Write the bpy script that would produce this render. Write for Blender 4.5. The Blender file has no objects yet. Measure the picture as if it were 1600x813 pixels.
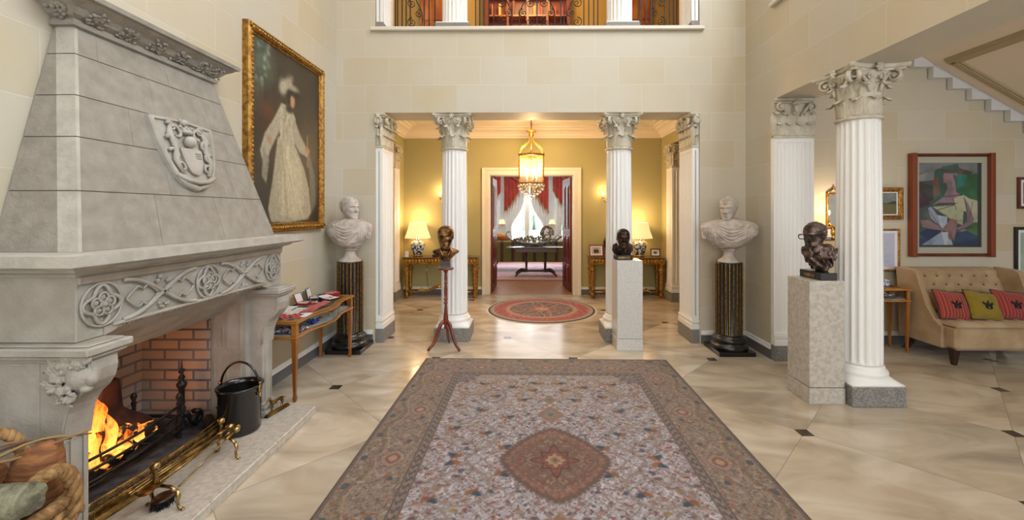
import bpy, math, random
import numpy as np
from mathutils import Vector, Matrix, noise as mnoise
PI = math.pi
S = bpy.context.scene
COL = S.collection
# ------------------------------------------------------------ camera
F = 648.0
cam = bpy.data.cameras.new('camera')
cam.sensor_fit = 'HORIZONTAL'; cam.sensor_width = 36.0
cam.lens = 36.0 * F / 1600.0
cam.shift_x = -(817.0 - 800.0) / 1600.0
cam.shift_y = -(406.5 - 332.0) / 1600.0
cam.clip_start = 0.05; cam.clip_end = 300
co = bpy.data.objects.new('camera', cam); COL.objects.link(co)
co.location = (0, 0, 1.5); co.rotation_euler = (PI / 2, 0, 0.0085)
S.camera = co
S.view_settings.view_transform = 'Standard'
S.view_settings.look = 'None'
S.view_settings.exposure = 0.0
S.view_settings.gamma = 1.0
S.view_settings.use_curve_mapping = False
# ------------------------------------------------------------ world, large lights
W = bpy.data.worlds.new('sky'); S.world = W; W.use_nodes = True
_b = W.node_tree.nodes['Background']
_b.inputs[0].default_value = (0.80, 0.90, 1.0, 1); _b.inputs[1].default_value = 12.0

def light(name, kind, loc, power, col=(1, 1, 1), size=1.0, size_y=None, rot=(0, 0, 0), spread=None):
    l = bpy.data.lights.new(name, kind); l.energy = power; l.color = col
    if kind == 'AREA':
        l.size = size
        if size_y: l.shape = 'RECTANGLE'; l.size_y = size_y
        if spread: l.spread = spread
    elif kind in ('POINT', 'SPOT'): l.shadow_soft_size = size
    o = bpy.data.objects.new(name, l); COL.objects.link(o)
    o.location = loc; o.rotation_euler = rot
    return o
WARM = (1.0, 0.66, 0.34)
# daylight: roof lantern over the hall, tall windows behind the photographer; plus added fill in the side hall
light('roof_lantern_daylight', 'AREA', (0.2, 1.2, 6.38), 112, (1.0, 0.96, 0.90), 3.6, 4.6, (0, 0, 0))
light('entrance_window_daylight', 'AREA', (0.2, -2.8, 2.6), 128, (0.94, 0.96, 1.0), 4.0, 3.2, (PI / 2, 0, 0))
light('side_hall_fill', 'AREA', (5.4, -2.6, 1.9), 140, (0.93, 0.96, 1.0), 2.6, 2.4, (PI / 2, 0, 0))  # added fill to brighten the side hall, no window stands here
light('drawing_room_window_daylight', 'AREA', (0.05, 13.2, 2.0), 55, (0.95, 0.98, 1.0), 3.2, 2.2, (-PI / 2, 0, 0))
light('drawing_room_ceiling_fill', 'AREA', (0.1, 10.5, 3.2), 120, (1.0, 0.95, 0.88), 3.0, 3.0, (0, 0, 0))  # added fill under the ceiling, takes over part of the window light
light('gallery_ceiling_lamp', 'POINT', (0.1, 6.2, 5.6), 130, (1.0, 0.62, 0.28), 0.25)

# ------------------------------------------------------------ objects
def tag(o, label=None, cat=None, group=None, kind=None):
    if label: o['label'] = label
    if cat: o['category'] = cat
    if group: o['group'] = group
    if kind: o['kind'] = kind
    return o
def thing(name, label, cat, loc=(0, 0, 0), rz=0.0, group=None):
    o = bpy.data.objects.new(name, None); COL.objects.link(o)
    o.empty_display_size = 0.1
    o.location = loc; o.rotation_euler = (0, 0, rz)
    return tag(o, label, cat, group)
def kids(o): return [c for c in bpy.data.objects if c.parent == o]
def copy_tree(o, parent=None):
    c = o.copy(); COL.objects.link(c)
    if parent: c.parent = parent
    for ch in kids(o):
        if ch != c: copy_tree(ch, c)
    return c
def dup(o, loc, rz=0.0, label=None, scale=None):
    src = kids(o)
    c = o.copy(); COL.objects.link(c)
    for ch in src: copy_tree(ch, c)
    c.location = loc; c.rotation_euler = (0, 0, rz)
    if scale: c.scale = scale
    if label: c['label'] = label
    return c

class MB:
    """collects shapes into one mesh"""
    def __init__(s): s.v = []; s.f = []; s.m = []; s.sm = []; s.mi = 0; s.T = Matrix.Identity(4); s.smooth = False
    def at(s, loc=(0, 0, 0), rot=(0, 0, 0), sc=1.0):
        from mathutils import Euler
        scm = Matrix.Diagonal((*( (sc,) * 3 if isinstance(sc, (int, float)) else sc), 1))
        s.T = Matrix.Translation(loc) @ Euler(rot).to_matrix().to_4x4() @ scm
        return s
    def add(s, vs, fs, smooth=None):
        n = len(s.v); T = s.T
        for p in vs: s.v.append(tuple(T @ Vector(p)))
        for f in fs:
            s.f.append(tuple(i + n for i in f)); s.m.append(s.mi); s.sm.append(s.smooth if smooth is None else smooth)
        return s
    def box(s, x0, x1, y0, y1, z0, z1, bv=0.0):
        if bv <= 0:
            v = [(x, y, z) for z in (z0, z1) for y in (y0, y1) for x in (x0, x1)]
            return s.add(v, [(0, 2, 3, 1), (4, 5, 7, 6), (0, 1, 5, 4), (2, 6, 7, 3), (0, 4, 6, 2), (1, 3, 7, 5)], False)
        b = min(bv, (x1 - x0) / 2.01, (y1 - y0) / 2.01, (z1 - z0) / 2.01)
        def ring(i, z):
            return [(x0 + i, y0 + i + 0, z), (x1 - i, y0 + i, z), (x1 - i, y1 - i, z), (x0 + i, y1 - i, z)]
        def ring8(e, z):
            return [(x0 + e + b, y0 + e, z), (x1 - e - b, y0 + e, z), (x1 - e, y0 + e + b, z), (x1 - e, y1 - e - b, z),
                    (x1 - e - b, y1 - e, z), (x0 + e + b, y1 - e, z), (x0 + e, y1 - e - b, z), (x0 + e, y0 + e + b, z)]
        v = ring(b, z0) + ring8(0, z0 + b) + ring8(0, z1 - b) + ring(b, z1)
        f = [(3, 2, 1, 0)]
        mp = [0, 1, 1, 2, 2, 3, 3, 0]
        for i in range(8):
            j = (i + 1) % 8
            a, c = mp[i], mp[j]
            if a != c: f.append((a, c, 4 + j, 4 + i)); f.append((12 + i, 12 + j, 20 + c, 20 + a))
            else: f.append((a, 4 + j, 4 + i)); f.append((12 + i, 12 + j, 20 + a))
            f.append((4 + i, 4 + j, 12 + j, 12 + i))
        f.append((20, 21, 22, 23))
        return s.add(v, f, False)
    def lathe(s, prof, n=24, cx=0, cy=0, a0=0, sq=1.0, fn=None, cap=True, smooth=True):
        v = []; f = []
        for (r, z) in prof:
            for i in range(n):
                a = a0 + 2 * PI * i / n
                rr = r * (fn(a, z) if fn else 1.0)
                v.append((cx + rr * math.cos(a), cy + sq * rr * math.sin(a), z))
        k = len(prof)
        for j in range(k - 1):
            for i in range(n):
                i2 = (i + 1) % n
                f.append((j * n + i, j * n + i2, (j + 1) * n + i2, (j + 1) * n + i))
        s.add(v, f, smooth)
        if cap:
            s.add(v[:n], [tuple(range(n - 1, -1, -1))], False); s.add(v[-n:], [tuple(range(n))], False)
        return s
    def loft(s, rings, closed=True, cap=True, smooth=True):
        n = len(rings[0]); v = [p for r in rings for p in r]; f = []
        for j in range(len(rings) - 1):
            for i in range(n if closed else n - 1):
                i2 = (i + 1) % n
                f.append((j * n + i, j * n + i2, (j + 1) * n + i2, (j + 1) * n + i))
        if cap and closed: f.append(tuple(range(n - 1, -1, -1))); f.append(tuple((len(rings) - 1) * n + i for i in range(n)))
        return s.add(v, f, smooth)
    def tube(s, pts, r, n=8, cap=True, closed=False, sq=(1, 1), up=None):
        pts = [Vector(p) for p in pts]; m = len(pts)
        R = r if hasattr(r, '__len__') else [r] * m
        rings = []; prev = Vector(up) if up else None
        for i, p in enumerate(pts):
            if closed: t = pts[(i + 1) % m] - pts[i - 1]
            else: t = (pts[min(i + 1, m - 1)] - pts[max(i - 1, 0)])
            if t.length < 1e-9: t = Vector((0, 0, 1))
            t.normalize()
            if prev is None: prev = Vector((0, 0, 1)) if abs(t.z) < 0.9 else Vector((1, 0, 0))
            a = prev - t * prev.dot(t)
            if a.length < 1e-6: a = t.orthogonal()
            a.normalize(); b = t.cross(a); prev = a
            rings.append([tuple(p + a * (math.cos(2 * PI * k / n) * R[i] * sq[0]) + b * (math.sin(2 * PI * k / n) * R[i] * sq[1])) for k in range(n)])
        if closed: rings.append(rings[0])
        return s.loft(rings, True, cap and not closed)
    def ball(s, c, r, n=12, m=8):
        rx, ry, rz = (r, r, r) if isinstance(r, (int, float)) else r
        v = [(c[0], c[1], c[2] - rz)]; f = []
        for j in range(1, m):
            t = -PI / 2 + PI * j / m
            for i in range(n):
                a = 2 * PI * i / n
                v.append((c[0] + rx * math.cos(t) * math.cos(a), c[1] + ry * math.cos(t) * math.sin(a), c[2] + rz * math.sin(t)))
        v.append((c[0], c[1], c[2] + rz)); L = len(v) - 1
        for i in range(n):
            i2 = (i + 1) % n
            f.append((0, 1 + i2, 1 + i)); f.append((L, L - n + i, L - n + i2))
            for j in range(m - 2): f.append((1 + j * n + i, 1 + j * n + i2, 1 + (j + 1) * n + i2, 1 + (j + 1) * n + i))
        return s.add(v, f, True)
    def prism(s, poly, z0, z1, axis='z', smooth=False):
        def P(a, b, c):
            return (a, b, c) if axis == 'z' else ((a, c, b) if axis == 'y' else (c, a, b))
        n = len(poly)
        v = [P(a, b, z0) for a, b in poly] + [P(a, b, z1) for a, b in poly]
        f = [tuple(range(n - 1, -1, -1)), tuple(range(n, 2 * n))]
        s.add(v, f, False)
        s.add(v, [(i, (i + 1) % n, n + (i + 1) % n, n + i) for i in range(n)], smooth)
        return s
    def grid(s, fn, nu, nv, smooth=True):
        v = [fn(i / nu, j / nv) for j in range(nv + 1) for i in range(nu + 1)]
        f = [(j * (nu + 1) + i, j * (nu + 1) + i + 1, (j + 1) * (nu + 1) + i + 1, (j + 1) * (nu + 1) + i) for j in range(nv) for i in range(nu)]
        return s.add(v, f, smooth)
    def slab(s, fn, th, nu, nv, smooth=True):
        """closed curved sheet: fn(u,v)->point, th = offset vector or fn"""
        A = [Vector(fn(i / nu, j / nv)) for j in range(nv + 1) for i in range(nu + 1)]
        off = Vector(th)
        B = [p + off for p in A]
        N = len(A); q = lambda i, j: j * (nu + 1) + i
        f = []
        for j in range(nv):
            for i in range(nu):
                f.append((q(i, j), q(i + 1, j), q(i + 1, j + 1), q(i, j + 1)))
                f.append((N + q(i, j), N + q(i, j + 1), N + q(i + 1, j + 1), N + q(i + 1, j)))
        for i in range(nu):
            f.append((q(i, 0), N + q(i, 0), N + q(i + 1, 0), q(i + 1, 0)))
            f.append((q(i, nv), q(i + 1, nv), N + q(i + 1, nv), N + q(i, nv)))
        for j in range(nv):
            f.append((q(0, j), q(0, j + 1), N + q(0, j + 1), N + q(0, j)))
            f.append((q(nu, j), N + q(nu, j), N + q(nu, j + 1), q(nu, j + 1)))
        return s.add([tuple(p) for p in A + B], f, smooth)
    def build(s, name, mats, parent=None, loc=None, fix=True, remesh=None, smooth_it=0, colors=None, rot=None):
        me = bpy.data.meshes.new(name)
        me.from_pydata(s.v, [], s.f)
        if not isinstance(mats, (list, tuple)): mats = [mats]
        for m in mats: me.materials.append(m)
        me.polygons.foreach_set('material_index', s.m)
        me.polygons.foreach_set('use_smooth', s.sm)
        if fix:
            import bmesh
            bm = bmesh.new(); bm.from_mesh(me)
            bmesh.ops.recalc_face_normals(bm, faces=bm.faces)
            bm.to_mesh(me); bm.free()
        me.update()
        o = bpy.data.objects.new(name, me); COL.objects.link(o)
        if remesh:
            md = o.modifiers.new('r', 'REMESH'); md.mode = 'VOXEL'; md.voxel_size = remesh; md.use_smooth_shade = True
            if smooth_it:
                m2 = o.modifiers.new('s', 'SMOOTH'); m2.iterations = smooth_it; m2.factor = 0.5
            dg = bpy.context.evaluated_depsgraph_get()
            me2 = bpy.data.meshes.new_from_object(o.evaluated_get(dg), depsgraph=dg)
            o.modifiers.clear(); o.data = me2; me2.name = name
            for p in me2.polygons: p.use_smooth = True
        if parent: o.parent = parent
        if loc: o.location = loc
        if rot: o.rotation_euler = rot
        return o
def struct(name, mb, mats, parent=None):
    o = mb.build(name, mats, parent)
    if not parent: o['kind'] = 'structure'
    return o
def bx(*a, **k): return MB().box(*a, **k)

# ------------------------------------------------------------ materials
MATS = {}
def rgb(h):
    if isinstance(h, str):
        c = [int(h[i:i + 2], 16) / 255 for i in (0, 2, 4)]
        return tuple(x / 12.92 if x <= 0.04045 else ((x + 0.055) / 1.055) ** 2.4 for x in c) + (1,)
    return tuple(h)[:3] + (1,)
def mat(name, col, rough=0.5, metal=0.0, col2=None, scale=8.0, detail=4.0, lo=0.4, hi=0.6, bump=0.0, bscale=40.0,
        stretch=None, emit=None, estr=0.0, trans=0.0, coat=0.0, attr=False, ior=None, alpha=None, sheen=0.0, dist=0.0, spec=None, bdist=0.01):
    m = bpy.data.materials.new(name); m.use_nodes = True
    nt = m.node_tree; N = nt.nodes; L = nt.links
    b = N['Principled BSDF']
    b.inputs['Base Color'].default_value = rgb(col)
    b.inputs['Roughness'].default_value = rough; b.inputs['Metallic'].default_value = metal
    if trans: b.inputs['Transmission Weight'].default_value = trans
    if coat: b.inputs['Coat Weight'].default_value = coat; b.inputs['Coat Roughness'].default_value = 0.1
    if ior: b.inputs['IOR'].default_value = ior
    if sheen: b.inputs['Sheen Weight'].default_value = sheen
    if spec is not None: b.inputs['Specular IOR Level'].default_value = spec
    if alpha is not None: b.inputs['Alpha'].default_value = alpha
    if emit: b.inputs['Emission Color'].default_value = rgb(emit); b.inputs['Emission Strength'].default_value = estr
    tc = N.new('ShaderNodeTexCoord'); vec = tc.outputs['Object']
    if stretch:
        mp = N.new('ShaderNodeMapping'); mp.inputs['Scale'].default_value = stretch
        L.new(vec, mp.inputs['Vector']); vec = mp.outputs['Vector']
    last = None
    if attr:
        a = N.new('ShaderNodeAttribute'); a.attribute_name = 'Col'; last = a.outputs['Color']
    if col2:
        n = N.new('ShaderNodeTexNoise'); n.inputs['Scale'].default_value = scale; n.inputs['Detail'].default_value = detail
        n.inputs['Distortion'].default_value = dist
        L.new(vec, n.inputs['Vector'])
        r = N.new('ShaderNodeMapRange'); r.inputs['From Min'].default_value = lo; r.inputs['From Max'].default_value = hi
        L.new(n.outputs['Fac'], r.inputs['Value'])
        mx = N.new('ShaderNodeMix'); mx.data_type = 'RGBA'
        mx.inputs[6].default_value = rgb(col); mx.inputs[7].default_value = rgb(col2)
        if last is not None: L.new(last, mx.inputs[6])
        L.new(r.outputs[0], mx.inputs[0]); last = mx.outputs[2]
    if last is not None: L.new(last, b.inputs['Base Color'])
    if bump:
        n2 = N.new('ShaderNodeTexNoise'); n2.inputs['Scale'].default_value = bscale; n2.inputs['Detail'].default_value = 6
        L.new(vec, n2.inputs['Vector'])
        bp = N.new('ShaderNodeBump'); bp.inputs['Strength'].default_value = bump; bp.inputs['Distance'].default_value = bdist
        L.new(n2.outputs['Fac'], bp.inputs['Height']); L.new(bp.outputs['Normal'], b.inputs['Normal'])
    MATS[name] = m
    return m
def stone_blocks(name, c1, c2, cm, bw=0.53, bh=0.32, zoff=2.65, xoff=0.0, mortar=0.004, tint='e6e2d4'):
    m = bpy.data.materials.new(name); m.use_nodes = True
    nt = m.node_tree; N = nt.nodes; L = nt.links; b = N['Principled BSDF']
    b.inputs['Roughness'].default_value = 0.6
    g = N.new('ShaderNodeNewGeometry')
    sp = N.new('ShaderNodeSeparateXYZ'); L.new(g.outputs['Position'], sp.inputs[0])
    sn = N.new('ShaderNodeSeparateXYZ'); L.new(g.outputs['Normal'], sn.inputs[0])
    def math_(op, a, c=None, v=None):
        n = N.new('ShaderNodeMath'); n.operation = op
        L.new(a, n.inputs[0])
        if c is not None: L.new(c, n.inputs[1])
        if v is not None: n.inputs[1].default_value = v
        return n.outputs[0]
    ax = math_('ROUND', math_('ABSOLUTE', sn.outputs[0])); ay = math_('SUBTRACT', math_('ADD', math_('MULTIPLY', ax, v=0.0), v=1.0), ax)
    u = math_('ADD', math_('MULTIPLY', sp.outputs[1], ax), math_('MULTIPLY', sp.outputs[0], ay))
    u = math_('ADD', u, v=10 * bw + xoff)
    w = math_('ADD', sp.outputs[2], v=10 * bh - zoff)
    cb = N.new('ShaderNodeCombineXYZ'); L.new(u, cb.inputs[0]); L.new(w, cb.inputs[1])
    br = N.new('ShaderNodeTexBrick'); br.offset = 0.5
    L.new(cb.outputs[0], br.inputs['Vector'])
    br.inputs['Color1'].default_value = rgb(c1); br.inputs['Color2'].default_value = rgb(c2); br.inputs['Mortar'].default_value = rgb(cm)
    br.inputs['Scale'].default_value = 1.0; br.inputs['Mortar Size'].default_value = mortar; br.inputs['Mortar Smooth'].default_value = 0.6
    br.inputs['Bias'].default_value = -0.15; br.inputs['Brick Width'].default_value = bw; br.inputs['Row Height'].default_value = bh
    n = N.new('ShaderNodeTexNoise'); n.inputs['Scale'].default_value = 2.2; n.inputs['Detail'].default_value = 8; L.new(g.outputs['Position'], n.inputs['Vector'])
    r = N.new('ShaderNodeMapRange'); r.inputs['From Min'].default_value = 0.38; r.inputs['From Max'].default_value = 0.66; r.inputs['To Max'].default_value = 0.5
    L.new(n.outputs['Fac'], r.inputs['Value'])
    mx = N.new('ShaderNodeMix'); mx.data_type = 'RGBA'; L.new(r.outputs[0], mx.inputs[0]); L.new(br.outputs['Color'], mx.inputs[6]); mx.inputs[7].default_value = rgb(tint)
    L.new(mx.outputs[2], b.inputs['Base Color'])
    bp = N.new('ShaderNodeBump'); bp.inputs['Strength'].default_value = 0.25; bp.inputs['Distance'].default_value = 0.004; bp.invert = True
    L.new(br.outputs['Fac'], bp.inputs['Height']); L.new(bp.outputs['Normal'], b.inputs['Normal'])
    return m
WALL = stone_blocks('limestone_block_wall', 'bfb7a6', 'b9ac8e', 'c8c3b5', tint='c0bcb0')
BRICK = stone_blocks('fire_brick', 'c49a7c', 'a59a90', '50525e', bw=0.20, bh=0.07, zoff=0.06, mortar=0.011, tint='a89c92')
def floor_mat():
    m = bpy.data.materials.new('honed_marble_floor'); m.use_nodes = True
    nt = m.node_tree; N = nt.nodes; L = nt.links; b = N['Principled BSDF']
    g = N.new('ShaderNodeNewGeometry'); sp = N.new('ShaderNodeSeparateXYZ'); L.new(g.outputs['Position'], sp.inputs[0])
    def M_(op, a, c=None, v=None, v2=None):
        n = N.new('ShaderNodeMath'); n.operation = op
        if isinstance(a, (int, float)): n.inputs[0].default_value = a
        else: L.new(a, n.inputs[0])
        if c is not None: L.new(c, n.inputs[1])
        if v is not None: n.inputs[1].default_value = v
        if v2 is not None: n.inputs[2].default_value = v2
        return n.outputs[0]
    X0, Y0 = DOT0
    dx = M_('ADD', sp.outputs[0], v=-X0); dy = M_('ADD', sp.outputs[1], v=-Y0)
    k = 1.0 / TS
    u = M_('MULTIPLY', M_('ADD', dx, dy), v=k); w = M_('MULTIPLY', M_('SUBTRACT', dx, dy), v=k)
    def fr(a):  # distance to nearest integer
        f = M_('FRACT', M_('ADD', a, v=0.5 + 20)); return M_('ABSOLUTE', M_('ADD', f, v=-0.5))
    fu, fw = fr(u), fr(w)
    joint = M_('LESS_THAN', M_('MINIMUM', fu, fw), v=0.0022)
    # inserted dark squares, edges parallel to the walls
    su = M_('ADD', M_('FRACT', M_('ADD', u, v=20.5)), v=-0.5); sw = M_('ADD', M_('FRACT', M_('ADD', w, v=20.5)), v=-0.5)
    ex = M_('ABSOLUTE', M_('ADD', su, sw)); ey = M_('ABSOLUTE', M_('SUBTRACT', su, sw))
    dot = M_('LESS_THAN', M_('MAXIMUM', ex, ey), v=0.062)
    cb = N.new('ShaderNodeCombineXYZ'); L.new(M_('FLOOR', M_('ADD', u, v=20)), cb.inputs[0]); L.new(M_('FLOOR', M_('ADD', w, v=20)), cb.inputs[1])
    wn = N.new('ShaderNodeTexWhiteNoise'); wn.noise_dimensions = '3D'; L.new(cb.outputs[0], wn.inputs['Vector'])
    ad = N.new('ShaderNodeVectorMath'); ad.operation = 'MULTIPLY_ADD'; L.new(wn.outputs['Color'], ad.inputs[0]); ad.inputs[1].default_value = (7, 7, 7); L.new(g.outputs['Position'], ad.inputs[2])
    mp = N.new('ShaderNodeMapping'); mp.inputs['Scale'].default_value = (1.0, 2.2, 1); mp.inputs['Rotation'].default_value = (0, 0, 0.5); L.new(ad.outputs[0], mp.inputs[0])
    n1 = N.new('ShaderNodeTexNoise'); n1.inputs['Scale'].default_value = 1.6; n1.inputs['Detail'].default_value = 8; n1.inputs['Distortion'].default_value = 0.8; L.new(mp.outputs[0], n1.inputs['Vector'])
    cr = N.new('ShaderNodeValToRGB'); e = cr.color_ramp.elements
    e[0].position = 0.3; e[0].color = rgb('91867a'); e[1].position = 0.72; e[1].color = rgb('c8bfb1')
    q = cr.color_ramp.elements.new(0.5); q.color = rgb('b3a694')
    L.new(n1.outputs['Fac'], cr.inputs[0])
    hsv = N.new('ShaderNodeHueSaturation'); L.new(cr.outputs[0], hsv.inputs['Color'])
    L.new(M_('ADD', M_('MULTIPLY', wn.outputs['Value'], v=0.22), v=0.89), hsv.inputs['Value'])
    m1 = N.new('ShaderNodeMix'); m1.data_type = 'RGBA'; L.new(M_('MULTIPLY', joint, v=0.7), m1.inputs[0]); L.new(hsv.outputs[0], m1.inputs[6]); m1.inputs[7].default_value = rgb('7d7363')
    m2 = N.new('ShaderNodeMix'); m2.data_type = 'RGBA'; L.new(dot, m2.inputs[0]); L.new(m1.outputs[2], m2.inputs[6]); m2.inputs[7].default_value = rgb('38332c')
    L.new(m2.outputs[2], b.inputs['Base Color'])
    b.inputs['Roughness'].default_value = 0.17; b.inputs['Specular IOR Level'].default_value = 0.45
    return m
TS = 1.41   # distance between dark squares along a row
DOT0 = (0.48, 4.247)
WHITE = mat('white_painted_stone', 'e4e4e3', 0.45)
CAPM = mat('carved_cream_stone', 'c9c4b4', 0.6, col2='b8b09c', scale=12, bump=0.15, bscale=60)
GREYST = mat('grey_granite_plinth', '8c8a86', 0.6, col2='6b6a68', scale=90, detail=3, bump=0.1, bscale=120)
SKIRT = mat('dark_grey_skirting', '5f6060', 0.5)
FIREST = mat('fireplace_limestone', 'a9a59e', 0.8, col2='979289', scale=7, detail=8, lo=0.35, hi=0.65, bump=0.35, bscale=55)
FIRESTD = mat('fireplace_limestone_weathered', '938e86', 0.85, col2='858078', scale=14, detail=9, lo=0.35, hi=0.65, bump=0.5, bscale=45)
FIRESTL = mat('fireplace_limestone_pale', 'b3b0a9', 0.8, col2='a5a29b', scale=10, detail=8, bump=0.4, bscale=45)
JOINT = mat('dark_stone_joint', '55514b', 0.9)
TRAV = mat('pale_travertine', 'bdb8b0', 0.35, col2='a9a399', scale=34, detail=9, lo=0.4, hi=0.62, bump=0.1, bscale=60)
TRAVD = mat('speckled_travertine', 'c9c7c3', 0.3, col2='aeaba7', scale=110, detail=5, lo=0.5, hi=0.62)
GOLD = mat('gilt_wood', 'ac8034', 0.4, 0.55, col2='7c521c', scale=30, bump=0.3, bscale=80)
GILT = mat('bright_gilding', 'c79a44', 0.3, 0.85, col2='8f6424', scale=40)
BRASS = mat('polished_brass', 'b8a272', 0.27, 1.0, col2='7e6842', scale=20)
BRASSD = mat('aged_brass', '8a6d3c', 0.35, 1.0, col2='5a4424', scale=25)
IRON = mat('black_iron', '1b1a1b', 0.5, 0.4, col2='2d2a2a', scale=20)
BLACK = mat('black_lacquer', '131314', 0.25, coat=0.3)
SOOT = mat('sooty_hearth_floor', '2b2a2c', 0.85, col2='4a4a50', scale=14, detail=8, bump=0.4)
MARBLE = mat('aged_white_marble', 'bab1aa', 0.5, col2='9c9289', scale=14, detail=8, lo=0.4, hi=0.65)
BRONZE = mat('brown_patinated_bronze', '9a7448', 0.36, 0.85, col2='4c3420', scale=18)
BRONZED = mat('dark_patinated_bronze', '80706a', 0.4, 0.85, col2='382c28', scale=16, bump=0.3, bscale=70)
MAHOG = mat('red_mahogany', '7a2c18', 0.25, col2='5a1e10', scale=6, stretch=(1, 1, 0.2), coat=0.4)
DARKW = mat('dark_turned_wood', '3c2016', 0.3, col2='28140c', scale=8)
OAK = mat('warm_parquet', '8a5a34', 0.35, col2='6e4526', scale=6, stretch=(6, 1, 1))
OLIVE = mat('olive_gold_wall_paint', 'a8a070', 0.75)
PLAST = mat('cream_plaster', 'e2d6c2', 0.7)
SOFFIT = mat('stair_soffit_plaster', 'ded2c2', 0.8)
SOFFM = mat('stair_soffit_moulding', 'a8987c', 0.8)
IVORY = mat('ivory_paint', 'ddd6c4', 0.5)
LGLASS = mat('lantern_glass', 'fff0d4', 0.15, alpha=0.035)
GLASS = mat('clear_glass', 'ffffff', 0.02, trans=1.0, ior=1.05)
FAB = mat('tan_linen_upholstery', 'ac9474', 0.85, col2='9a8160', scale=5, detail=5, sheen=0.2)
FABB = mat('dimple_shade_button', '66503a', 0.8)  # button colour darkened to stand for shade in the tufting dimples
RED = mat('red_velvet', 'a01c24', 0.8, sheen=0.3)
PAPER = mat('white_paper', 'd9dbe4', 0.8)
FLOORM = floor_mat()
YW, YB = 4.77, 5.18          # hall end wall, front and back face
XL, XR, XR2 = -2.2, 2.51, 2.92
# ------------------------------------------------------------ structure
m = MB().box(-5, 7.4, -3.2, 7.62, -0.2, 0.0); struct('floor', m, FLOORM)
m = MB()
m.box(-2.75, -1.745, YW, YB, 0, 6.6)
m.box(1.985, 7.4, YW, YB, 0, 6.6)
m.box(-1.745, 1.985, YW, YB, 2.65, 3.6)
m.box(-1.745, 1.985, YW, YB, 6.1, 6.6)
struct('wall_back', m, WALL)
m = MB()
FB0, FB1 = 1.83, 2.86
m.box(-2.75, XL, -3.2, FB0, 0, 6.6); m.box(-2.75, XL, FB1, YW, 0, 6.6); m.box(-2.75, XL, FB0, FB1, 1.12, 6.6)
m.box(-2.95, -2.75, FB0 - .2, FB1 + .2, 0, 1.3)
struct('wall_left', m, WALL)
m = MB()
m.box(XR, XR2, 4.262, YW, 0, 2.65); m.box(XR, XR2, -3.2, YW, 2.65, 3.6); m.box(XR, XR2, 4.23, YW, 3.6, 6.6)
m.box(XR, XR2, -3.2, -1.0, 0, 2.65); m.box(XR, XR2, -3.2, 4.23, 6.1, 6.6)
struct('wall_right', m, WALL)
m = MB().box(-2.75, 7.4, -3.4, -3.2, 0, 6.6); struct('wall_front', m, WALL)
m = MB().box(7.0, 7.4, -3.2, YW, 0, 6.6); struct('wall_side_hall', m, WALL)
m = MB().box(-2.75, XR2, -3.2, YB, 6.6, 6.8); m.box(XR2, 7.4, -3.2, YW, 4.4, 4.6); struct('ceiling', m, PLAST)
# ledges of the upper openings
m = MB().box(-1.79, 2.03, YW - .045, YW + .0, 3.585, 3.63, .008).box(-1.745, 1.985, YW, YB + .05, 3.6, 3.63)
struct('trim_1', m, mat('pale_ledge_stone', 'd3ccbe', .5))
m = MB().box(XR - .045, XR, -1, 4.25, 3.585, 3.63, .008); struct('trim_2', m, MATS['pale_ledge_stone'])
# skirtings
def skirt(name, segs):
    m = MB()
    for (x0, x1, y0, y1, nx, ny) in segs:
        e = .018; e2 = .026
        m.mi = 0; m.box(x0 - (e if nx < 0 else 0), x1 + (e if nx > 0 else 0), y0 - (e if ny < 0 else 0), y1 + (e if ny > 0 else 0), 0, .1)
        m.mi = 1; m.box(x0 - (e2 if nx < 0 else 0), x1 + (e2 if nx > 0 else 0), y0 - (e2 if ny < 0 else 0), y1 + (e2 if ny > 0 else 0), .1, .118)
        m.box(x0 - (e if nx < 0 else 0), x1 + (e if nx > 0 else 0), y0 - (e if ny < 0 else 0), y1 + (e if ny > 0 else 0), .118, .145)
    struct(name, m, [SKIRT, WHITE])
skirt('baseboard_left', [(XL, XL, 3.08, YW, 1, 0), (XL, XL, -3.2, 1.5, 1, 0)])
skirt('baseboard_back', [(XL, -1.77, YW, YW, 0, -1), (2.0, XR, YW, YW, 0, -1), (XR2, 7.0, YW, YW, 0, -1)])
skirt('baseboard_right', [(XR, XR, 4.262, YW, -1, 0)])
# inner lobby
YD = 7.56
m = MB()
m.box(-2.75, -.70, YD, YD + .22, 0, 3.3); m.box(.88, 4.6, YD, YD + .22, 0, 3.3); m.box(-.70, .88, YD, YD + .22, 2.19, 3.3); m.box(-4.4, -2.75, YD, YD + .22, 0, 3.3)
struct('wall_lobby_back', m, OLIVE)
m = MB()
m.box(-2.6, -2.24, 7.25, YD, 0, 3.1); m.box(-2.6, -2.24, YB, 7.25, 2.66, 3.1); m.box(-4.4, -4.2, YB, YD, 0, 3.1)
struct('wall_lobby_left', m, OLIVE)
m = MB()
m.box(2.46, 2.82, 7.25, YD, 0, 3.1); m.box(2.46, 2.82, YB, 7.25, 2.66, 3.1); m.box(4.4, 4.6, YB, YD, 0, 3.1)
struct('wall_lobby_right', m, OLIVE)
m = MB(); m.box(-4.4, -2.75, YB - .2, YB, 0, 3.1); struct('wall_lobby_front', m, OLIVE)
m = MB().box(-4.4, 4.6, YB, YD, 3.05, 3.3); struct('ceiling_lobby', m, PLAST)
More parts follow.
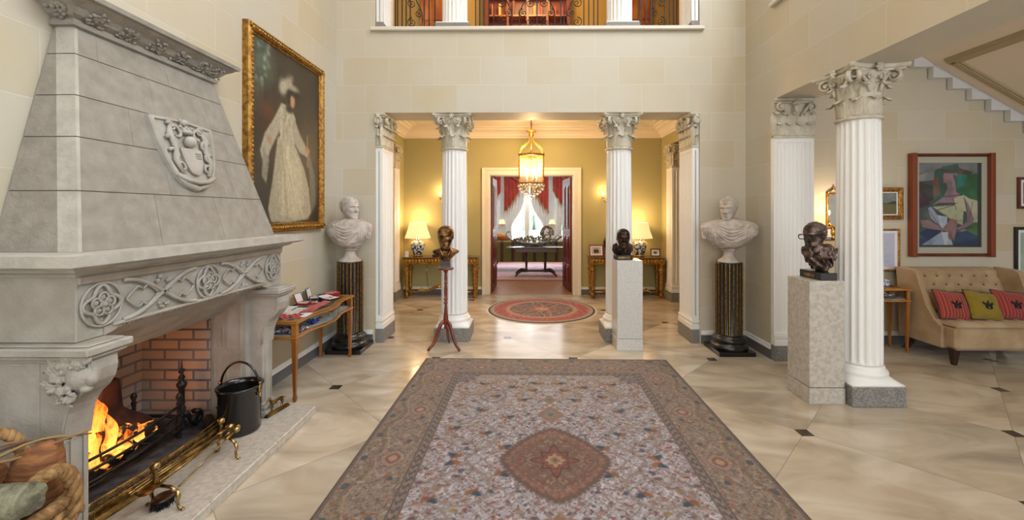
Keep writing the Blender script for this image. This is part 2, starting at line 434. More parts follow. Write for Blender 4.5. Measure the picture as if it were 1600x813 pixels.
# cornice of the lobby: stepped profile swept round the room
m = MB()
prof = [(0, 2.85), (.015, 2.85), (.02, 2.875), (.05, 2.885), (.06, 2.92), (.11, 2.955), (.17, 2.975), (.175, 3.0), (.22, 3.01), (.225, 3.035), (.30, 3.04), (.30, 3.06), (0, 3.06)]
def sweep(m, prof, path):
    rings = []
    for (x, y, dx, dy) in path: rings.append([(x + dx * a, y + dy * a, z) for a, z in prof])
    m.loft(rings, True, True, False)
sweep(m, prof, [(-2.24, YB, 1, 1), (-2.24, YD, 1, -1), (2.46, YD, -1, -1), (2.46, YB, -1, 1), (-2.24, YB, 1, 1)])
# raised ribs of the coffered ceiling
for x in (-1.1, 1.3): m.box(x - .06, x + .06, YB + .3, YD - .3, 3.0, 3.05)
struct('trim_3', m, PLAST)
skirt('baseboard_lobby', [(-2.24, -.80, YD, YD, 0, -1), (.98, 2.46, YD, YD, 0, -1)])
# door casing
m = MB()
cx0, cx1, ct = -.665, .85, 2.17
P = [(0, 0), (0, .02), (.02, .035), (.09, .03), (.10, .045), (.14, .05), (.14, 0)]
def cas(m, P, x0, x1, top, y):
    rings = []
    for (x, z, sx, sz) in ((x0, 0, -1, 0), (x0, top, -1, 1), (x1, top, 1, 1), (x1, 0, 1, 0)):
        rings.append([(x + sx * a, y - b, z + sz * a) for a, b in P])
    m.loft(rings, True, True, False)
cas(m, P, cx0, cx1, ct, YD)
m.box(cx0 - .035, cx0, YD, YD + .22, 0, ct + .02); m.box(cx1, cx1 + .03, YD, YD + .22, 0, ct + .02); m.box(cx0 - .035, cx1 + .03, YD, YD + .22, ct, ct + .02)
struct('trim_4', m, IVORY)

# ------------------------------------------------------------ acanthus leaf
def leaf(m, o, out, up, h, w, curl=.045, lean=.0, th=.008, nu=8, nv=12, drop=.03):
    o, out, up = Vector(o), Vector(out).normalized(), Vector(up)
    tan = up.cross(out).normalized()
    def fn(u, v):
        s = u * 2 - 1
        if v < .72:
            k = v / .72; r = lean * k * k + .006; z = h * .86 * k
        else:
            k = (v - .72) / .28; a = k * 2.4
            r = lean + .006 + curl * (1 - math.cos(a)) * .62; z = h * .86 + math.sin(a) * h * .14 - k * k * drop
        wv = w * (.62 + .38 * math.sin(min(v, .8) / .8 * PI * .8)) * (1 - .55 * max(0, (v - .8) / .2) ** 1.5) * (1 + .13 * math.cos(v * 30))
        rr = r - .017 * s * s + .006 * math.cos(s * 9.4)
        return tuple(o + out * rr + up * z + tan * (s * wv * .5))
    m.slab(fn, out * (-th), nu, nv)
def spiral(m, c, ex, ez, r0, turns, th, wd, n=26, sgn=1):
    """volute scroll in plane ex/ez around c"""
    c, ex, ez = Vector(c), Vector(ex).normalized(), Vector(ez).normalized()
    pts = []; rad = []
    for i in range(n + 1):
        t = i / n; a = PI / 2 - sgn * t * turns * 2 * PI; r = r0 * (1 - .85 * t)
        pts.append(c + ex * (r * math.cos(a)) + ez * (r * math.sin(a))); rad.append(th * (1 - .4 * t))
    nrm = ex.cross(ez)
    m.tube(pts, rad, 6, up=nrm, sq=(wd / th, 1))
    m.ball(tuple(c), th * 1.3, 8, 6)
Z = Vector((0, 0, 1))
def round_capital(z0, z1, R=.145):
    m = MB(); m.smooth = True; H = z1 - z0
    m.lathe([(R + .005, z0), (R + .02, z0 + .008), (R + .02, z0 + .022), (R - .005, z0 + .03), (R - .012, z0 + .2 * H), (R - .008, z0 + .5 * H), (R + .01, z0 + .75 * H), (R + .055, z0 + .87 * H), (R + .04, z0 + .9 * H)], 32)
    for k in range(8):
        a = k * PI / 4
        d = Vector((math.cos(a), math.sin(a), 0)); leaf(m, d * (R - .006) + Z * (z0 + .03), d, Z, .36 * H, .100, .058, .008)
        a += PI / 8; d = Vector((math.cos(a), math.sin(a), 0)); leaf(m, d * (R - .010) + Z * (z0 + .03), d, Z, .64 * H, .094, .062, .016)
    for k in range(4):
        a = PI / 4 + k * PI / 2; d = Vector((math.cos(a), math.sin(a), 0)); t = Z.cross(d)
        leaf(m, d * (R - .005) + Z * (z0 + .55 * H), d, Z, .28 * H, .10, .07, .045)
        for s in (-1, 1):
            n = (d + t * s * .35).normalized()
            spiral(m, d * (R + .075) + t * s * .022 + Z * (z0 + .79 * H), n, Z, .047, 1.4, .012, .02)
            stem = [d * (R - .0) + t * s * .09 + Z * (z0 + .5 * H), d * (R + .01) + t * s * .07 + Z * (z0 + .68 * H), d * (R + .05) + t * s * .03 + Z * (z0 + .86 * H)]
            m.tube(stem, [.01, .014, .012], 6)
        a2 = k * PI / 2; d2 = Vector((math.cos(a2), math.sin(a2), 0)); t2 = Z.cross(d2)
        for s in (-1, 1): spiral(m, d2 * (R + .03) + t2 * s * .04 + Z * (z0 + .78 * H), t2 * s, Z, .028, 1.2, .008, .012)
        c = d2 * (R + .065) + Z * (z0 + .93 * H)
        m.ball(tuple(c), (.018, .018, .022), 8, 6)
        for q in range(6):
            b = q * PI / 3; m.ball(tuple(c + t2 * (.022 * math.cos(b)) + Z * (.026 * math.sin(b))), .013, 6, 5)
    # abacus: concave sides, cut corners
    def aba(hw, dep, z):
        out = []
        for k in range(4):
            a = k * PI / 2; d = Vector((math.cos(a), math.sin(a), 0)); t = Z.cross(d)
            for i in range(9):
                s = -1 + 2 * i / 8; out.append(tuple(d * (hw - dep * (1 - s * s)) + t * (s * (hw - .02)) + Z * z))
        return out
    hw = .235
    m.loft([aba(hw - .025, .05, z0 + .885 * H), aba(hw - .02, .05, z0 + .92 * H), aba(hw - .005, .05, z0 + .935 * H), aba(hw, .05, z1 - .012), aba(hw, .05, z1 - .001)], True, True, False)
    return m
def fluted(R0, R1, z0, z1, nf=20, per=8):
    m = MB(); n = nf * per; zs = [0, .01, .014, .022, .03] + [.03 + .94 * i / 8 for i in range(1, 8)] + [.97, .978, .986, .99, 1.0]
    rings = []
    for t in zs:
        R = R0 + (R1 - R0) * max(0, (t - .25) / .75) ** 1.3
        e = min(max(0, (t - .008) / .022), max(0, (.992 - t) / .022), 1.0); e = math.sqrt(max(0, min(1, e)))
        ring = []
        for i in range(n):
            a = 2 * PI * i / n; ph = (i % per) / per
            g = max(0, math.sin(PI * min(1, max(0, (ph - .12) / .76)))) ** .6 if .12 < ph < .88 else 0
            r = R * (1 - .085 * g * e)
            ring.append((r * math.cos(a), r * math.sin(a), z0 + (z1 - z0) * t))
        rings.append(ring)
    m.loft(rings, True, True, True); return m
def sq_round_base(z0, z1, hw, R):
    """ring moulding flaring into a square slab"""
    m = MB()
    def ring(k, hw_, R_, z):
        out = []
        for i in range(32):
            a = 2 * PI * i / 32 + PI / 4 * 0; c, s = math.cos(a), math.sin(a); q = hw_ / max(abs(c), abs(s))
            rr = q * k + R_ * (1 - k); out.append((rr * c, rr * s, z))
        return out
    h = z1 - z0
    m.loft([ring(1, hw, R, z0), ring(1, hw, R, z0 + .012), ring(.55, hw - .01, R + .045, z0 + .22 * h), ring(.15, hw - .03, R + .035, z0 + .36 * h), ring(0, hw, R + .028, z0 + .45 * h),
            ring(0, hw, R + .034, z0 + .55 * h), ring(0, hw, R + .03, z0 + .66 * h), ring(0, hw, R + .014, z0 + .72 * h), ring(0, hw, R + .012, z0 + .86 * h), ring(0, hw, R + .002, z1)], True, True, True)
    return m
def column_proto(name, label, group, loc):
    t = thing(name, label, 'column', loc, 0, group)
    MB().box(-.206, .206, -.206, .206, 0, .155, .006).build('plinth', GREYST, t)
    sq_round_base(.155, .29, .2, .157).build('base', WHITE, t)
    fluted(.157, .143, .29, 2.245, 20).build('shaft', WHITE, t)
    round_capital(2.235, 2.65).build('capital', CAPM, t)
    return t
c0 = column_proto('fluted_column', 'white fluted column behind the tripod stand, left of the two in the wide opening', None, (-.867, 5.0, 0))
dup(c0, (1.112, 5.0, 0), 0, 'white fluted column behind the speckled pedestal, right of the two in the wide opening')
dup(c0, (2.711, 3.41, 0), 0, 'large near white fluted column in the right foreground beside the tan pedestal')
# upper columns: only the feet and lower shafts can be seen, they stand on the gallery floor
for x, lb in ((-.86, 'left upstairs fluted column on grey block between gallery railings'), (1.115, 'right upstairs fluted column on grey block between gallery railings')):
    t = thing('gallery_column', lb, 'column', (x, 4.99, 3.63))
    MB().box(-.20, .20, -.20, .20, 0, .07, .005).build('plinth', GREYST, t)
    MB().box(-.19, .19, -.19, .19, .07, .085, .004).build('base', WHITE, t)
    fluted(.150, .140, .085, 2.3, 20).build('shaft', WHITE, t)

# ------------------------------------------------------------ pilasters
def pil_section(w, d, faces, nf=7, dep=.012):
    """rectangle w (x) by d (y) centred; faces: set of 'f' (-y), 'r' (+x), 'l' (-x) that carry flutes"""
    def side(p, q, fl, nrm, k):
        out = []
        p, q, nrm = Vector(p), Vector(q), Vector(nrm)
        L = (q - p).length
        if not fl: return [p]
        out = [p]; mrg = .03; fw = (L - 2 * mrg) / k
        for i in range(k):
            for j in range(7):
                ph = j / 6; s = mrg + fw * (i + .12 + .76 * ph)
                out.append(p + (q - p) * (s / L) - nrm * (dep * math.sin(PI * ph) ** .7))
        return out
    x, y = w / 2, d / 2
    r = side((-x, -y), (x, -y), 'f' in faces, (0, -1), nf) + side((x, -y), (x, y), 'r' in faces, (1, 0), nf) + side((x, y), (-x, y), False, (0, 1), nf) + side((-x, y), (-x, -y), 'l' in faces, (-1, 0), nf)
    return [(v.x, v.y) for v in r]
def pilaster(name, label, loc, w, d, faces, ztop=2.65, cap=.40, nf=7, group=None, capmat=None, z0=0.0):
    t = thing(name, label, 'pilaster', loc, 0, group)
    e = .022
    MB().box(-w / 2 - e * ('l' in faces), w / 2 + e * ('r' in faces), -d / 2 - e, d / 2, 0, .155, .004).build('plinth', GREYST, t)
    m = MB(); m.smooth = False
    for (g, a, b) in ((.020, .155, .215), (.008, .215, .232), (.016, .232, .262), (.004, .262, .285)):
        m.box(-w / 2 - g * ('l' in faces), w / 2 + g * ('r' in faces), -d / 2 - g, d / 2, a, b, .004)
    m.build('base', WHITE, t)
    zc = ztop - cap
    m = MB(); sec = pil_section(w, d, faces, nf)
    rect = [(-w / 2, -d / 2), (w / 2, -d / 2), (w / 2, d / 2), (-w / 2, d / 2)]
    m.prism(rect, .285, .31); m.prism(sec, .31, zc - .04, smooth=False); m.prism(rect, zc - .04, zc)
    m.build('shaft', WHITE, t)
    m = MB(); m.smooth = True; H = cap
    ee = .012
    m.box(-w / 2 - ee * ('l' in faces), w / 2 + ee * ('r' in faces), -d / 2 - ee, d / 2, zc, zc + .02, .004)
    m.box(-w / 2, w / 2, -d / 2, d / 2, zc + .02, ztop - .045)
    for (g, a, b) in ((.02, ztop - .05, ztop - .03), (.035, ztop - .03, ztop - .001)):
        m.box(-w / 2 - g * ('l' in faces), w / 2 + g * ('r' in faces), -d / 2 - g, d / 2, a, b, .004)
    sides = []
    if 'f' in faces: sides.append((Vector((-w / 2, -d / 2, 0)), Vector((1, 0, 0)), Vector((0, -1, 0)), w))
    if 'r' in faces: sides.append((Vector((w / 2, -d / 2, 0)), Vector((0, 1, 0)), Vector((1, 0, 0)), d))
    if 'l' in faces: sides.append((Vector((-w / 2, -d / 2, 0)), Vector((0, 1, 0)), Vector((-1, 0, 0)), d))
    for o, tx, out, L in sides:
        n = max(1, round(L / .105)); wd = L / n
        for i in range(n): leaf(m, o + tx * (wd * (i + .5)) + Z * (zc + .02), out, Z, .36 * H, wd * 1.05, .042)
        for i in range(n + 1): 
            if n == 1 and i: continue
            leaf(m, o + tx * min(L - .02, max(.02, wd * i)) + Z * (zc + .02), out, Z, .62 * H, wd * .95, .045, .006)
        for s, xx in ((-1, .05), (1, L - .05)):
            if L < .15: xx = L / 2
            spiral(m, o + tx * xx + out * .04 + Z * (zc + .76 * H), tx * s, Z, .042, 1.4, .012, .02)
            m.tube([o + tx * (L / 2 - (L / 2 - xx) * .4) + out * .01 + Z * (zc + .55 * H), o + tx * xx * .98 + out * .035 + Z * (zc + .86 * H)], [.011, .016], 6)
        c = o + tx * (L / 2) + out * .04 + Z * (ztop - .05)
        m.ball(tuple(c), .02, 8, 6)
        for q in range(6): m.ball(tuple(c + tx * (.024 * math.cos(q * PI / 3)) + Z * (.032 * math.sin(q * PI / 3)) - Z * .01), .014, 6, 5)
        m.ball(tuple(c - Z * .06), (.018, .018, .04), 8, 6)
    m.build('capital', capmat or CAPM, t)
    return t
pilaster('fluted_pilaster', 'white fluted pilaster lining the left side of the wide opening', (-1.705, 4.985, 0), .075, .40, {'f', 'r'}, nf=6)
pilaster('fluted_pilaster', 'white fluted pilaster lining the right side of the wide opening', (1.945, 4.985, 0), .075, .40, {'f', 'l'}, nf=6)
pilaster('fluted_pilaster', 'broad white fluted pilaster ending the right wall, behind the tan pedestal', (2.70, 4.235, 0), .405, .05, {'f'}, nf=8)
pilaster('lobby_pier', 'warm lit fluted pier at the left side of the inner lobby', (-2.40, 7.105, 0), .36, .28, {'f', 'r'}, nf=6)
pilaster('lobby_pier', 'warm lit fluted pier at the right side of the inner lobby', (2.62, 7.105, 0), .36, .28, {'f', 'l'}, nf=6)
for x, f, lb in ((-1.70, 'r', 'left upstairs fluted pilaster beside the gallery opening'), (1.94, 'l', 'right upstairs fluted pilaster beside the gallery opening')):
    t = thing('gallery_pilaster', lb, 'pilaster', (x, 4.985, 3.63))
    MB().box(-.045, .045, -.21, .19, 0, .075, .004).build('plinth', GREYST, t)
    m = MB(); m.prism(pil_section(.075, .39, {'f', f}, 6), .075, 2.4); m.build('shaft', WHITE, t)
# ------------------------------------------------------------ fireplace
def off(t): return tuple(-t.location)
random.seed(5)
fp = thing('fireplace', 'large carved grey limestone fireplace with tapering hood and coat of arms', 'fireplace', (-2.0, 2.34, 0)); o = off(fp)
G0 = .004
# hearth slab in three stones
m = MB()
for a, b in ((1.60, 2.05), (2.052, 2.60), (2.602, 3.082)): m.box(-2.195, -1.568, a, b, 0.0, .057, .004)
m.build('hearth', TRAV, fp, o)
# firebox
m = MB()
m.box(-2.195, -1.975, 1.84, 2.85, .057, .064); m.box(-2.70, -2.195, 1.84, 2.85, .0, .064)
m.build('firebox_floor', SOOT, fp, o)
m = MB()
m.box(-2.745, -2.66, 1.835, 2.855, .0, 1.115); m.box(-2.66, -2.19, 2.845, 2.858, .0, 1.1); m.box(-2.66, -2.19, 1.832, 1.845, .0, 1.1); m.box(-2.66, -2.45, 1.84, 2.85, 1.06, 1.115)
m.build('firebrick_lining', BRICK, fp, o)
# jambs
def jamb(y0, y1, s):
    """s=+1: far jamb, opening on its near side"""
    m = MB()
    m.box(-2.195, -1.95, y0, y1, .057, .90)
    m.box(-1.99, -1.86, y0 + .008, y1 - .008, .14, .90, .006)
    for g, a, b in ((.035, .057, .10), (.022, .10, .115), (.03, .115, .135), (.01, .135, .15)):
        m.box(-1.99, -1.86 + g, y0 - g * .4, y1 + g * .4, a, b, .006)
    # fluted sunk panel lines
    for yy in (y0 + .03, y1 - .03): m.box(-1.862, -1.853, yy - .004, yy + .004, .17, .66)
    # scroll corbel
    P = [(-1.95, .90), (-1.745, .90), (-1.74, .86), (-1.75, .81), (-1.772, .775), (-1.80, .75), (-1.822, .72), (-1.838, .685), (-1.848, .64), (-1.855, .57), (-1.95, .56)]
    m.prism(P, y0 + .002, y1 - .002, 'y')
    for yy in (y0 + .001, y1 - .001):   # raised scroll border on both cheeks
        m.tube([(x - .008, yy, z) for x, z in P[1:-1]], .006, 6)
    for g, a, b in ((.0, .895, .912), (.018, .912, .93), (.032, .93, .962), (.012, .962, .9705 if s > 0 else .970)):
        m.box(-2.0, -1.765 + g + .02, y0 - g - .01, y1 + g + .01, a, b, .005)
        m.box(-2.193, -1.862, y0 - g - .009, y1 + g * .6, a + .0002, b - .0003, .004)
    j = m.build('jamb', FIREST, fp, o)
    return j
jn = jamb(1.645, 1.755, -1); jf = jamb(2.905, 3.03, 1)
# splayed reveals with sunk panels
MB().box(-2.195, -1.95, 1.755, 1.83, .057, .97).build('reveal', FIREST, fp, o)
m = MB()
m.box(-2.195, -1.95, 2.865, 2.905, .057, .97)
for a, b in ((-2.17, -2.10), (-2.08, -1.98)):
    for z0, z1 in ((.10, .52), (.55, .86)):
        for q in ((a, a + .008, z0 + .008, z1 - .008), (b - .008, b, z0 + .008, z1 - .008), (a, b, z0, z0 + .008), (a, b, z1 - .008, z1)): m.box(q[0], q[1], 2.858, 2.868, q[2], q[3])
m.build('reveal', FIREST, fp, o)
# carved curly head on the near corbel
m = MB(); hc = Vector((-1.79, 1.66, .84))
m.ball(tuple(hc), (.06, .045, .06), 16, 12); m.ball(tuple(hc + Vector((.05, -.012, -.008))), (.022, .022, .028)); m.ball(tuple(hc + Vector((.055, -.01, -.018))), .011)
m.ball(tuple(hc + Vector((.035, -.02, -.045))), (.02, .02, .014))
for i in range(26):
    a = 1.0 + i * .145; r0_ = .05 + .012 * math.sin(i * 2.1)
    m.tube([tuple(hc + Vector(((r0_ + k * .011) * math.cos(a + .09 * math.sin(k * 1.3 + i)) * 1.15, -.035 + .006 * math.sin(k * 1.5 + i), (r0_ + k * .011) * math.sin(a + .12 * math.sin(k * 1.3 + i))))) for k in range(6)], [.010, .009, .009, .008, .007, .005], 6)
for i in range(10):
    a = random.uniform(1.2, 4.6); r = random.uniform(.035, .095)
    m.ball(tuple(hc + Vector((r * math.cos(a) * 1.2, -.03 + random.uniform(-.012, .012), r * math.sin(a)))), random.uniform(.007, .012), 6, 5)
m.build('carved_head', FIREST, jn, None, remesh=.0026, smooth_it=1)
# frieze
m = MB(); y0, y1 = 1.655, 3.05
P = [(-2.195, .76), (-2.165, .775), (-2.16, .79), (-2.13, .795), (-2.10, .82), (-2.095, .835), (-2.06, .845), (-2.03, .865), (-1.99, .895), (-1.985, .91), (-1.955, .92), (-1.92, .945), (-1.90, .965), (-1.885, .985), (-1.85, 1.0), (-1.83, 1.005), (-1.82, 1.0), (-1.815, 1.24), (-2.195, 1.24)]
m.prism(P, 1.765, 2.895, 'y')
m.box(-2.195, -1.815, y0, 1.765, .972, 1.24, .003); m.box(-2.195, -1.815, 2.895, y1, .972, 1.24, .003)
m.box(-2.195, -1.95, 1.77, 2.9, .97, 1.24)
# raised borders
m.box(-1.817, -1.80, y0, y1, 1.205, 1.238, .005); m.box(-1.817, -1.803, 1.80, 2.87, 1.002, 1.018, .004)
# rounded spandrels where the lintel meets the capitals
for yc, s in ((1.765, 1), (2.895, -1)):
    m.prism([(yc, .972), (yc + s * .05, .985), (yc + s * .075, 1.005), (yc, 1.01)], -1.86, -1.812, 'x')
m.build('frieze', FIREST, fp, o)
m = MB(); m.smooth = True; X0 = -1.808
def ypt(y, z, x=0): return (X0 + x, y, z)
zc = 1.108
for k, yc in enumerate((1.753, 2.346, 2.945)):
    m.tube([ypt(yc + .052 * (1 + .22 * math.cos(4 * a)) * math.cos(a) * 1.25, zc + .052 * (1 + .22 * math.cos(4 * a)) * 1.3 * math.sin(a)) for a in [2 * PI * i / 48 for i in range(48)]], .008, 6, closed=True)
    m.tube([ypt(yc + .085 * math.cos(a), zc + .092 * math.sin(a)) for a in [2 * PI * i / 32 for i in range(32)]], .0055, 6, closed=True)
    for q in range(5):
        a = q * 2 * PI / 5 + .3
        m.tube([ypt(yc + .030 * math.cos(a) + .020 * math.cos(b), zc + .030 * math.sin(a) + .020 * math.sin(b), .006) for b in [2 * PI * i / 12 for i in range(12)]], .0055, 5, closed=True)
        m.ball(ypt(yc + .030 * math.cos(a), zc + .030 * math.sin(a)), (.008, .014, .014), 8, 6)
    m.ball(ypt(yc, zc, .008), .012, 8, 6)
for yc in (1.753, 2.346):
    for s in (-1, 1):
        f = lambda t: ypt(yc + .095 + t * .405, zc + s * .088 * math.cos(PI * t))
        m.tube([f(i / 24) for i in range(25)], [.011] * 25, 6)
        # cusped leaf inside each lobe
        for e, dd in ((0.02, 1), (.98, -1)):
            g = []
            for i in range(13):
                t = i / 12; w = .055 * math.sin(PI * t) * (1 - .45 * math.exp(-((t - .5) / .09) ** 2))
                g.append(ypt(yc + .095 + .405 * (.5 - dd * (.07 + .40 * (1 - t))), zc + s * w))
            m.tube(g, .0055, 5)
    ym = yc + .2975
    for s in (-1, 1):
        for q in range(6): m.ball(ypt(ym + random.uniform(-.035, .035), zc + s * random.uniform(.05, .085)), random.uniform(.007, .012), 6, 5)
for k in range(5):
    yy = 1.90 + k * .215
    for q in range(9): m.ball((-1.835 + random.uniform(-.006, .01), yy + (q - 4) * .014, 1.0 + random.uniform(-.008, .006)), random.uniform(.008, .014), 6, 5)
m.build('frieze_carving', FIREST, fp, o)
# mantel shelf
def rect_sweep(m, prof, x0, ya, yb, ov=0):
    rings = []
    for (sx, sy, which) in ((0, -1, 0), (1, -1, 1), (1, 1, 2), (0, 1, 3)):
        ring = []
        for e, z in prof:
            y = (ya - e) if sy < 0 else (yb + e)
            x = (x0 + e) if sx else -2.195
            ring.append((x, y, z))
        rings.append(ring)
    m.loft(rings, True, True, False)
m = MB()
rect_sweep(m, [(-.1, 1.238), (.004, 1.238), (.012, 1.25), (.035, 1.256), (.05, 1.262), (.055, 1.272), (.085, 1.276), (.10, 1.282), (.112, 1.287), (.115, 1.29), (.115, 1.333), (-.1, 1.336)], -1.815, 1.655, 3.05)
m.box(-2.195, -1.83, 1.66, 3.04, 1.24, 1.334)
m.build('mantel_shelf', FIRESTL, fp, o)
# hood of coursed blocks
def hy0(z): return 1.68 + (z - 1.33) * .221
def hy1(z): return 3.0 - (z - 1.33) * .232
def hx(z): return -1.83 - .2596 * (z - 1.33)
def blk(m, z0, z1, f0, f1, x_back=-2.195, inset=0.0, dx=0.0):
    v = []
    for z in (z0, z1):
        a, b = hy0(z) + inset, hy1(z) - inset
        ya, yb = a + (b - a) * f0, a + (b - a) * f1
        x = hx(z) - inset
        v += [(x_back, ya, z), (x - dx, ya, z), (x - dx, yb, z), (x_back, yb, z)]
    m.add(v, [(0, 3, 2, 1), (4, 5, 6, 7), (0, 1, 5, 4), (1, 2, 6, 5), (2, 3, 7, 6), (3, 0, 4, 7)], False)
m = MB(); m.mi = 0
zs = [1.334, 1.592, 1.831, 2.025, 2.226, 2.372]
jts = [[0, .30, .63, .84, 1], [0, .385, .80, 1], [0, .24, .62, .86, 1], [0, .40, .8, 1], [0, .11, .55, 1]]
for i in range(5):
    za, zb = zs[i] + .002, zs[i + 1] - .002
    for a, b in zip(jts[i][:-1], jts[i][1:]):
        blk(m, za, zb, a + (.0008 if a else 0), b - (.0008 if b < 1 else 0))
m.mi = 1
blk(m, 1.334, 2.372, 0, 1, inset=.004)
m.mi = 2
for i in range(5):   # paler squared quoins on the near corner
    za, zb = zs[i] + .002, zs[i + 1] - .002
    v = []
    for z in (za, zb):
        y = hy0(z); x = hx(z)
        v += [(x - .085, y - .0025, z), (x + .001, y - .0025, z), (x + .001, y + .012, z), (x - .085, y + .012, z)]
    m.add(v, [(0, 3, 2, 1), (4, 5, 6, 7), (0, 1, 5, 4), (1, 2, 6, 5), (2, 3, 7, 6), (3, 0, 4, 7)], False)
m.build('hood', [FIRESTD, JOINT, FIRESTL], fp, o)
# hood cornice
m = MB()
rect_sweep(m, [(-.1, 2.36), (.0, 2.36), (.018, 2.365), (.02, 2.385), (.008, 2.39), (.006, 2.40), (.03, 2.415), (.05, 2.44), (.085, 2.465), (.088, 2.475), (.108, 2.478), (.112, 2.50), (-.1, 2.51)], -2.098, 1.905, 2.76)
m.smooth = True
for yc in (1.98, 2.14, 2.30, 2.46, 2.62, 2.74):
    for q in range(34):
        t = random.random(); m.ball((-2.10 + .016 + t * .055, yc + random.uniform(-.055, .055) * (1 - .4 * t), 2.398 + t * .05), (random.uniform(.005, .008), random.uniform(.007, .013), random.uniform(.005, .009)), 6, 5)
for q in range(14):
    t = random.random(); m.ball((random.uniform(-2.19, -2.08), 1.905 - .012 - t * .05, 2.398 + t * .05), .011, 6, 5)
m.build('hood_cornice', FIRESTD, fp, o)
# coat of arms on the sloping face
sl = math.atan(.2596)
cY, cZ = 2.375, 1.85
N_ = Vector((math.cos(sl), 0, math.sin(sl))); U_ = Vector((0, 1, 0)); V_ = Vector((-math.sin(sl), 0, math.cos(sl)))
C_ = Vector((hx(cZ), cY, cZ))
def sp(u, v, n=0): return tuple(C_ + U_ * u + V_ * v + N_ * n)
m = MB()
def shield(w, h, k=18):
    pts = [(-w, h * .42), (0, h * .46), (w, h * .42)]
    for i in range(1, k): 
        t = i / k; pts.append((w * math.cos(t * PI / 2) ** .75, h * .42 - h * 1.0 * math.sin(t * PI / 2) ** 1.3))
    pts.append((0, -h * .60))
    pts += [(-x, y) for x, y in pts[3:-1][::-1]]
    return pts
pts = shield(.215, .40)
m.loft([[sp(x, y, -.01) for x, y in pts], [sp(x, y, .022) for x, y in pts], [sp(x * .97, y * .97, .03) for x, y in pts], [sp(x * .90, y * .90, .03) for x, y in pts], [sp(x * .87, y * .87, .018) for x, y in pts]], True, True, False)
m.build('shield_plaque', FIREST, fp, o)
m = MB(); m.smooth = True
def inner(w, h, cx, cy, n):
    q = shield(w, h); m.loft([[sp(cx + x, cy + y, .012) for x, y in q], [sp(cx + x, cy + y, n) for x, y in q], [sp(cx + x * .8, cy + y * .8, n + .004) for x, y in q]], True, True, False)
inner(.075, .15, .0, -.06, .036)
m.ball(sp(0, .045, .04), (.03, .035, .035), 12, 8)       # helm
m.ball(sp(0, .105, .036), (.02, .04, .016), 10, 6)
for q in range(7): m.ball(sp((q - 3) * .013, .125 + .008 * math.cos(q * 2), .034), .011, 6, 5)
m.ball(sp(-.005, .16, .034), (.02, .03, .02), 8, 6); m.ball(sp(-.03, .17, .034), .012, 6, 5)
for s in (-1, 1):                                        # mantling scrolls and supporters
    for (a, b, r, t) in ((.075, .09, .045, .012), (.115, .03, .04, .012), (.12, -.04, .035, .011), (.10, .12, .03, .010), (.09, -.11, .03, .010)):
        m.tube([sp(s * (a + r * math.cos(k / 12 * 4.6 + .6) * (1 - .05 * k)), b + r * math.sin(k / 12 * 4.6 + .6) * (1 - .05 * k), .032) for k in range(13)], [t * (1 - .03 * k) for k in range(13)], 6)
    m.tube([sp(s * .10, .14, .03), sp(s * .125, .08, .034), sp(s * .105, 0, .036), sp(s * .125, -.07, .034), sp(s * .09, -.15, .03)], [.008, .016, .013, .014, .008], 8)
for q in range(9): m.ball(sp(.02 + (q % 3) * .014, -.02 - (q // 3) * .014, .042), .006, 5, 4)
m.tube([sp(-.13, -.155, .03), sp(-.07, -.185, .034), sp(0, -.195, .036), sp(.07, -.185, .034), sp(.13, -.155, .03)], .014, 6)
m.build('coat_of_arms', FIREST, fp, o)

# ------------------------------------------------------------ fire
FLAME = bpy.data.materials.new('flame'); FLAME.use_nodes = True
_n = FLAME.node_tree; _N = _n.nodes; _L = _n.links; _b = _N['Principled BSDF']
_a = _N.new('ShaderNodeAttribute'); _a.attribute_name = 'Col'
_b.inputs['Base Color'].default_value = (1, .4, .05, 1); _b.inputs['Emission Strength'].default_value = 2.0
_L.new(_a.outputs['Color'], _b.inputs['Emission Color'])
_t = _N.new('ShaderNodeBsdfTransparent'); _mx = _N.new('ShaderNodeMixShader'); _tc = _N.new('ShaderNodeTexCoord'); _mp = _N.new('ShaderNodeMapping'); _mp.inputs['Scale'].default_value = (26, 26, 6); _nz = _N.new('ShaderNodeTexNoise'); _nz.inputs['Scale'].default_value = 1.0; _nz.inputs['Detail'].default_value = 2; _nz.inputs['Distortion'].default_value = .6
_L.new(_tc.outputs['Object'], _mp.inputs[0]); _L.new(_mp.outputs[0], _nz.inputs['Vector']); _rg = _N.new('ShaderNodeMapRange'); _rg.inputs['From Min'].default_value = .36; _rg.inputs['From Max'].default_value = .60; _L.new(_nz.outputs['Fac'], _rg.inputs[0])
_ml = _N.new('ShaderNodeMath'); _ml.operation = 'MULTIPLY'; _L.new(_a.outputs['Alpha'], _ml.inputs[0]); _L.new(_rg.outputs[0], _ml.inputs[1]); _L.new(_ml.outputs[0], _mx.inputs[0]); _L.new(_t.outputs[0], _mx.inputs[1]); _L.new(_b.outputs[0], _mx.inputs[2])
_L.new(_mx.outputs[0], _N['Material Output'].inputs[0])
EMBER = mat('glowing_ember_wood', '1c1310', 0.9, bump=.4)
_N = EMBER.node_tree.nodes; _L = EMBER.node_tree.links
_q = _N.new('ShaderNodeTexNoise'); _q.inputs['Scale'].default_value = 16; _q.inputs['Detail'].default_value = 5
_r = _N.new('ShaderNodeValToRGB'); _e = _r.color_ramp.elements; _e[0].position = .54; _e[0].color = (0, 0, 0, 1); _e[1].position = .68; _e[1].color = (1, .35, .05, 1)
_tc = _N.new('ShaderNodeTexCoord'); _L.new(_tc.outputs['Object'], _q.inputs['Vector']); _L.new(_q.outputs['Fac'], _r.inputs[0]); _L.new(_r.outputs[0], _N['Principled BSDF'].inputs['Emission Color']); _N['Principled BSDF'].inputs['Emission Strength'].default_value = 3.0
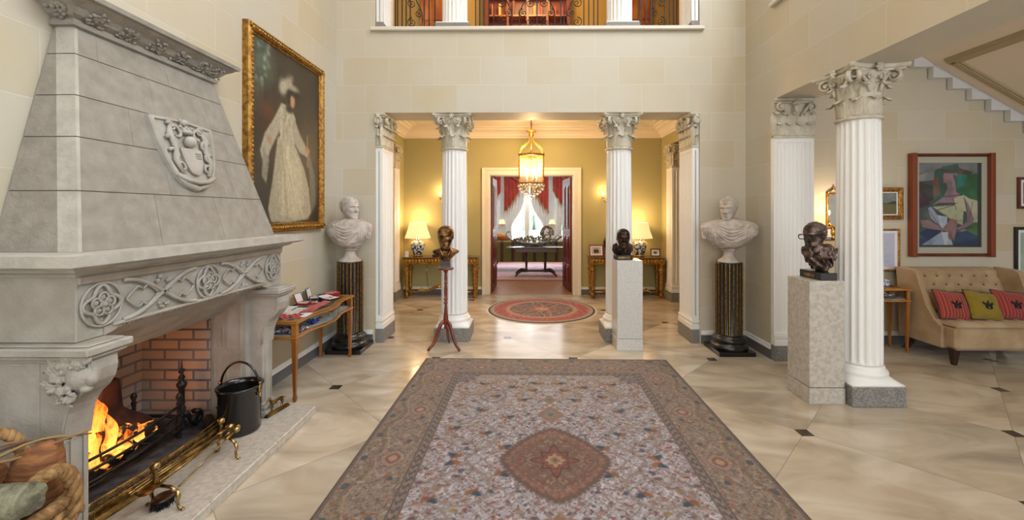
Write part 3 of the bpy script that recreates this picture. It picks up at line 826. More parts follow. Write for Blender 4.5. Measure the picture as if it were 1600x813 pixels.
def flame(loc, h, w, seed, label):
    rnd = random.Random(seed); m = MB(); m.smooth = True
    ph = rnd.uniform(0, 6); rings = []
    n, k = 14, 26
    for j in range(k + 1):
        t = j / k; r = w * max(.02, 2.05 * (t + .06) ** .5 * (1 - t) ** .95)
        cx = .055 * h * math.sin(t * 7 + ph) * t * 2; cy = .05 * h * math.cos(t * 6 + ph * 1.7) * t * 2
        rings.append([(cx + r * math.cos(2 * PI * i / n) * (1 + .25 * math.sin(2 * 2 * PI * i / n + t * 9)), cy + r * math.sin(2 * PI * i / n), t * h) for i in range(n)])
    m.loft(rings)
    o_ = m.build('flame', FLAME)
    ca = o_.data.color_attributes.new('Col', 'FLOAT_COLOR', 'POINT')
    for i, v in enumerate(o_.data.vertices):
        t = v.co.z / h; c = (1.0, .60 - .50 * t ** .7, .14 - .135 * t ** .5, 1 - .55 * t)
        ca.data[i].color = c
    o_.location = loc; tag(o_, label, 'flame', 'flames of the log fire')
    return o_
for (x, y, z, h, w, sd, lb) in ((-2.34, 2.19, .19, .44, .045, 1, 'tallest orange yellow flame beside the near jamb'), (-2.28, 2.24, .17, .30, .034, 2, 'bright flame rising in front of the iron fireback canopy'),
                                (-2.42, 2.33, .17, .26, .032, 3, 'flame licking the rusty canopy behind the logs'), (-2.26, 2.32, .15, .13, .04, 4, 'low flame between the grate bars at mid basket'),
                                (-2.30, 2.44, .14, .11, .035, 5, 'small flame at the far end of the burning logs'), (-2.36, 2.11, .16, .36, .040, 6, 'flame nearest the camera at the edge of the firebox'),
  (-2.38, 2.26, .18, .34, .030, 7, 'slender flame between the tallest one and the canopy'), (-2.25, 2.14, .16, .20, .028, 8, 'short flame curling over the front grate bars'), (-2.31, 2.15, .2, .27, .03, 9, 'wavering flame just in front of the tallest flame')):
    flame((x, y, z), h, w, sd, lb)
light('fire_glow', 'POINT', (-2.30, 2.30, .45), 1.6, (1.0, .45, .15), .08)
def log(name, label, cat, p0, p1, r, mats, seed=0, group=None, endmat=True):
    rnd = random.Random(seed); p0, p1 = Vector(p0), Vector(p1); mid = (p0 + p1) / 2
    t = (p1 - p0); L = t.length; t.normalize(); a = t.orthogonal().normalized(); b = t.cross(a)
    m = MB(); n = 18; rings = []
    offs = [1 + rnd.uniform(-.12, .12) for _ in range(n)]
    for j in range(11):
        s = (j / 10 - .5) * L; rings.append([tuple(t * s + (a * math.cos(2 * PI * i / n) + b * math.sin(2 * PI * i / n)) * r * offs[i] * (1 + .05 * math.sin(j * 1.3 + i))) for i in range(n)])
    m.mi = 0; m.loft(rings, True, False)
    m.mi = min(1, len(mats) - 1); m.add(rings[0], [tuple(range(n - 1, -1, -1))], False); m.add(rings[-1], [tuple(range(n))], False)
    o_ = m.build(name, mats); o_.location = mid; tag(o_, label, cat, group); return o_
for i, (p0, p1, r, lb) in enumerate((((-2.30, 1.98, .17), (-2.38, 2.44, .20), .05, 'glowing burning log lying along the back of the grate'), ((-2.24, 2.02, .15), (-2.27, 2.36, .16), .038, 'charred log behind the front grate bars'),
                                     ((-2.42, 2.12, .27), (-2.26, 2.38, .24), .035, 'orange glowing log leaning over the others in the fire'), ((-2.46, 2.30, .17), (-2.30, 2.55, .17), .042, 'blackened log at the far end of the grate'))):
    log('burning_log', lb, 'log', p0, p1, r, [EMBER], i, 'logs burning in the grate')
# iron grate with curved front bars
g = thing('fire_grate', 'black iron fire grate with curved front bars holding the burning logs', 'grate', (-2.32, 2.3, .064)); o = off(g)
m = MB(); m.smooth = True
for z in (.14, .20, .255):
    m.tube([(-2.21 + .045 * math.sin(PI * (i / 16)), 1.92 + .74 * i / 16, z + (.02 * (i / 16))) for i in range(17)], .008, 8)
m.build('front_bar', IRON, g, o)
m = MB(); m.smooth = True
for y in (2.0, 2.15, 2.30, 2.45, 2.58): m.tube([(-2.19, y, .12), (-2.5, y, .12)], .008, 6)
m.tube([(-2.19, 1.94, .12), (-2.19, 2.62, .12)], .009, 6); m.tube([(-2.5, 1.94, .12), (-2.5, 2.62, .12)], .009, 6)
m.build('grate_floor', IRON, g, o)
for y in (1.95, 2.62):
    for x in (-2.21, -2.5):
        m = MB(); m.lathe([(.014, .064), (.012, .09), (.010, .2), (.011, .27), (.016, .285), (.009, .30), (.018, .325), (.012, .345), (.002, .35)], 10, x, y); m.build('grate_post', IRON, g, o)
# rusty canopy
t = thing('fireback_canopy', 'rust brown iron canopy standing behind the flames', 'canopy', (-2.5, 2.42, .12)); 
m = MB(); rings = []
for z, wx, wy in ((0, .13, .26), (.06, .12, .24), (.11, .10, .19), (.15, .08, .14), (.185, .065, .10), (.21, .06, .085), (.33, .055, .075), (.375, .05, .07), (.39, .035, .05)):
    rings.append([(wx * max(-1, min(1, 1.25 * math.cos(a))), wy * max(-1, min(1, 1.25 * math.sin(a))), z) for a in [2 * PI * i / 24 for i in range(24)]])
m.loft(rings); m.build('iron_cowl', mat('rusty_iron', '4a2a20', .6, .4, col2='2a1a18', scale=12), t)
MB().box(-.14, .14, -.27, .27, -.02, .0).build('canopy_rim', IRON, t)
# andirons
def andiron(loc, label):
    t = thing('andiron', label, 'andiron', loc, 0, 'black iron andirons in the firebox')
    m = MB(); m.lathe([(.03, .03), (.022, .06), (.018, .12), (.024, .15), (.016, .17), (.017, .28), (.028, .30), (.030, .315), (.018, .325), (.012, .34), (.02, .355), (.008, .375), (.014, .395), (.006, .42), (.003, .46), (.001, .47)], 12)
    for s in (-1, 1): m.tube([(0, 0, .385), (0, s * .018, .392), (0, s * .022, .405)], [.006, .006, .003], 6)
    m.build('finial_post', IRON, t)
    for s in (-1, 1):
        m = MB(); m.smooth = True
        m.tube([(0, 0, .12), (.01, s * .03, .10), (.02, s * .05, .06), (.03, s * .06, .025), (.04, s * .075, .012)], [.018, .018, .015, .013, .016], 8); m.build('foot', IRON, t)
    m = MB(); m.smooth = True; m.tube([(0, 0, .09), (-.1, 0, .10), (-.3, 0, .10), (-.31, 0, .0)], .012, 8); m.build('log_bar', IRON, t)
    m = MB(); m.smooth = True; spiral(m, (.04, .06, .06), (0, 1, 0), (0, 0, 1), .045, 1.2, .018, .03); m.build('scroll', IRON, t)
andiron((-2.26, 2.70, .064), 'far black iron andiron with leafy finial against the brick cheek')
andiron((-2.26, 1.88, .064), 'near black iron andiron half hidden behind the fireplace jamb')
log('burnt_log_end', 'charred stub of wood lying by the far andiron', 'log', (-2.06, 2.70, .10), (-2.16, 2.79, .10), .032, [mat('charred_wood', '3a2a22', .9, col2='1a1412', bump=.4)], 9)
# pierced brass fender, serpentine
fd = thing('brass_fender', 'long pierced brass fender curving along the front of the fire', 'fender', (-2.0, 2.3, .057)); o = off(fd)
def fpt(t):
    y = 1.80 + 1.02 * t
    x = -2.0 + .045 * math.sin(PI * t) - .10 * (1 - min(1, t / .07)) ** 2 - .12 * (1 - min(1, (1 - t) / .12)) ** 2
    return x, y
NS = 60
T = [i / NS for i in range(NS + 1)]
m = MB(); m.smooth = True
for z, r in ((.166, .006), (.158, .004), (.128, .0035), (.088, .0035), (.078, .005)): m.tube([(*fpt(t), z) for t in T], r, 6)
m.build('rail', BRASS, fd, o)
m = MB(); m.smooth = False
m.loft([[(fpt(t)[0] + a, fpt(t)[1], z) for a, z in ((0, .058), (.012, .058), (.012, .07), (.006, .078), (-.004, .078))] for t in T], True, True, False)
m.build('base_moulding', BRASS, fd, o)
m = MB(); m.smooth = True
for i in range(84):   # pierced scrollwork
    t0 = (i + .5) / 84; x, y = fpt(t0); s = 1 if i % 2 else -1
    m.tube([(x, y + .006 * math.cos(a), .108 + s * .002 + .017 * math.sin(a)) for a in [k / 8 * 2 * PI for k in range(8)]], .0030, 4, closed=True)
    m.tube([(x, y - .006, .088), (x, y, .108), (x, y + .006, .129)], .003, 4); m.tube([(x, y + .006, .088), (x, y, .108), (x, y - .006, .129)], .003, 4); m.tube([(x, y - s * .004, .128), (x, y + s * .004, .158)], .0028, 4)
    m.ball((x, y, .172), .004, 6, 4)
m.build('pierced_band', BRASSD, fd, o)
m = MB(); m.smooth = True
m.tube([(fpt(i / 40)[0], fpt(i / 40)[1], .143 + .007 * math.sin(i * 2.2)) for i in range(41)], .003, 4); m.build('gallery_scroll', BRASSD, fd, o)
# fire tool rests
def rest(loc, rz, label):
    t = thing('fire_tool_rest', label, 'fire tool rest', loc, rz, 'brass rests for the fire tools')
    m = MB(); m.smooth = True
    m.tube([(-.065, 0, .09), (-.03, 0, .105), (.03, 0, .105), (.065, 0, .09)], [.009, .008, .008, .009], 8); m.build('arched_bar', BRASS, t)
    for s in (-1, 1):
        m = MB(); m.smooth = True; m.tube([(s * .065, 0, .092), (s * .08, 0, .065), (s * .07, 0, .035), (s * .078, 0, .012), (s * .098, 0, .007)], [.010, .009, .007, .006, .008], 8); m.ball((s * .10, 0, .006), (.012, .010, .006), 8, 5); m.build('foot', BRASS, t)
    m = MB(); m.lathe([(.010, .10), (.007, .115), (.012, .125), (.007, .135), (.013, .147), (.007, .157), (.012, .167), (.006, .176), (.009, .181)], 12, -.055, 0); m.ball((-.055, 0, .198), .021, 14, 10); m.build('knob_post', BRASS, t)
    return t
rest((-1.765, 2.01, .057), -.15, 'near brass fire tool rest with ball knob standing over the brush')
rest((-1.77, 2.44, .057), -.35, 'far brass fire tool rest with ball knob beside the coal scuttle')
def rod(name, label, cat, p0, p1, r=.004, knob=.019, group=None):
    p0, p1 = Vector(p0), Vector(p1); t = thing(name, label, cat, tuple(p0), 0, group); d = p1 - p0; u = d.normalized()
    m = MB(); m.smooth = True; m.tube([(0, 0, 0), tuple(d)], r, 8); m.build('shaft', BRASS, t)
    m = MB(); m.smooth = True; m.ball(tuple(-u * .02), knob, 14, 10); m.tube([tuple(-u * .01), tuple(u * .03), tuple(u * .045), tuple(u * .06)], [.009, .007, .010, .005], 10); m.build('handle_knob', BRASS, t)
    return t, d, u
t, d, u = rod('fire_poker', 'brass poker lying across the two rests', 'poker', (-1.79, 2.47, .205), (-1.85, 1.92, .178)); m = MB(); m.smooth = True; m.tube([tuple(d), tuple(d + u * .05)], [.004, .001], 6); m.build('tip', BRASSD, t)
t, d, u = rod('fire_tongs', 'brass fire tongs lying beside the poker on the rests', 'tongs', (-1.815, 2.49, .19), (-1.875, 1.95, .176)); m = MB(); m.smooth = True; m.tube([(.012, -.05, -.004), tuple(d + Vector((.012, 0, -.004)))], .004, 6); m.ball(tuple(d), (.014, .02, .008)); m.build('pincer', BRASS, t)
t, d, u = rod('hearth_brush', 'brass hearth brush with black bristles resting on the hearth', 'brush', (-1.745, 2.46, .19), (-1.775, 2.10, .10))
m = MB(); m.smooth = True; m.ball((-.045, -.43, -.095), (.045, .055, .012), 14, 6); m.build('brush_back', DARKW, t)
m = MB(); rnd = random.Random(3)
for i in range(260):
    a = rnd.uniform(0, 6.28); q = rnd.random() ** .5; x, y = -.045 + .042 * q * math.cos(a), -.43 + .055 * q * math.sin(a)
    m.tube([(x, y, -.10), (x + rnd.uniform(-.01, .01), y + rnd.uniform(-.012, .012), -.131)], [.0022, .0012], 3, cap=False)
b_ = m.build('bristles', mat('black_bristle', '0c0c0d', .9), t); b_['kind'] = 'stuff'
t, d, u = rod('fire_shovel', 'brass fire shovel with pierced pan, behind the brush on the rests', 'shovel', (-1.77, 2.50, .185), (-1.80, 2.02, .178)); m = MB()
m.slab(lambda a, b: (-.03 + (a - .5) * .07, -.48 - b * .10, .0 - .012 * math.sin(PI * a)), (0, 0, -.003), 6, 4); m.build('pan', BRASSD, t)
# coal scuttle
t = thing('coal_scuttle', 'black coal scuttle with arched handle standing on the hearth', 'bucket', (-1.90, 2.735, .057))
m = MB(); m.lathe([(.10, 0), (.118, .004), (.121, .02), (.118, .03), (.12, .035), (.124, .26), (.13, .268), (.13, .285), (.137, .29), (.137, .30), (.128, .303), (.12, .298), (.115, .27), (.11, .05), (.0, .045)], 40, cap=True); m.build('body', mat('black_enamel', '0f0f11', .22, coat=.4), t)
m = MB(); m.smooth = True; m.tube([(.128 * math.cos(a), .02 * math.sin(a) * 0, .285 + .165 * math.sin(a)) for a in [PI * i / 24 for i in range(25)]], .0075, 8); m.build('handle', BLACK, t)
for s in (-1, 1):
    m = MB(); m.smooth = True; m.ball((s * .133, 0, .275), (.012, .016, .03), 10, 8); m.ball((s * .135, 0, .235), (.008, .010, .016), 8, 6); m.ball((s * .133, 0, .31), (.010, .012, .012), 8, 6)
    m.build('handle_bracket', BRASS, t)
# greyhound doorstop
t = thing('dog_doorstop', 'bronze standing dog figure on a long brass base, end of the hearth', 'doorstop', (-1.80, 2.985, .057), math.radians(78))
MB().box(-.105, .105, -.016, .016, 0, .014, .004).box(-.098, .098, -.012, .012, .014, .022, .003).build('base', BRASSD, t)
m = MB(); m.smooth = True
for x, kx in ((-.048, -.006), (-.042, .004), (.035, .006), (.045, -.002)):
    yy = -.006 if kx < 0 else .006
    m.tube([(x, yy, .075), (x + kx * 2, yy, .05), (x + kx * .5 - .004, yy, .036), (x, yy, .02)], [.008, .005, .0035, .003], 8); m.ball((x - .004, yy, .023), (.006, .004, .003))
m.tube([(-.06, 0, .088), (-.045, 0, .085), (-.02, 0, .084), (.0, 0, .090), (.03, 0, .089), (.048, 0, .085)], [.010, .017, .014, .010, .012, .010], 12)
m.tube([(-.052, 0, .09), (-.066, 0, .11), (-.072, 0, .118)], [.012, .008, .008], 10); m.tube([(-.068, 0, .12), (-.082, 0, .118), (-.10, 0, .112)], [.010, .008, .004], 10)
for s in (-1, 1): m.tube([(-.068, s * .006, .126), (-.062, s * .008, .136)], [.004, .001], 6)
m.tube([(.05, 0, .088), (.068, 0, .075), (.078, 0, .085), (.086, 0, .092)], [.005, .003, .002, .001], 6)
m.build('dog', BRASSD, t, remesh=.0022, smooth_it=1)
# ------------------------------------------------------------ heads and busts
def sstep(a, b, x):
    t = min(1, max(0, (x - a) / (b - a))); return t * t * (3 - 2 * t)
HT = [(-.03, .05, -.30, -.18), (.0, .09, -.345, -.12), (.05, .15, -.375, -.03), (.12, .205, -.375, .06), (.22, .25, -.365, .16), (.32, .285, -.36, .28), (.42, .31, -.36, .37), (.52, .325, -.36, .43), (.62, .335, -.375, .46),
      (.72, .335, -.365, .46), (.80, .315, -.33, .435), (.88, .27, -.26, .37), (.94, .20, -.17, .28), (.985, .10, -.05, .16), (1.0, .02, .03, .09)]
def head(m, loc, rot, H, hair='curls', brow=.02, age=0.0, ears=True, seed=1, clumps=0):
    n = 72; k = 72; rings = []
    for j in range(k + 1):
        z = HT[0][0] + (1.0 - HT[0][0]) * (1 - math.cos(PI * j / k)) / 2
        for a, b in zip(HT[:-1], HT[1:]):
            if a[0] <= z <= b[0] + 1e-6:
                t = (z - a[0]) / (b[0] - a[0]); w, yf, yb = [a[i] + (b[i] - a[i]) * t for i in (1, 2, 3)]; break
        ring = []
        for i in range(n):
            a = 2 * PI * i / n; c, s = math.cos(a), math.sin(a)
            e = .86; x = w * math.copysign(abs(c) ** e, c); y = (yf + yb) / 2 + (yb - yf) / 2 * math.copysign(abs(s) ** e, s)
            fr = sstep(.1, .75, -s)
            g = lambda x0, z0, sx, sz: math.exp(-((x - x0) / sx) ** 2 - ((z - z0) / sz) ** 2)
            ax = abs(x)
            d = 0
            nz = min(1, max(0, (.62 - z) / .24))
            if z > .34: d += (.03 + .105 * nz) * math.exp(-(x / (.035 + .03 * nz)) ** 2) * sstep(.34, .385, z) * (1 - sstep(.60, .66, z))
            ga = lambda x0, z0, sx, sz: math.exp(-((ax - x0) / sx) ** 2 - ((z - z0) / sz) ** 2)
            d += .035 * ga(.055, .385, .025, .028)
            d -= (.055) * ga(.135, .535, .065, .045); d += .035 * ga(.135, .53, .04, .024)
            d += brow * 1.4 * ga(.13, .615, .10, .028) + .012 * g(0, .62, .05, .03)
            d += .022 * ga(.20, .42, .06, .06); d -= .02 * ga(.18, .30, .05, .06)
            d += .030 * g(0, .262, .085, .018) + .030 * g(0, .215, .07, .018) - .028 * g(0, .238, .095, .008) - .016 * g(0, .165, .08, .02)
            d += .035 * g(0, .08, .075, .045) - .012 * g(0, .31, .012, .03)
            d -= age * .02 * ga(.12, .33, .018, .07); d -= age * .012 * g(0, .72, .16, .008); d -= age * .012 * g(0, .77, .16, .008)
            y -= d * fr
            hl = .74 - .22 * sstep(-.15, .12, y) - (.30 * sstep(.1, .3, y))
            if hair == 'curls' and z > hl:
                nn = mnoise.noise(Vector((x * 11 + seed, y * 11, z * 11))) ; r_ = .012 + .03 * nn
                q = sstep(0, .04, z - hl); L = math.hypot(x, y - .05) + 1e-6
                x += x / L * r_ * q; y += (y - .05) / L * r_ * q; zz = z + .02 * q * sstep(.8, 1, z)
            elif hair == 'short' and z > hl - .02:
                nn = mnoise.noise(Vector((x * 16, y * 6, z * 6))); q = sstep(0, .05, z - hl + .02); L = math.hypot(x, y - .05) + 1e-6
                x += x / L * (.016 + .012 * nn) * q; y += (y - .05) / L * (.016 + .012 * nn) * q; zz = z
            else: zz = z
            ring.append((x, y, zz))
        rings.append(ring)
    old = m.T.copy()
    m.at(loc, rot, H); T = m.T.copy()
    m.loft(rings, True, True, True)
    if ears:
        for s in (-1, 1):
            m.tube([(s * .325, .03 + .035 * math.cos(a), .50 + .085 * math.sin(a)) for a in [2 * PI * i / 14 for i in range(14)]], .022, 6, closed=True)
            m.ball((s * .315, .03, .49), (.02, .04, .06), 8, 6)
    rc = random.Random(seed)
    for _ in range(clumps):
        th_, ph_ = rc.uniform(0, 2 * PI), rc.uniform(-.15, 1.5); x, y, z = .35 * math.cos(th_) * math.cos(ph_), .05 + .43 * math.sin(th_) * math.cos(ph_), .60 + .41 * math.sin(ph_)
        hl = .76 - .24 * sstep(-.15, .12, y) - (.28 * sstep(.1, .3, y))
        if z < hl: continue
        a2 = rc.uniform(0, 6.28); tx = Vector((math.cos(a2), math.sin(a2), rc.uniform(-.5, .5))) * .05
        m.tube([(x - tx.x, y - tx.y, z - tx.z), (x * 1.05, y * 1.05, z + .012), (x + tx.x, y + tx.y, z + tx.z)], [.018, .030, .014], 6)
    m.tube([(0, .12, .30), (0, .11, .1), (0, .10, -.1), (0, .08, -.32)], [.20, .185, .185, .24], 20)
    m.T = old
    return T
def classical_bust(name, label, loc, rz, head_rot, W=1.0, flip=1, group=None):
    t = thing(name, label, 'bust', loc, rz, group)
    m = MB(); m.lathe([(.112, 0), (.112, .014), (.104, .02), (.098, .028), (.070, .045), (.056, .07), (.052, .10), (.060, .118), (.075, .124), (.078, .135), (.066, .145)], 32); m.build('socle', MARBLE, t)
    m = MB(); m.smooth = True
    z0 = .14
    tab = [(0, .055, .05, 0), (.018, .10, .08, 0), (.045, .150, .108, -.01), (.09, .195, .125, -.012), (.14, .232, .13, -.01), (.19, .255, .13, 0), (.235, .260, .118, .005), (.270, .243, .10, .01), (.293, .205, .088, .012), (.308, .15, .08, .014), (.32, .10, .075, .014)]
    rings = []
    bulge = lambda a: 1 + .12 * math.exp(-((math.cos(a)) / .5) ** 2) * (math.sin(a) < 0)
    for z, w, d, cy in tab:
        rings.append([(W * w * math.copysign(abs(math.cos(a)) ** .8, math.cos(a)), cy + d * math.sin(a) * bulge(a), z0 + z) for a in [2 * PI * i / 40 for i in range(40)]])
    m.loft(rings)
    def surf(x, z):
        z = max(.001, min(.3199, z))
        for p, q in zip(tab[:-1], tab[1:]):
            if p[0] <= z <= q[0]:
                k = (z - p[0]) / (q[0] - p[0]); w, d, cy = [p[i] + (q[i] - p[i]) * k for i in (1, 2, 3)]; break
        c = min(.97, abs(x) / w) ** 1.25; sn = math.sqrt(1 - c * c); return cy - d * sn * (1 + .12 * math.exp(-(c / .5) ** 2))
    fl = flip
    def fold(pts, r, n=16):
        P = []
        for i in range(n + 1):
            t = i / n * (len(pts) - 1); k = min(int(t), len(pts) - 2); f = t - k
            p0, p1, p2, p3 = [Vector((*pts[max(0, min(len(pts) - 1, k + j))], 0)) for j in (-1, 0, 1, 2)]
            v = .5 * ((2 * p1) + (p2 - p0) * f + (2 * p0 - 5 * p1 + 4 * p2 - p3) * f * f + (3 * p1 - p0 - 3 * p2 + p3) * f ** 3)
            P.append((fl * v.x * W, surf(v.x, v.y) - .002, z0 + v.y))
        m.tube(P, [r * 1.15 * (.25 + .75 * math.sin(PI * i / n) ** .5) for i in range(n + 1)], 8)
    # cowl of the mantle, falling in deep curved folds from shoulder to shoulder
    for k, sg in enumerate((.05, .085, .12, .155, .19)):
        fold([(-.15 - .012 * k, .272 - .014 * k), (-.09, .272 - sg * .75), (.01, .270 - sg), (.10, .275 - sg * .62), (.165 + .008 * k, .262)], .012 - .0008 * k)
    for k in range(4): fold([(-.21 + .05 * k, .19 - .035 * k), (-.10 + .04 * k, .12 - .028 * k), (.03 + .03 * k, .075 - .018 * k), (.15, .085 - .012 * k)], .009)
    for k in range(6):     # bunched cloth over one shoulder
        x = .135 + .020 * k; fold([(x - .02, .28 - .010 * k), (x, .23), (x + .012, .17), (x + .004, .11), (x - .02, .06 + .014 * k)], .010)
    for k in range(5):
        x = -.13 - .026 * k; fold([(x + .02, .285 - .012 * k), (x, .24 - .006 * k), (x - .006, .18), (x + .016, .10 + .01 * k)], .010)
    for k in range(7): fold([(-.10 + .03 * k, .075), (-.07 + .024 * k, .045), (-.04 + .016 * k, .02)], .006)
    m.tube([(.115 * math.cos(a), .02 + .092 * math.sin(a), z0 + .303 + .028 * math.sin(a)) for a in [2 * PI * i / 24 for i in range(24)]], .013, 8, closed=True)
    m.ball((-fl * .15 * W, surf(.15, .25) - .004, z0 + .25), .024, 12, 8)
    head(m, (0, .0, z0 + .308), head_rot, .25, 'curls', .02, 0, True, 3 if fl > 0 else 8, 150)
    m.tube([(0, .03, z0 + .22), (0, .02, z0 + .28), (0, .012, z0 + .36)], [.09, .068, .06], 18)
    m.build('figure', MARBLE, t, remesh=.0042, smooth_it=1)
    return t
def fluted_pedestal(name, label, loc, group):
    t = thing(name, label, 'pedestal', loc, 0, group)
    MB().box(-.19, .19, -.19, .19, 0, .045, .004).build('plinth', BLACK, t)
    m = MB(); m.lathe([(.178, .045), (.188, .06), (.188, .08), (.176, .092), (.165, .097), (.160, .112), (.165, .125), (.172, .135), (.172, .152), (.160, .162), (.148, .165), (.146, .18), (.140, .188), (.136, .19)], 48); m.build('base', BLACK, t)
    m = MB(); n = 22; per = 8; rings = []
    for z in (.185, .20, .21, .945, .955, .965):
        e = 1 if .205 < z < .95 else 0
        rings.append([((.134) * (1 - (.05 * math.sin(PI * min(1, max(0, ((i % per) / per - .25) / .75))) * e)) * math.cos(2 * PI * i / (n * per)), .134 * (1 - (.05 * math.sin(PI * min(1, max(0, ((i % per) / per - .25) / .75))) * e)) * math.sin(2 * PI * i / (n * per)), z) for i in range(n * per)])
    m.loft(rings); m.build('shaft', BLACK, t)
    m = MB()
    for i in range(n):
        a = 2 * PI * (i + .125) / n; c, s = math.cos(a), math.sin(a); q = .0034
        m.loft([[(c * r - s * w, s * r + c * w, z) for r, w in ((.132, -q), (.1365, -q), (.1365, q), (.132, q))] for z in (.20, .955)], True, True, False)
    m.build('gilt_fillets', GILT, t)
    return t
fluted_pedestal('fluted_pedestal', 'black and gold fluted pedestal in the left corner behind the medal table', (-1.935, 4.535, 0), 'fluted pedestals')
fluted_pedestal('fluted_pedestal', 'black and gold fluted pedestal in the right corner beside the right wall', (2.188, 4.50, 0), 'fluted pedestals')
classical_bust('marble_bust', 'white marble bust of a draped man looking to the right, on the left black pedestal', (-1.935, 4.535, .965), .05, (0, 0, 1.05), .93, 1)
classical_bust('marble_bust', 'white marble bust of a wide shouldered man looking left, on the right black pedestal', (2.188, 4.50, .965), -.30, (.12, 0, -.50), 1.10, -1)

# tripod stand
t = thing('tripod_stand', 'slender red mahogany tripod pedestal carrying a bronze head', 'stand', (-.888, 4.56, 0))
m = MB(); m.lathe([(.02, .86), (.085, .873), (.088, .882), (.088, .89), (.08, .895)], 32); m.build('top', MAHOG, t)
m = MB(); m.lathe([(.018, .22), (.022, .235), (.014, .25), (.026, .27), (.030, .29), (.028, .33), (.020, .40), (.013, .47), (.012, .49), (.022, .50), (.022, .508), (.013, .516), (.013, .53), (.022, .54), (.022, .55), (.013, .56), (.017, .60), (.019, .65), (.013, .70), (.012, .71), (.020, .72), (.012, .73), (.017, .77), (.013, .81), (.013, .83), (.024, .85), (.03, .862)], 20); m.build('turned_shaft', MAHOG, t)
for a in (-PI / 2 - 1.02, -PI / 2 + 1.02, PI / 2):
    m = MB(); m.smooth = True; c, s = math.cos(a), math.sin(a)
    m.tube([(c * r, s * r, z) for r, z in ((.0, .30), (.03, .30), (.06, .27), (.085, .20), (.115, .12), (.15, .06), (.185, .03), (.20, .008))], [.012, .020, .022, .020, .019, .018, .017, .015], 12, sq=(1, .8)); m.build('leg', MAHOG, t)
def modern_bust(name, label, loc, rz, H, hair, base, body, age=1.0, rot=(0, 0, 0), mt=BRONZE, plate=None, sm=.0038, zb=.0):
    t = thing(name, label, 'bust', loc, rz)
    bw, bd, bh, style = base
    m = MB()
    if style == 'taper': m.loft([[(x * k, y * k, z) for x, y in ((-bw / 2, -bd / 2), (bw / 2, -bd / 2), (bw / 2, bd / 2), (-bw / 2, bd / 2))] for k, z in ((1, 0), (.92, .02), (.86, bh))], True, True, False)
    else: m.box(-bw / 2, bw / 2, -bd / 2, bd / 2, 0, bh, .004)
    m.build('base', mat('black_stone_base', '17171a', .3), t)
    if plate: MB().box(-plate / 2, plate / 2, -bd / 2 - .003, -bd / 2, bh * .28, bh * .72).build('name_plate', BRASS, t)
    m = MB(); m.smooth = True
    T = body(m, bh, H)
    m.build('figure', mt, t, remesh=sm, smooth_it=1)
    return t
def body_coat(m, z, H):
    # shoulders cut off in a V with open collar
    tab = [(0, .045, .04, .0), (.03, .07, .05, 0), (.07, .11, .06, .0), (.10, .135, .065, .0), (.118, .14, .06, .0), (.128, .11, .055, .01), (.145, .06, .05, .01)]
    m.loft([[(w * math.cos(a), cy + d * math.sin(a), z + zz * .95) for a in [2 * PI * i / 32 for i in range(32)]] for zz, w, d, cy in tab])
    for s in (-1, 1):
        m.tube([(s * .05, .0, z + .15), (s * .055, -.055, z + .12), (s * .03, -.07, z + .07), (s * .008, -.06, z + .02)], [.008, .014, .012, .005], 8)
        m.tube([(s * .11, -.02, z + .118), (s * .14, 0, z + .10), (s * .12, -.03, z + .08)], .01, 8)
    head(m, (0, -.012, z + .135), (.05, 0, -.1), H, 'short', .026, 1.0)
modern_bust('bronze_bust', 'brown bronze bust of a bald man in an open collar, on the red tripod stand', (-.888, 4.56, .895), .12, .25, 'short', (.115, .115, .075, 'taper'), body_coat)
def body_arms(m, z, H):
    tab = [(0, .06, .06, .01), (.03, .075, .07, .01), (.07, .09, .075, .01), (.10, .085, .07, .01), (.13, .06, .05, .01)]
    m.loft([[(w * math.cos(a), cy + d * math.sin(a), z + zz * .8) for a in [2 * PI * i / 32 for i in range(32)]] for zz, w, d, cy in tab])
    for s in (-1, 1):
        m.tube([(s * .07, .02, z + .0), (s * .095, .02, z + .05), (s * .09, .02, z + .10), (s * .06, .02, z + .12)], [.02, .024, .022, .015], 10)
    head(m, (0, -.01, z + .075), (.1, 0, -.12), H, None, .03, 1.0)
modern_bust('bronze_bust', 'dark bronze head of a smiling bald man with brass plate, on the speckled pedestal', (1.075, 4.63, .975), 0, .215, None, (.19, .12, .055, 'box'), body_arms, mt=mat('dark_brown_bronze', '4a382e', .32, .8, col2='241a16', scale=20), plate=.13)
HB = (0, -.02, .235); HBR = (.10, 0, .42); HBH = .218
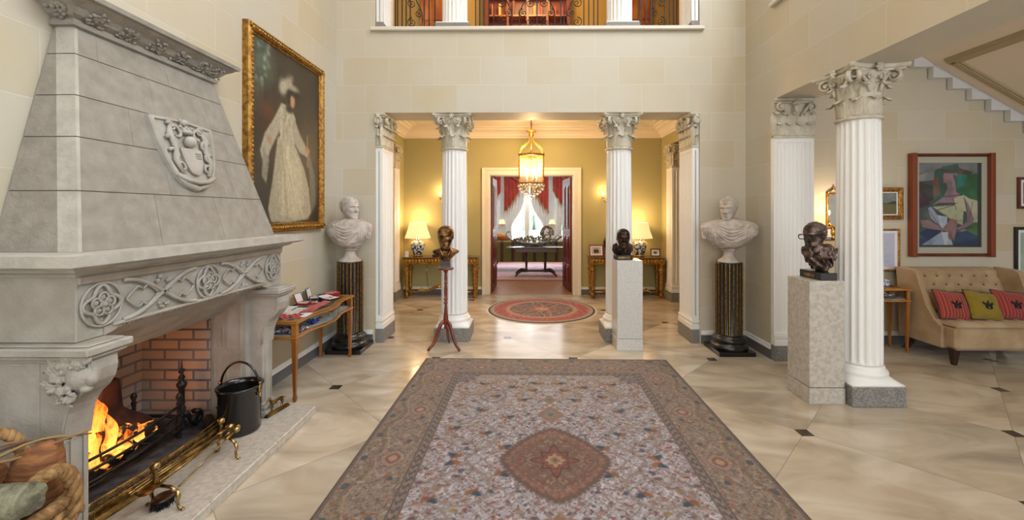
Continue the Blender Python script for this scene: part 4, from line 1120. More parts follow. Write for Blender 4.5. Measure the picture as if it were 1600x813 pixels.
def body_hand(m, z, H):
    tab = [(0, .035, .045, .03), (.03, .05, .06, .03), (.07, .085, .085, .02), (.12, .115, .098, .015), (.165, .125, .092, .02), (.20, .10, .075, .03), (.225, .065, .055, .03)]
    m.loft([[(w * math.cos(a), cy + d * math.sin(a), z + zz) for a in [2 * PI * i / 32 for i in range(32)]] for zz, w, d, cy in tab])
    T = head(m, HB, HBR, HBH, 'curls', .03, 1.0, True, 5, 60)
    m.T = Matrix.Translation((.0, 0, z - .01)) @ Matrix.Rotation(.42, 4, 'Z')
    # forearm rising to the chin, palm, four fingers and thumb
    m.tube([(.075, -.04, .035), (.065, -.085, .06), (.04, -.125, .10), (.022, -.135, .13)], [.030, .028, .022, .018], 12)
    m.loft([[(.015 + w * math.cos(a), -.140 + d * math.sin(a) + dy, zz) for a in [2 * PI * i / 16 for i in range(16)]] for zz, w, d, dy in ((.12, .022, .014, 0), (.14, .032, .014, -.002), (.165, .037, .013, -.002), (.178, .033, .010, 0))])
    for i, (fx, ln) in enumerate(((-.016, .040), (.003, .050), (.021, .054), (.038, .046))):
        m.tube([(fx, -.142, .168), (fx - .004, -.156, .170 + ln * .4), (fx - .011, -.152, .170 + ln * .75), (fx - .016, -.136, .170 + ln)], [.0098, .0092, .0085, .006], 8)
    m.tube([(-.010, -.138, .135), (-.030, -.142, .158), (-.037, -.140, .186), (-.032, -.132, .204)], [.0115, .0105, .0095, .007], 8)
    m.T = Matrix.Identity(4)
    # open collar, lapels and modelled coat
    for s in (-1, 1): m.tube([(s * .05, .04, z + .22), (s * .065, -.02, z + .20), (s * .05, -.075, z + .15), (s * .015, -.085, z + .07)], [.010, .018, .016, .006], 8)
    rnd = random.Random(9)
    for k in range(60):
        a = rnd.uniform(0, 2 * PI); zz = rnd.uniform(.02, .19); w = .045 + .08 * math.sin(min(1, zz / .15) * PI / 2); m.ball((w * math.cos(a), .02 + w * .8 * math.sin(a), z + zz), (rnd.uniform(.007, .012), rnd.uniform(.007, .012), rnd.uniform(.012, .026)), 7, 5)
    return T
bt = modern_bust('bronze_bust', 'dark bronze bust in glasses with a hand at the chin, on the tan pedestal', (2.375, 3.40, .963), -PI / 2 + .0, .25, 'curls', (.25, .135, .06, 'box'), body_hand, mt=BRONZED, plate=.13, sm=.0034)
m = MB(); m.smooth = True; m.at(HB, HBR, HBH)
for s in (-1, 1):
    m.tube([(s * .15 + .125 * math.copysign(abs(math.cos(a)) ** .6, math.cos(a)), -.50 + .04 * abs(s * .15 + .12 * math.cos(a)), .53 + .085 * math.copysign(abs(math.sin(a)) ** .6, math.sin(a))) for a in [2 * PI * i / 24 for i in range(24)]], .018, 6, closed=True)
    m.tube([(s * .28, -.49, .56), (s * .36, -.30, .56), (s * .375, .04, .55)], .015, 6)
m.tube([(-.03, -.51, .56), (0, -.515, .57), (.03, -.51, .56)], .016, 6)
m.build('spectacles', BLACK, bt)
# stone pedestals
def stone_ped(label, loc, w, d, h, mt, name='stone_pedestal'):
    t = thing(name, label, 'pedestal', loc)
    MB().box(-w / 2, w / 2, -d / 2, d / 2, .128, h, .003).build('shaft', mt, t)
    MB().box(-w / 2 + .004, w / 2 - .004, -d / 2 + .004, d / 2 - .004, .122, .13).build('shadow_gap', JOINT, t)
    MB().box(-w / 2 - .003, w / 2 + .003, -d / 2 - .003, d / 2 + .003, 0, .123, .003).build('base', mt, t)
stone_ped('tall square tan travertine pedestal beside the large near column', (2.352, 3.40, 0), .275, .275, .963, TRAV)
stone_ped('speckled pale grey square stone pedestal before the right opening column', (1.122, 4.637, 0), .277, .27, .975, TRAVD)

# ------------------------------------------------------------ log basket
ROPE = mat('twisted_straw_rope', 'a88558', .85, col2='7a5a34', scale=30, bump=.5, bscale=90)
def rope(m, path, R, strands=3, turns=8, n=90, r=None):
    path = [Vector(p) for p in path]
    # resample by catmull
    def cr(t):
        k = t * (len(path) - 1); i = min(int(k), len(path) - 2); f = k - i
        p0, p1, p2, p3 = path[max(i - 1, 0)], path[i], path[i + 1], path[min(i + 2, len(path) - 1)]
        return .5 * ((2 * p1) + (p2 - p0) * f + (2 * p0 - 5 * p1 + 4 * p2 - p3) * f * f + (3 * p1 - p0 - 3 * p2 + p3) * f ** 3)
    P = [cr(i / n) for i in range(n + 1)]; up = Vector((0, 0, 1)); fr = []
    for i, p in enumerate(P):
        t = (P[min(i + 1, n)] - P[max(i - 1, 0)]).normalized()
        a = up - t * up.dot(t)
        if a.length < .05: a = t.orthogonal()
        a.normalize(); up = a; fr.append((a, t.cross(a)))
    for s in range(strands):
        m.tube([P[i] + fr[i][0] * (R * math.cos(2 * PI * (turns * i / n + s / strands))) + fr[i][1] * (R * math.sin(2 * PI * (turns * i / n + s / strands))) for i in range(n + 1)], r or R * .95, 7)
t = thing('log_basket', 'woven straw log basket with thick twisted rope handles, bottom left', 'basket', (-1.815, 1.34, 0))
m = MB(); m.smooth = True
for k in range(15):
    z = .018 + k * .034; R = .19 + .035 * math.sin(min(1, z / .5) * PI / 2)
    m.tube([((R + .004 * math.cos(i * 1.57 + k * PI)) * math.cos(2 * PI * i / 72), (R + .004 * math.cos(i * 1.57 + k * PI)) * math.sin(2 * PI * i / 72), z + .004 * math.sin(i * 1.57 + k * PI)) for i in range(72)], .018, 6, closed=True)
m.lathe([(.001, .004), (.18, .004), (.18, .012), (.001, .012)], 32); m.build('woven_body', ROPE, t)
m = MB(); m.smooth = True; rope(m, [(.229 * math.cos(a), .229 * math.sin(a), .50) for a in [2 * PI * i / 16 for i in range(17)]], .012, 3, 26, 200); m.build('rim', ROPE, t)
m = MB(); m.smooth = True; rope(m, [(.215, -.10, .44), (.225, -.085, .54), (.235, -.03, .62), (.24, .03, .635), (.235, .085, .58), (.225, .11, .44)], .012, 3, 6, 110); m.build('handle', ROPE, t)
m = MB(); m.smooth = True; rope(m, [(-.235, -.01, .44), (-.215, .03, .56), (-.19, .10, .66), (-.13, .16, .69), (-.08, .19, .64), (-.06, .20, .46)], .011, 3, 7, 110); m.build('handle', ROPE, t)
BARK = mat('lichen_grey_bark', '8a8a74', .95, col2='5c5a4a', scale=22, bump=.9, bscale=40, bdist=.02); CUT = mat('split_log_wood', '94643e', .8, col2='6e4428', scale=14, stretch=(1, 1, 5)); BARKB = mat('brown_bark', '6a4a34', .95, col2='3f2c20', scale=20, bump=.8)
log('firewood_log', 'grey lichen covered log on top of the basket, nearest the camera', 'log', (-2.02, 1.24, .60), (-1.535, 1.27, .608), .048, [BARK, BARK], 11)
m = MB(); m.loft([[(x * k + s, y * k + .01, z) for x, y in ((-.085, -.03), (-.03, -.05), (.04, -.045), (.075, -.01), (.05, .05), (-.03, .055))] for z, k, s in ((-.16, 1, 0), (.0, 1.0, .0), (.09, .85, .012), (.13, .55, .03), (.145, .25, .035))])
tag(m.build('firewood_log', CUT), 'thick upright split log with orange brown face behind the grey log', 'log').location = (-1.705, 1.42, .555)
log('firewood_log', 'reddish barked log lying behind the grey log at the left edge', 'log', (-2.05, 1.38, .60), (-1.80, 1.40, .605), .032, [mat('reddish_bark', '8f5a3e', .9, col2='6a3c28', bump=.6), CUT], 13)
log('firewood_log', 'brown log lower in the basket under the grey log', 'log', (-1.96, 1.22, .50), (-1.67, 1.28, .50), .05, [BARKB, CUT], 14)
rnd = random.Random(8)
for i in range(5):
    m = MB(); m.smooth = True
    a = Vector((-1.96, 1.33 + .015 * i, .615 + .012 * i)); b = Vector((-1.555 - .035 * i * (i > 1), 1.46 + .012 * i, .715 - .008 * i))
    pts = [a + (b - a) * (k / 8) + Vector((0, 0, .012 * math.sin(k + i)))+ Vector((rnd.uniform(-.004, .004), 0, rnd.uniform(-.004, .004))) for k in range(9)]
    mid = pts[4].copy(); m.tube([p - mid for p in pts], [.007 - .0005 * k for k in range(9)], 6)
    o_ = m.build('kindling_stick', mat('dry_stick_%d' % i, ['8a6e4c', '6e5238', '9a8058', '5a4230', '7c6448'][i], .9)); o_.location = mid
    tag(o_, ['longest pale dry stick sticking out of the log basket towards the fire', 'brown dry stick just under the longest one in the log basket', 'light tan stick crossing the middle of the kindling bundle', 'darkest short stick in the kindling bundle', 'greyish stick at the back of the kindling bundle'][i], 'stick', 'kindling sticks on the log basket')
# ------------------------------------------------------------ woven and painted surfaces: colour computed per point
def lin(c):
    c = np.asarray(c, float); return np.where(c <= 0.04045, c / 12.92, ((c + 0.055) / 1.055) ** 2.4)
def hx3(h): return np.array([int(h[i:i + 2], 16) / 255 for i in (0, 2, 4)])
class Paint:
    def __init__(s, U, V, base): s.U, s.V = U, V; s.C = np.empty(U.shape + (3,)); s.C[:] = hx3(base)
    def mix(s, mask, col, a=1.0):
        c = hx3(col) if isinstance(col, str) else col
        k = (np.clip(mask, 0, 1) * a)[..., None]; s.C = s.C * (1 - k) + c * k; return s
    def ell(s, cx, cy, rx, ry, col, soft=.15, a=1.0, rot=0.0):
        du, dv = s.U - cx, s.V - cy; c, q = math.cos(rot), math.sin(rot)
        d = np.sqrt(((du * c + dv * q) / rx) ** 2 + ((-du * q + dv * c) / ry) ** 2)
        return s.mix((1 + soft - d) / (2 * soft), col, a)
    def poly(s, pts, col, a=1.0, soft=.004):
        inside = np.zeros(s.U.shape, bool); n = len(pts)
        for i in range(n):
            (x0, y0), (x1, y1) = pts[i], pts[(i + 1) % n]
            if y0 == y1: continue
            cond = ((s.V > min(y0, y1)) & (s.V <= max(y0, y1)) & (s.U < x0 + (s.V - y0) * (x1 - x0) / (y1 - y0))); inside ^= cond
        return s.mix(inside.astype(float), col, a)
    def line(s, p, q, w, col, a=1.0):
        p, q = np.array(p), np.array(q); d = q - p; L = (d ** 2).sum() + 1e-9
        t = np.clip(((s.U - p[0]) * d[0] + (s.V - p[1]) * d[1]) / L, 0, 1)
        r = np.hypot(s.U - p[0] - t * d[0], s.V - p[1] - t * d[1]); return s.mix((w - r) / (w * .5) + .5, col, a)
def vnoise(x, y, seed=0):
    r = np.random.RandomState(seed); T_ = r.rand(64, 64); xi, yi = np.floor(x).astype(int), np.floor(y).astype(int); fx, fy = x - xi, y - yi
    fx = fx * fx * (3 - 2 * fx); fy = fy * fy * (3 - 2 * fy); g = lambda a, b: T_[a % 64, b % 64]
    return (g(xi, yi) * (1 - fx) + g(xi + 1, yi) * fx) * (1 - fy) + (g(xi, yi + 1) * (1 - fx) + g(xi + 1, yi + 1) * fx) * fy
def fbm(x, y, seed=0, o=4): return sum(vnoise(x * 2 ** k, y * 2 ** k, seed + k) / 2 ** (k + 1) for k in range(o))
def sheet(name, mt, w, h, nx, ny, fn, plane='xy', th=.0, parent=None):
    """coloured surface: fn(U,V)->(ny+1,nx+1,3) srgb; plane xy (flat), xz (faces -y), yz (faces +x)"""
    u = np.linspace(0, 1, nx + 1); v = np.linspace(0, 1, ny + 1); U, V = np.meshgrid(u, v)
    C = lin(np.clip(fn(U, V), 0, 1)); A = (U - .5) * w; B = (V - .5) * h; O = np.zeros_like(A)
    co_ = {'xy': np.stack([A, B, O + th], -1), 'xz': np.stack([A, O, B], -1), 'yz': np.stack([O, A, B], -1)}[plane].reshape(-1, 3)
    nv = co_.shape[0]; i = np.arange(nx)[None, :] + (nx + 1) * np.arange(ny)[:, None]
    q = np.stack([i, i + 1, i + nx + 2, i + nx + 1], -1).reshape(-1, 4)
    me = bpy.data.meshes.new(name); me.vertices.add(nv); me.vertices.foreach_set('co', co_.ravel()); nq = len(q)
    me.loops.add(nq * 4); me.loops.foreach_set('vertex_index', q.ravel().astype(np.int32)); me.polygons.add(nq); me.polygons.foreach_set('loop_start', np.arange(0, nq * 4, 4, dtype=np.int32))
    me.update(calc_edges=True); me.validate()
    ca = me.color_attributes.new('Col', 'FLOAT_COLOR', 'POINT'); ca.data.foreach_set('color', np.concatenate([C.reshape(-1, 3), np.ones((nv, 1))], 1).ravel().astype(np.float32))
    me.materials.append(mt); o_ = bpy.data.objects.new(name, me); COL.objects.link(o_)
    if parent: o_.parent = parent
    return o_
WOOL = mat('knotted_wool', '8a7a70', .95, attr=True, bump=.35, bscale=260, sheen=.15)
CANVAS = mat('varnished_oil_canvas', '3a3226', .45, attr=True, bump=.15, bscale=120)
RW, RL = 2.43, 3.44
def rug_col(U, V):
    x = (U - .5) * RW; y = (V - .5) * RL; ax, ay = np.abs(x), np.abs(y)
    P = Paint(ax, ay, 'a5a1a8'); F1 = np.sin
    def arab(sc, s, thr):
        a = F1(sc * ax + 2.4 * F1(sc * .57 * ay + s)) * F1(sc * ay + 2.4 * F1(sc * .61 * ax + s * 2)); return np.clip((thr - np.abs(a)) / (thr * .6), 0, 1)
    n1 = fbm(ax * 9, ay * 9, 3); n2 = fbm(ax * 26, ay * 26, 7, 3); n3 = vnoise(ax * 95, ay * 95, 9); n4 = vnoise(ax * 60 + 9, ay * 60, 12); n5 = vnoise(ax * 45, ay * 45 + 5, 17)
    # field
    P.mix(np.clip((n1 - .50) * 6, 0, 1), '93888a', .55)
    P.mix(arab(21, .4, .17), '7d6763', .75); P.mix(arab(37, 1.4, .16), '8a6f66', .6); P.mix(arab(58, 2.2, .16), 'b9b6c2', .6)
    P.mix(np.clip((n3 - .70) * 8, 0, 1), '52444a', .85); P.mix(np.clip((n4 - .74) * 9, 0, 1), '8e5147', .75); P.mix(np.clip((n5 - .78) * 9, 0, 1), 'c3bfca', .8); P.mix(np.clip((.2 - n4) * 9, 0, 1), '7d7462', .7)
    # far and near ends of the field warm towards beige
    P.mix(np.clip((ay - .78) * 2.2 + (n1 - .5) * 3, 0, 1), '9a8a74', .55)
    # curled cloud bands
    for (cx, cy, r, c) in ((.62, 1.02, .14, '8c6656'), (.36, 1.12, .09, '8c6656'), (.70, .55, .16, '8a7a72'), (.45, .86, .10, '7c6a70'), (.52, .25, .15, '8a7a72'), (.78, .85, .10, '8c6656')):
        d = np.hypot(ax - cx, (ay - cy)); P.mix((.010 - np.abs(d - r)) / .004, c, .9); P.mix((.007 - np.abs(d - r * .6)) / .004, c, .7)
    # flower clusters: blue, ochre, red
    for (cx, cy) in ((.11, 1.12), (.12, .98), (.42, .86), (.52, .62), (.20, .80), (.66, .36), (.44, .30), (.30, .52), (.62, .04), (.72, .70), (.56, 1.10), (.30, 1.04), (.30, .14), (.84, .20), (.83, .5)):
        k = 1 if (cx * 7 + cy * 3) % 1 > .5 else -1
        P.ell(cx, cy, .026, .018, '22384c', .35); P.ell(cx - k * .018, cy + .014, .016, .010, '22384c', .4); P.ell(cx + k * .032, cy - .008, .022, .015, '85562a', .35); P.ell(cx + k * .045, cy + .008, .012, .010, '85562a', .4); P.ell(cx + k * .008, cy - .028, .021, .013, '7e443a', .35); P.ell(cx + k * .012, cy - .034, .010, .007, 'b48a78', .3)
    rnd = random.Random(4)
    for i in range(70):
        cx, cy = rnd.uniform(.02, .80), rnd.uniform(.02, 1.28); c = rnd.choice(['7a3f3a', '3c4a5a', '8a6a3a', 'b39a92', '5a4048', '8e6a60'])
        P.ell(cx, cy, rnd.uniform(.012, .024), rnd.uniform(.009, .017), c, .35, .9)
    # small pendants above and below the medallion
    for cy, s in ((.80, .9), (.56, 1.5)):
        P.mix((1 - (ax / (.075 * s) + np.abs(ay - cy) / (.095 * s))) * 6, '8c6452', .95); P.mix((1 - (ax / (.045 * s) + np.abs(ay - cy) / (.06 * s))) * 6, '7e7468', 1); P.ell(0, cy, .018, .014, '47585c')
    # medallion: pointed, feathered edge
    th = np.arctan2(ay, ax); rr = (np.abs(ax / .345) ** 1.35 + np.abs(ay / .385) ** 1.35) ** (1 / 1.35)
    lim = .98 + .045 * np.abs(np.sin(th * 30))
    P.mix((lim - rr) * 14, '5f463c', 1); P.mix((lim - .13 - rr) * 18, '7e584a', 1); P.mix((.78 - rr) * 20, '745a4a', 1)
    md = rr < .78
    P.mix(md * np.clip((n3 - .62) * 8, 0, 1), '5c3430', .8); P.mix(md * np.clip((n4 - .70) * 8, 0, 1), '97796a', .8); P.mix(md * arab(34, .9, .18), '6d4a40', .8); P.mix(md * np.clip((.25 - n5) * 8, 0, 1), '5b6152', .6)
    P.mix((.030 - np.abs(rr - .66)) * 60 * (np.sin(th * 12) > -.2), '7c3c30', .7)
    P.mix((.06 - np.abs(rr - .84)) * 25 * np.clip(np.sin(th * 26), 0, 1), '9a6656', .7)
    star = .36 + .06 * np.cos(th * 8) + .03 * np.cos(th * 4)
    P.mix((star - rr) * 30, '4c2320', 1); P.mix((star - .05 - rr) * 30, '7c4a3e', 1); P.mix((star - .05 - rr) * 30 * np.clip(np.sin(rr * 60), 0, 1), '6e2c28', .6)
    P.mix((.17 + .02 * np.cos(th * 8) - rr) * 40, 'a58a68', 1); P.mix((.11 - rr) * 40, '8a6d56', 1); P.mix((.05 - rr) * 60, '7e3a30', 1)
    # guard stripe and border
    ex = RW / 2 - ax; ey = RL / 2 - ay; e = np.minimum(ex, ey); s_ = np.where(ex < ey, ay, ax)
    # dark corner pieces
    cd = np.hypot(ax - .79, ay - 1.28); P.mix((.17 + .02 * np.cos(np.arctan2(ay - 1.28, ax - .79) * 12) - cd) * 30, '2c2c3a', .85); P.mix((.16 - cd) * 30 * np.clip((n3 - .5) * 8, 0, 1), '9a8a80', .9); P.mix((cd < .15) * arab(70, .3, .25), '8a7a80', .9)
    P.mix((.425 - e) * 300, '5c4e48', 1); P.mix((.415 - e) * 300, '7e6e66', 1); P.mix(((e > .372) & (e < .41)) * np.clip(np.sin(s_ * 105 + np.sin(e * 160) * 1.5) * 3, 0, 1), '453a3c', .8); P.mix((.368 - e) * 300, '4e423e', 1); P.mix((.36 - e) * 300, '857466', 1)
    b = e < .358
    P.mix(b * np.clip((n1 - .46) * 5, 0, 1), '8d7470', .8); P.mix(b * arab(24, 1.0, .2), '6c5a50', .7); P.mix(b * arab(47, .2, .2), '8f7f74', .6); P.mix(b * np.clip((n3 - .7) * 8, 0, 1), '4b3f3e', .7); P.mix(b * np.clip((n4 - .74) * 8, 0, 1), '8c4a40', .65); P.mix(b * np.clip((n5 - .76) * 8, 0, 1), 'a4988e', .7)
    P.mix((.015 - np.abs(e - .10 - .03 * np.sin(s_ * 14))) * 90, '6b5a3c', .6); P.mix((.008 - np.abs(e - .13 - .03 * np.sin(s_ * 14))) * 160, 'a58f72', .7)
    # medallions of the border
    k = np.round(s_ / .62) * .62; q_ = (s_ - k) / .085; dd = np.abs(q_) ** 1.5 + np.abs((e - .235) / .075) ** 1.5
    P.mix(b * (1 - dd) * 9, '93806e', .8); P.mix(b * (.06 - np.abs(dd - 1)) * 20, '3f3638', .9); P.mix(b * (.55 - dd) * 9, '7c3d36', .8); P.mix(b * (.28 - dd) * 9, 'a89078', .9)
    k2 = np.round((s_ - .31) / .31) * .31 + .155; d2 = np.hypot((s_ - k2) / .03, (e - .26) / .024); P.mix(b * (1 - d2) * 6, '8a5a32', .9); d3 = np.hypot((s_ - k2 - .035) / .022, (e - .28) / .018); P.mix(b * (1 - d3) * 6, '34465a', .9); d4 = np.hypot((s_ - k2 + .035) / .025, (e - .24) / .02); P.mix(b * (1 - d4) * 6, '8c4238', .9)
    d5 = np.hypot((s_ - np.round(s_ / .26) * .26) / .03, (e - .06) / .022); P.mix(b * (1 - d5) * 6, '33404c', .8)
    P.mix((.030 - e) * 200, '64534a', .9); P.mix((.012 - e) * 300, '4a3f3a', .9)
    dk = np.clip((vnoise(x * 120 + 300, y * 120 + 300, 21) - .35) * 2.2, 0, 1)[..., None]
    return P.C * (.80 + .12 * dk)
rg = thing('persian_rug', 'large patterned wool rug with central medallion on the marble floor', 'rug', (.172, 2.49, 0), -.012)
sheet('pile', WOOL, RW, RL, 560, 790, rug_col, th=.012, parent=rg)
MB().box(-RW / 2, RW / 2, -RL / 2, RL / 2, .001, .0115).build('backing', mat('rug_backing', '7a6a5a', .95), rg)
FR = mat('cotton_fringe', 'a99a8c', .95)
m = MB()
for s in (-1, 1):
    for i in range(240):
        x = -RW / 2 + RW * (i + .5) / 240; m.add([(x - .004, s * RL / 2, .006), (x + .003, s * RL / 2, .006), (x + .002 + .006 * math.sin(i * 1.7), s * (RL / 2 + .035), .0015), (x - .003 + .006 * math.sin(i * 1.7), s * (RL / 2 + .035), .0015), (x, s * RL / 2, .011)], [(0, 1, 2, 3), (0, 4, 1), (0, 3, 4), (1, 4, 2), (3, 2, 4)], False)
f_ = m.build('fringe', FR, rg); f_['kind'] = 'stuff'
# round rug
RR = .815
def rrug(U, V):
    x = (U - .5) * 2 * RR; y = (V - .5) * 2 * RR; r = np.hypot(x, y) / RR; th = np.arctan2(y, x); P = Paint(x, y, '8a7a6c')
    n3 = vnoise(x * 70 + 40, y * 70 + 40, 3); n4 = vnoise(x * 40 + 40, y * 40 + 40, 5)
    P.mix((.97 - r) * 60, '8e7c70'); P.mix((.90 - r) * 60, '9a4438'); P.mix((.68 - r) * 60, '9c7a60'); P.mix((.60 - r) * 50 + .3 * np.sin(th * 16), '2b2c30')
    P.mix((r < .9) * (r > .68) * np.clip((n3 - .6) * 6, 0, 1), '63282a', .9); P.mix((r < .9) * (r > .68) * np.clip((.3 - n4) * 6, 0, 1), 'b07a62', .9)
    P.mix((.06 - np.abs(r - .79 - .03 * np.sin(th * 20))) * 20, '7a2e30', .7)
    P.mix((r < .6) * np.clip((n3 - .52) * 7, 0, 1), '8a6a5c', .95); P.mix((r < .58) * np.clip((n4 - .66) * 7, 0, 1), '9c4a40', .95); P.mix((r < .55) * (np.abs(np.sin(th * 8) * .18 + .40 - r) < .02), 'a89884', .9)
    P.mix((.22 + .04 * np.cos(th * 8) - r) * 50, '8c4a40'); P.mix((.14 - r) * 50 * np.clip((n3 - .3) * 6, 0, 1), 'a88c74')
    P.mix((r > .965), '1d1b1c'); return P.C
rr_ = thing('round_rug', 'round red and black patterned rug on the lobby floor', 'rug', (.232, 6.40, 0))
o_ = sheet('pile', WOOL, 2 * RR, 2 * RR, 200, 200, rrug, th=.011, parent=rr_)
me = o_.data
import bmesh
bm = bmesh.new(); bm.from_mesh(me); bmesh.ops.delete(bm, geom=[v for v in bm.verts if math.hypot(v.co.x, v.co.y) > RR], context='VERTS'); bm.to_mesh(me); bm.free()
m = MB(); m.lathe([(RR, .001), (RR + .004, .006), (RR, .0105)], 96); m.build('edge_binding', mat('dark_binding', '1d1b1c', .9), rr_)
m = MB()
for i in range(220):
    a = 2 * PI * i / 220; c, s = math.cos(a), math.sin(a); m.add([(c * RR - s * .009, s * RR + c * .009, .005), (c * RR + s * .009, s * RR - c * .009, .005), (c * (RR + .05), s * (RR + .05), .0012), (c * RR, s * RR, .009)], [(0, 1, 2), (0, 2, 3), (1, 3, 2)], False)
f_ = m.build('fringe', mat('pale_fringe', 'd8cfc0', .95), rr_); f_['kind'] = 'stuff'

# ------------------------------------------------------------ framed pictures
def frame_mb(w, h, P, sx=1):
    """profile P of (outward, height) swept round w x h opening in the xz plane facing -y"""
    m = MB(); rings = []
    for (x, z) in ((-w / 2, -h / 2), (w / 2, -h / 2), (w / 2, h / 2), (-w / 2, h / 2), (-w / 2, -h / 2)):
        dx, dz = (1 if x > 0 else -1), (1 if z > 0 else -1); rings.append([(x + dx * a, -b, z + dz * a) for a, b in P])
    m.loft(rings, True, False, False); return m
def portrait(U, V):
    P = Paint(U, V, '383024'); n = fbm(U * 8, V * 11, 2); P.mix((n - .45) * 3, '4c4030', .7); P.mix((V - .3) * .6, '463b2e', .6)
    P.ell(.12, .90, .13, .12, '5d6a5a', .7, .8)
    r = random.Random(2)
    for i in range(26): P.ell(r.uniform(.0, .22), r.uniform(.72, 1.0), .02, .014, r.choice(['8a948a', '6d7c6c', '3f4c40']), .5, .8)
    for i in range(10): P.line((.03 + i * .012, .78), (.03 + i * .012, .55 + r.uniform(0, .1)), .003, '7c7a60', .5)
    P.ell(.22, .60, .13, .10, '4e2f22', .6, .8); P.ell(.2, .63, .07, .04, '6a4426', .6, .6)
    # parasol
    P.poly([(.80, .50), (.93, .30), (.95, .12), (.86, .05), (.84, .20)], '6c6a60', .8); P.line((.79, .56), (.80, .36), .008, 'a07a4a')
    # skirt
    P.poly([(.33, .50), (.52, .53), (.62, .45), (.74, .34), (.82, .22), (.86, .06), (.80, .02), (.45, .0), (.24, .01), (.20, .08), (.26, .25)], '9c937c'); P.poly([(.40, .48), (.55, .48), (.68, .35), (.74, .12), (.60, .03), (.36, .05), (.34, .25)], 'b0a68c', .8)
    for i in range(16):
        a = r.uniform(.3, .75); P.line((.42 + r.uniform(-.05, .1), .48), (a, .03), .008, r.choice(['c4bb9e', '857c66', '968d76', 'b8ae92']), .5)
    P.ell(.55, .22, .10, .16, 'b5ab90', .9, .5)
    # bodice and sleeves
    P.poly([(.38, .70), (.52, .70), (.60, .64), (.60, .50), (.52, .46), (.38, .47), (.33, .58)], 'a69c86'); P.poly([(.38, .70), (.28, .60), (.16, .50), (.10, .40), (.16, .30), (.24, .42), (.34, .52)], 'a39a86'); P.poly([(.14, .42), (.12, .26), (.18, .22), (.22, .36)], '8a8270', .9)
    P.poly([(.56, .66), (.66, .56), (.78, .48), (.80, .42), (.66, .44), (.56, .50)], '9c9380'); P.ell(.79, .465, .045, .02, 'a8765a', .3); P.ell(.22, .47, .03, .03, 'a07c5e', .4, .8)
    for i in range(14): P.line((r.uniform(.36, .56), .68), (r.uniform(.36, .56), .50), .005, r.choice(['c8c0aa', '847b68']), .5)
    P.ell(.50, .685, .055, .022, '302a22', .4)
    P.ell(.54, .745, .042, .042, 'b08468', .25); P.ell(.565, .74, .018, .03, '8f5e48', .5, .8); P.ell(.50, .76, .035, .045, '2a2018', .3, .9)
    P.ell(.545, .745, .030, .036, 'b4886c', .3)
    P.ell(.54, .80, .13, .026, '26221c', .3, 1, -.12); P.ell(.46, .83, .10, .035, '9a917c', .4, 1, .5); P.ell(.40, .80, .05, .045, 'a9a08a', .5, .9); P.ell(.54, .825, .10, .02, 'b0a68e', .5, .8)
    C = P.C
    for _ in range(2): C = (C + np.roll(C, 1, 0) + np.roll(C, -1, 0) + np.roll(C, 1, 1) + np.roll(C, -1, 1)) / 5
    k = .86 + .28 * fbm(U * 60, V * 80, 5, 2)[..., None]
    return C * k
t = thing('portrait_painting', 'tall gilt framed oil portrait of a seated lady in white dress and feathered hat', 'painting', (XL, 3.795, 2.165), PI / 2)
fw, fh, fb = 1.21, 1.67, .074
m = frame_mb(fw - 2 * fb, fh - 2 * fb, [(0, 0), (0, .03), (.008, .036), (.014, .03), (.02, .045), (.034, .060), (.048, .058), (.055, .05), (.062, .056), (fb, .048), (fb, 0)]); m.build('frame', GOLD, t)
m = MB(); m.smooth = True; rnd = random.Random(6)
for (x0, z0, x1, z1) in ((-fw / 2, -fh / 2, fw / 2, -fh / 2), (fw / 2, -fh / 2, fw / 2, fh / 2), (fw / 2, fh / 2, -fw / 2, fh / 2), (-fw / 2, fh / 2, -fw / 2, -fh / 2)):
    L = math.hypot(x1 - x0, z1 - z0); k = int(L / .035)
    for i in range(k):
        f = (i + .5) / k; x, z = x0 + (x1 - x0) * f, z0 + (z1 - z0) * f; cx, cz = (-1 if abs(x) > fw / 2 - .01 else 0), (-1 if abs(z) > fh / 2 - .01 else 0)
        x += -math.copysign(.036, x) * (cx != 0); z += -math.copysign(.036, z) * (cz != 0)
        m.ball((x, -.058 - .003 * (i % 2), z), (.012, .008, .012), 6, 5)
m.build('frame_ornament', GILT, t)
sheet('canvas', CANVAS, fw - 2 * fb, fh - 2 * fb, 150, 220, portrait, 'xz', parent=t).location = (0, -.022, 0)
def picture(name, label, loc, w, h, fw_, depth, fmat, fn, mtw=0, nx=80, ny=80, cat='picture', rz=0, glass=False, fmat2=None, pnt=None):
    t = thing(name, label, cat, loc, rz)
    frame_mb(w - 2 * fw_, h - 2 * fw_, [(0, 0), (0, depth * .6), (fw_ * .25, depth * .75), (fw_ * .5, depth), (fw_ * .85, depth * .95), (fw_, depth * .7), (fw_, 0)]).build('frame', fmat, t)
    if mtw:
        frame_mb(w - 2 * fw_ - 2 * mtw, h - 2 * fw_ - 2 * mtw, [(0, 0), (0, depth * .35), (.002, depth * .4), (mtw, depth * .4), (mtw, 0)]).build('mount', fmat2 or PAPER, t)
    sheet('image', pnt or CANVAS, w - 2 * fw_ - 2 * mtw, h - 2 * fw_ - 2 * mtw, nx, ny, fn, 'xz', parent=t).location = (0, -depth * .3, 0)
    return t
WALNUT = mat('chestnut_frame', '6e3420', .4, col2='542414', scale=5)
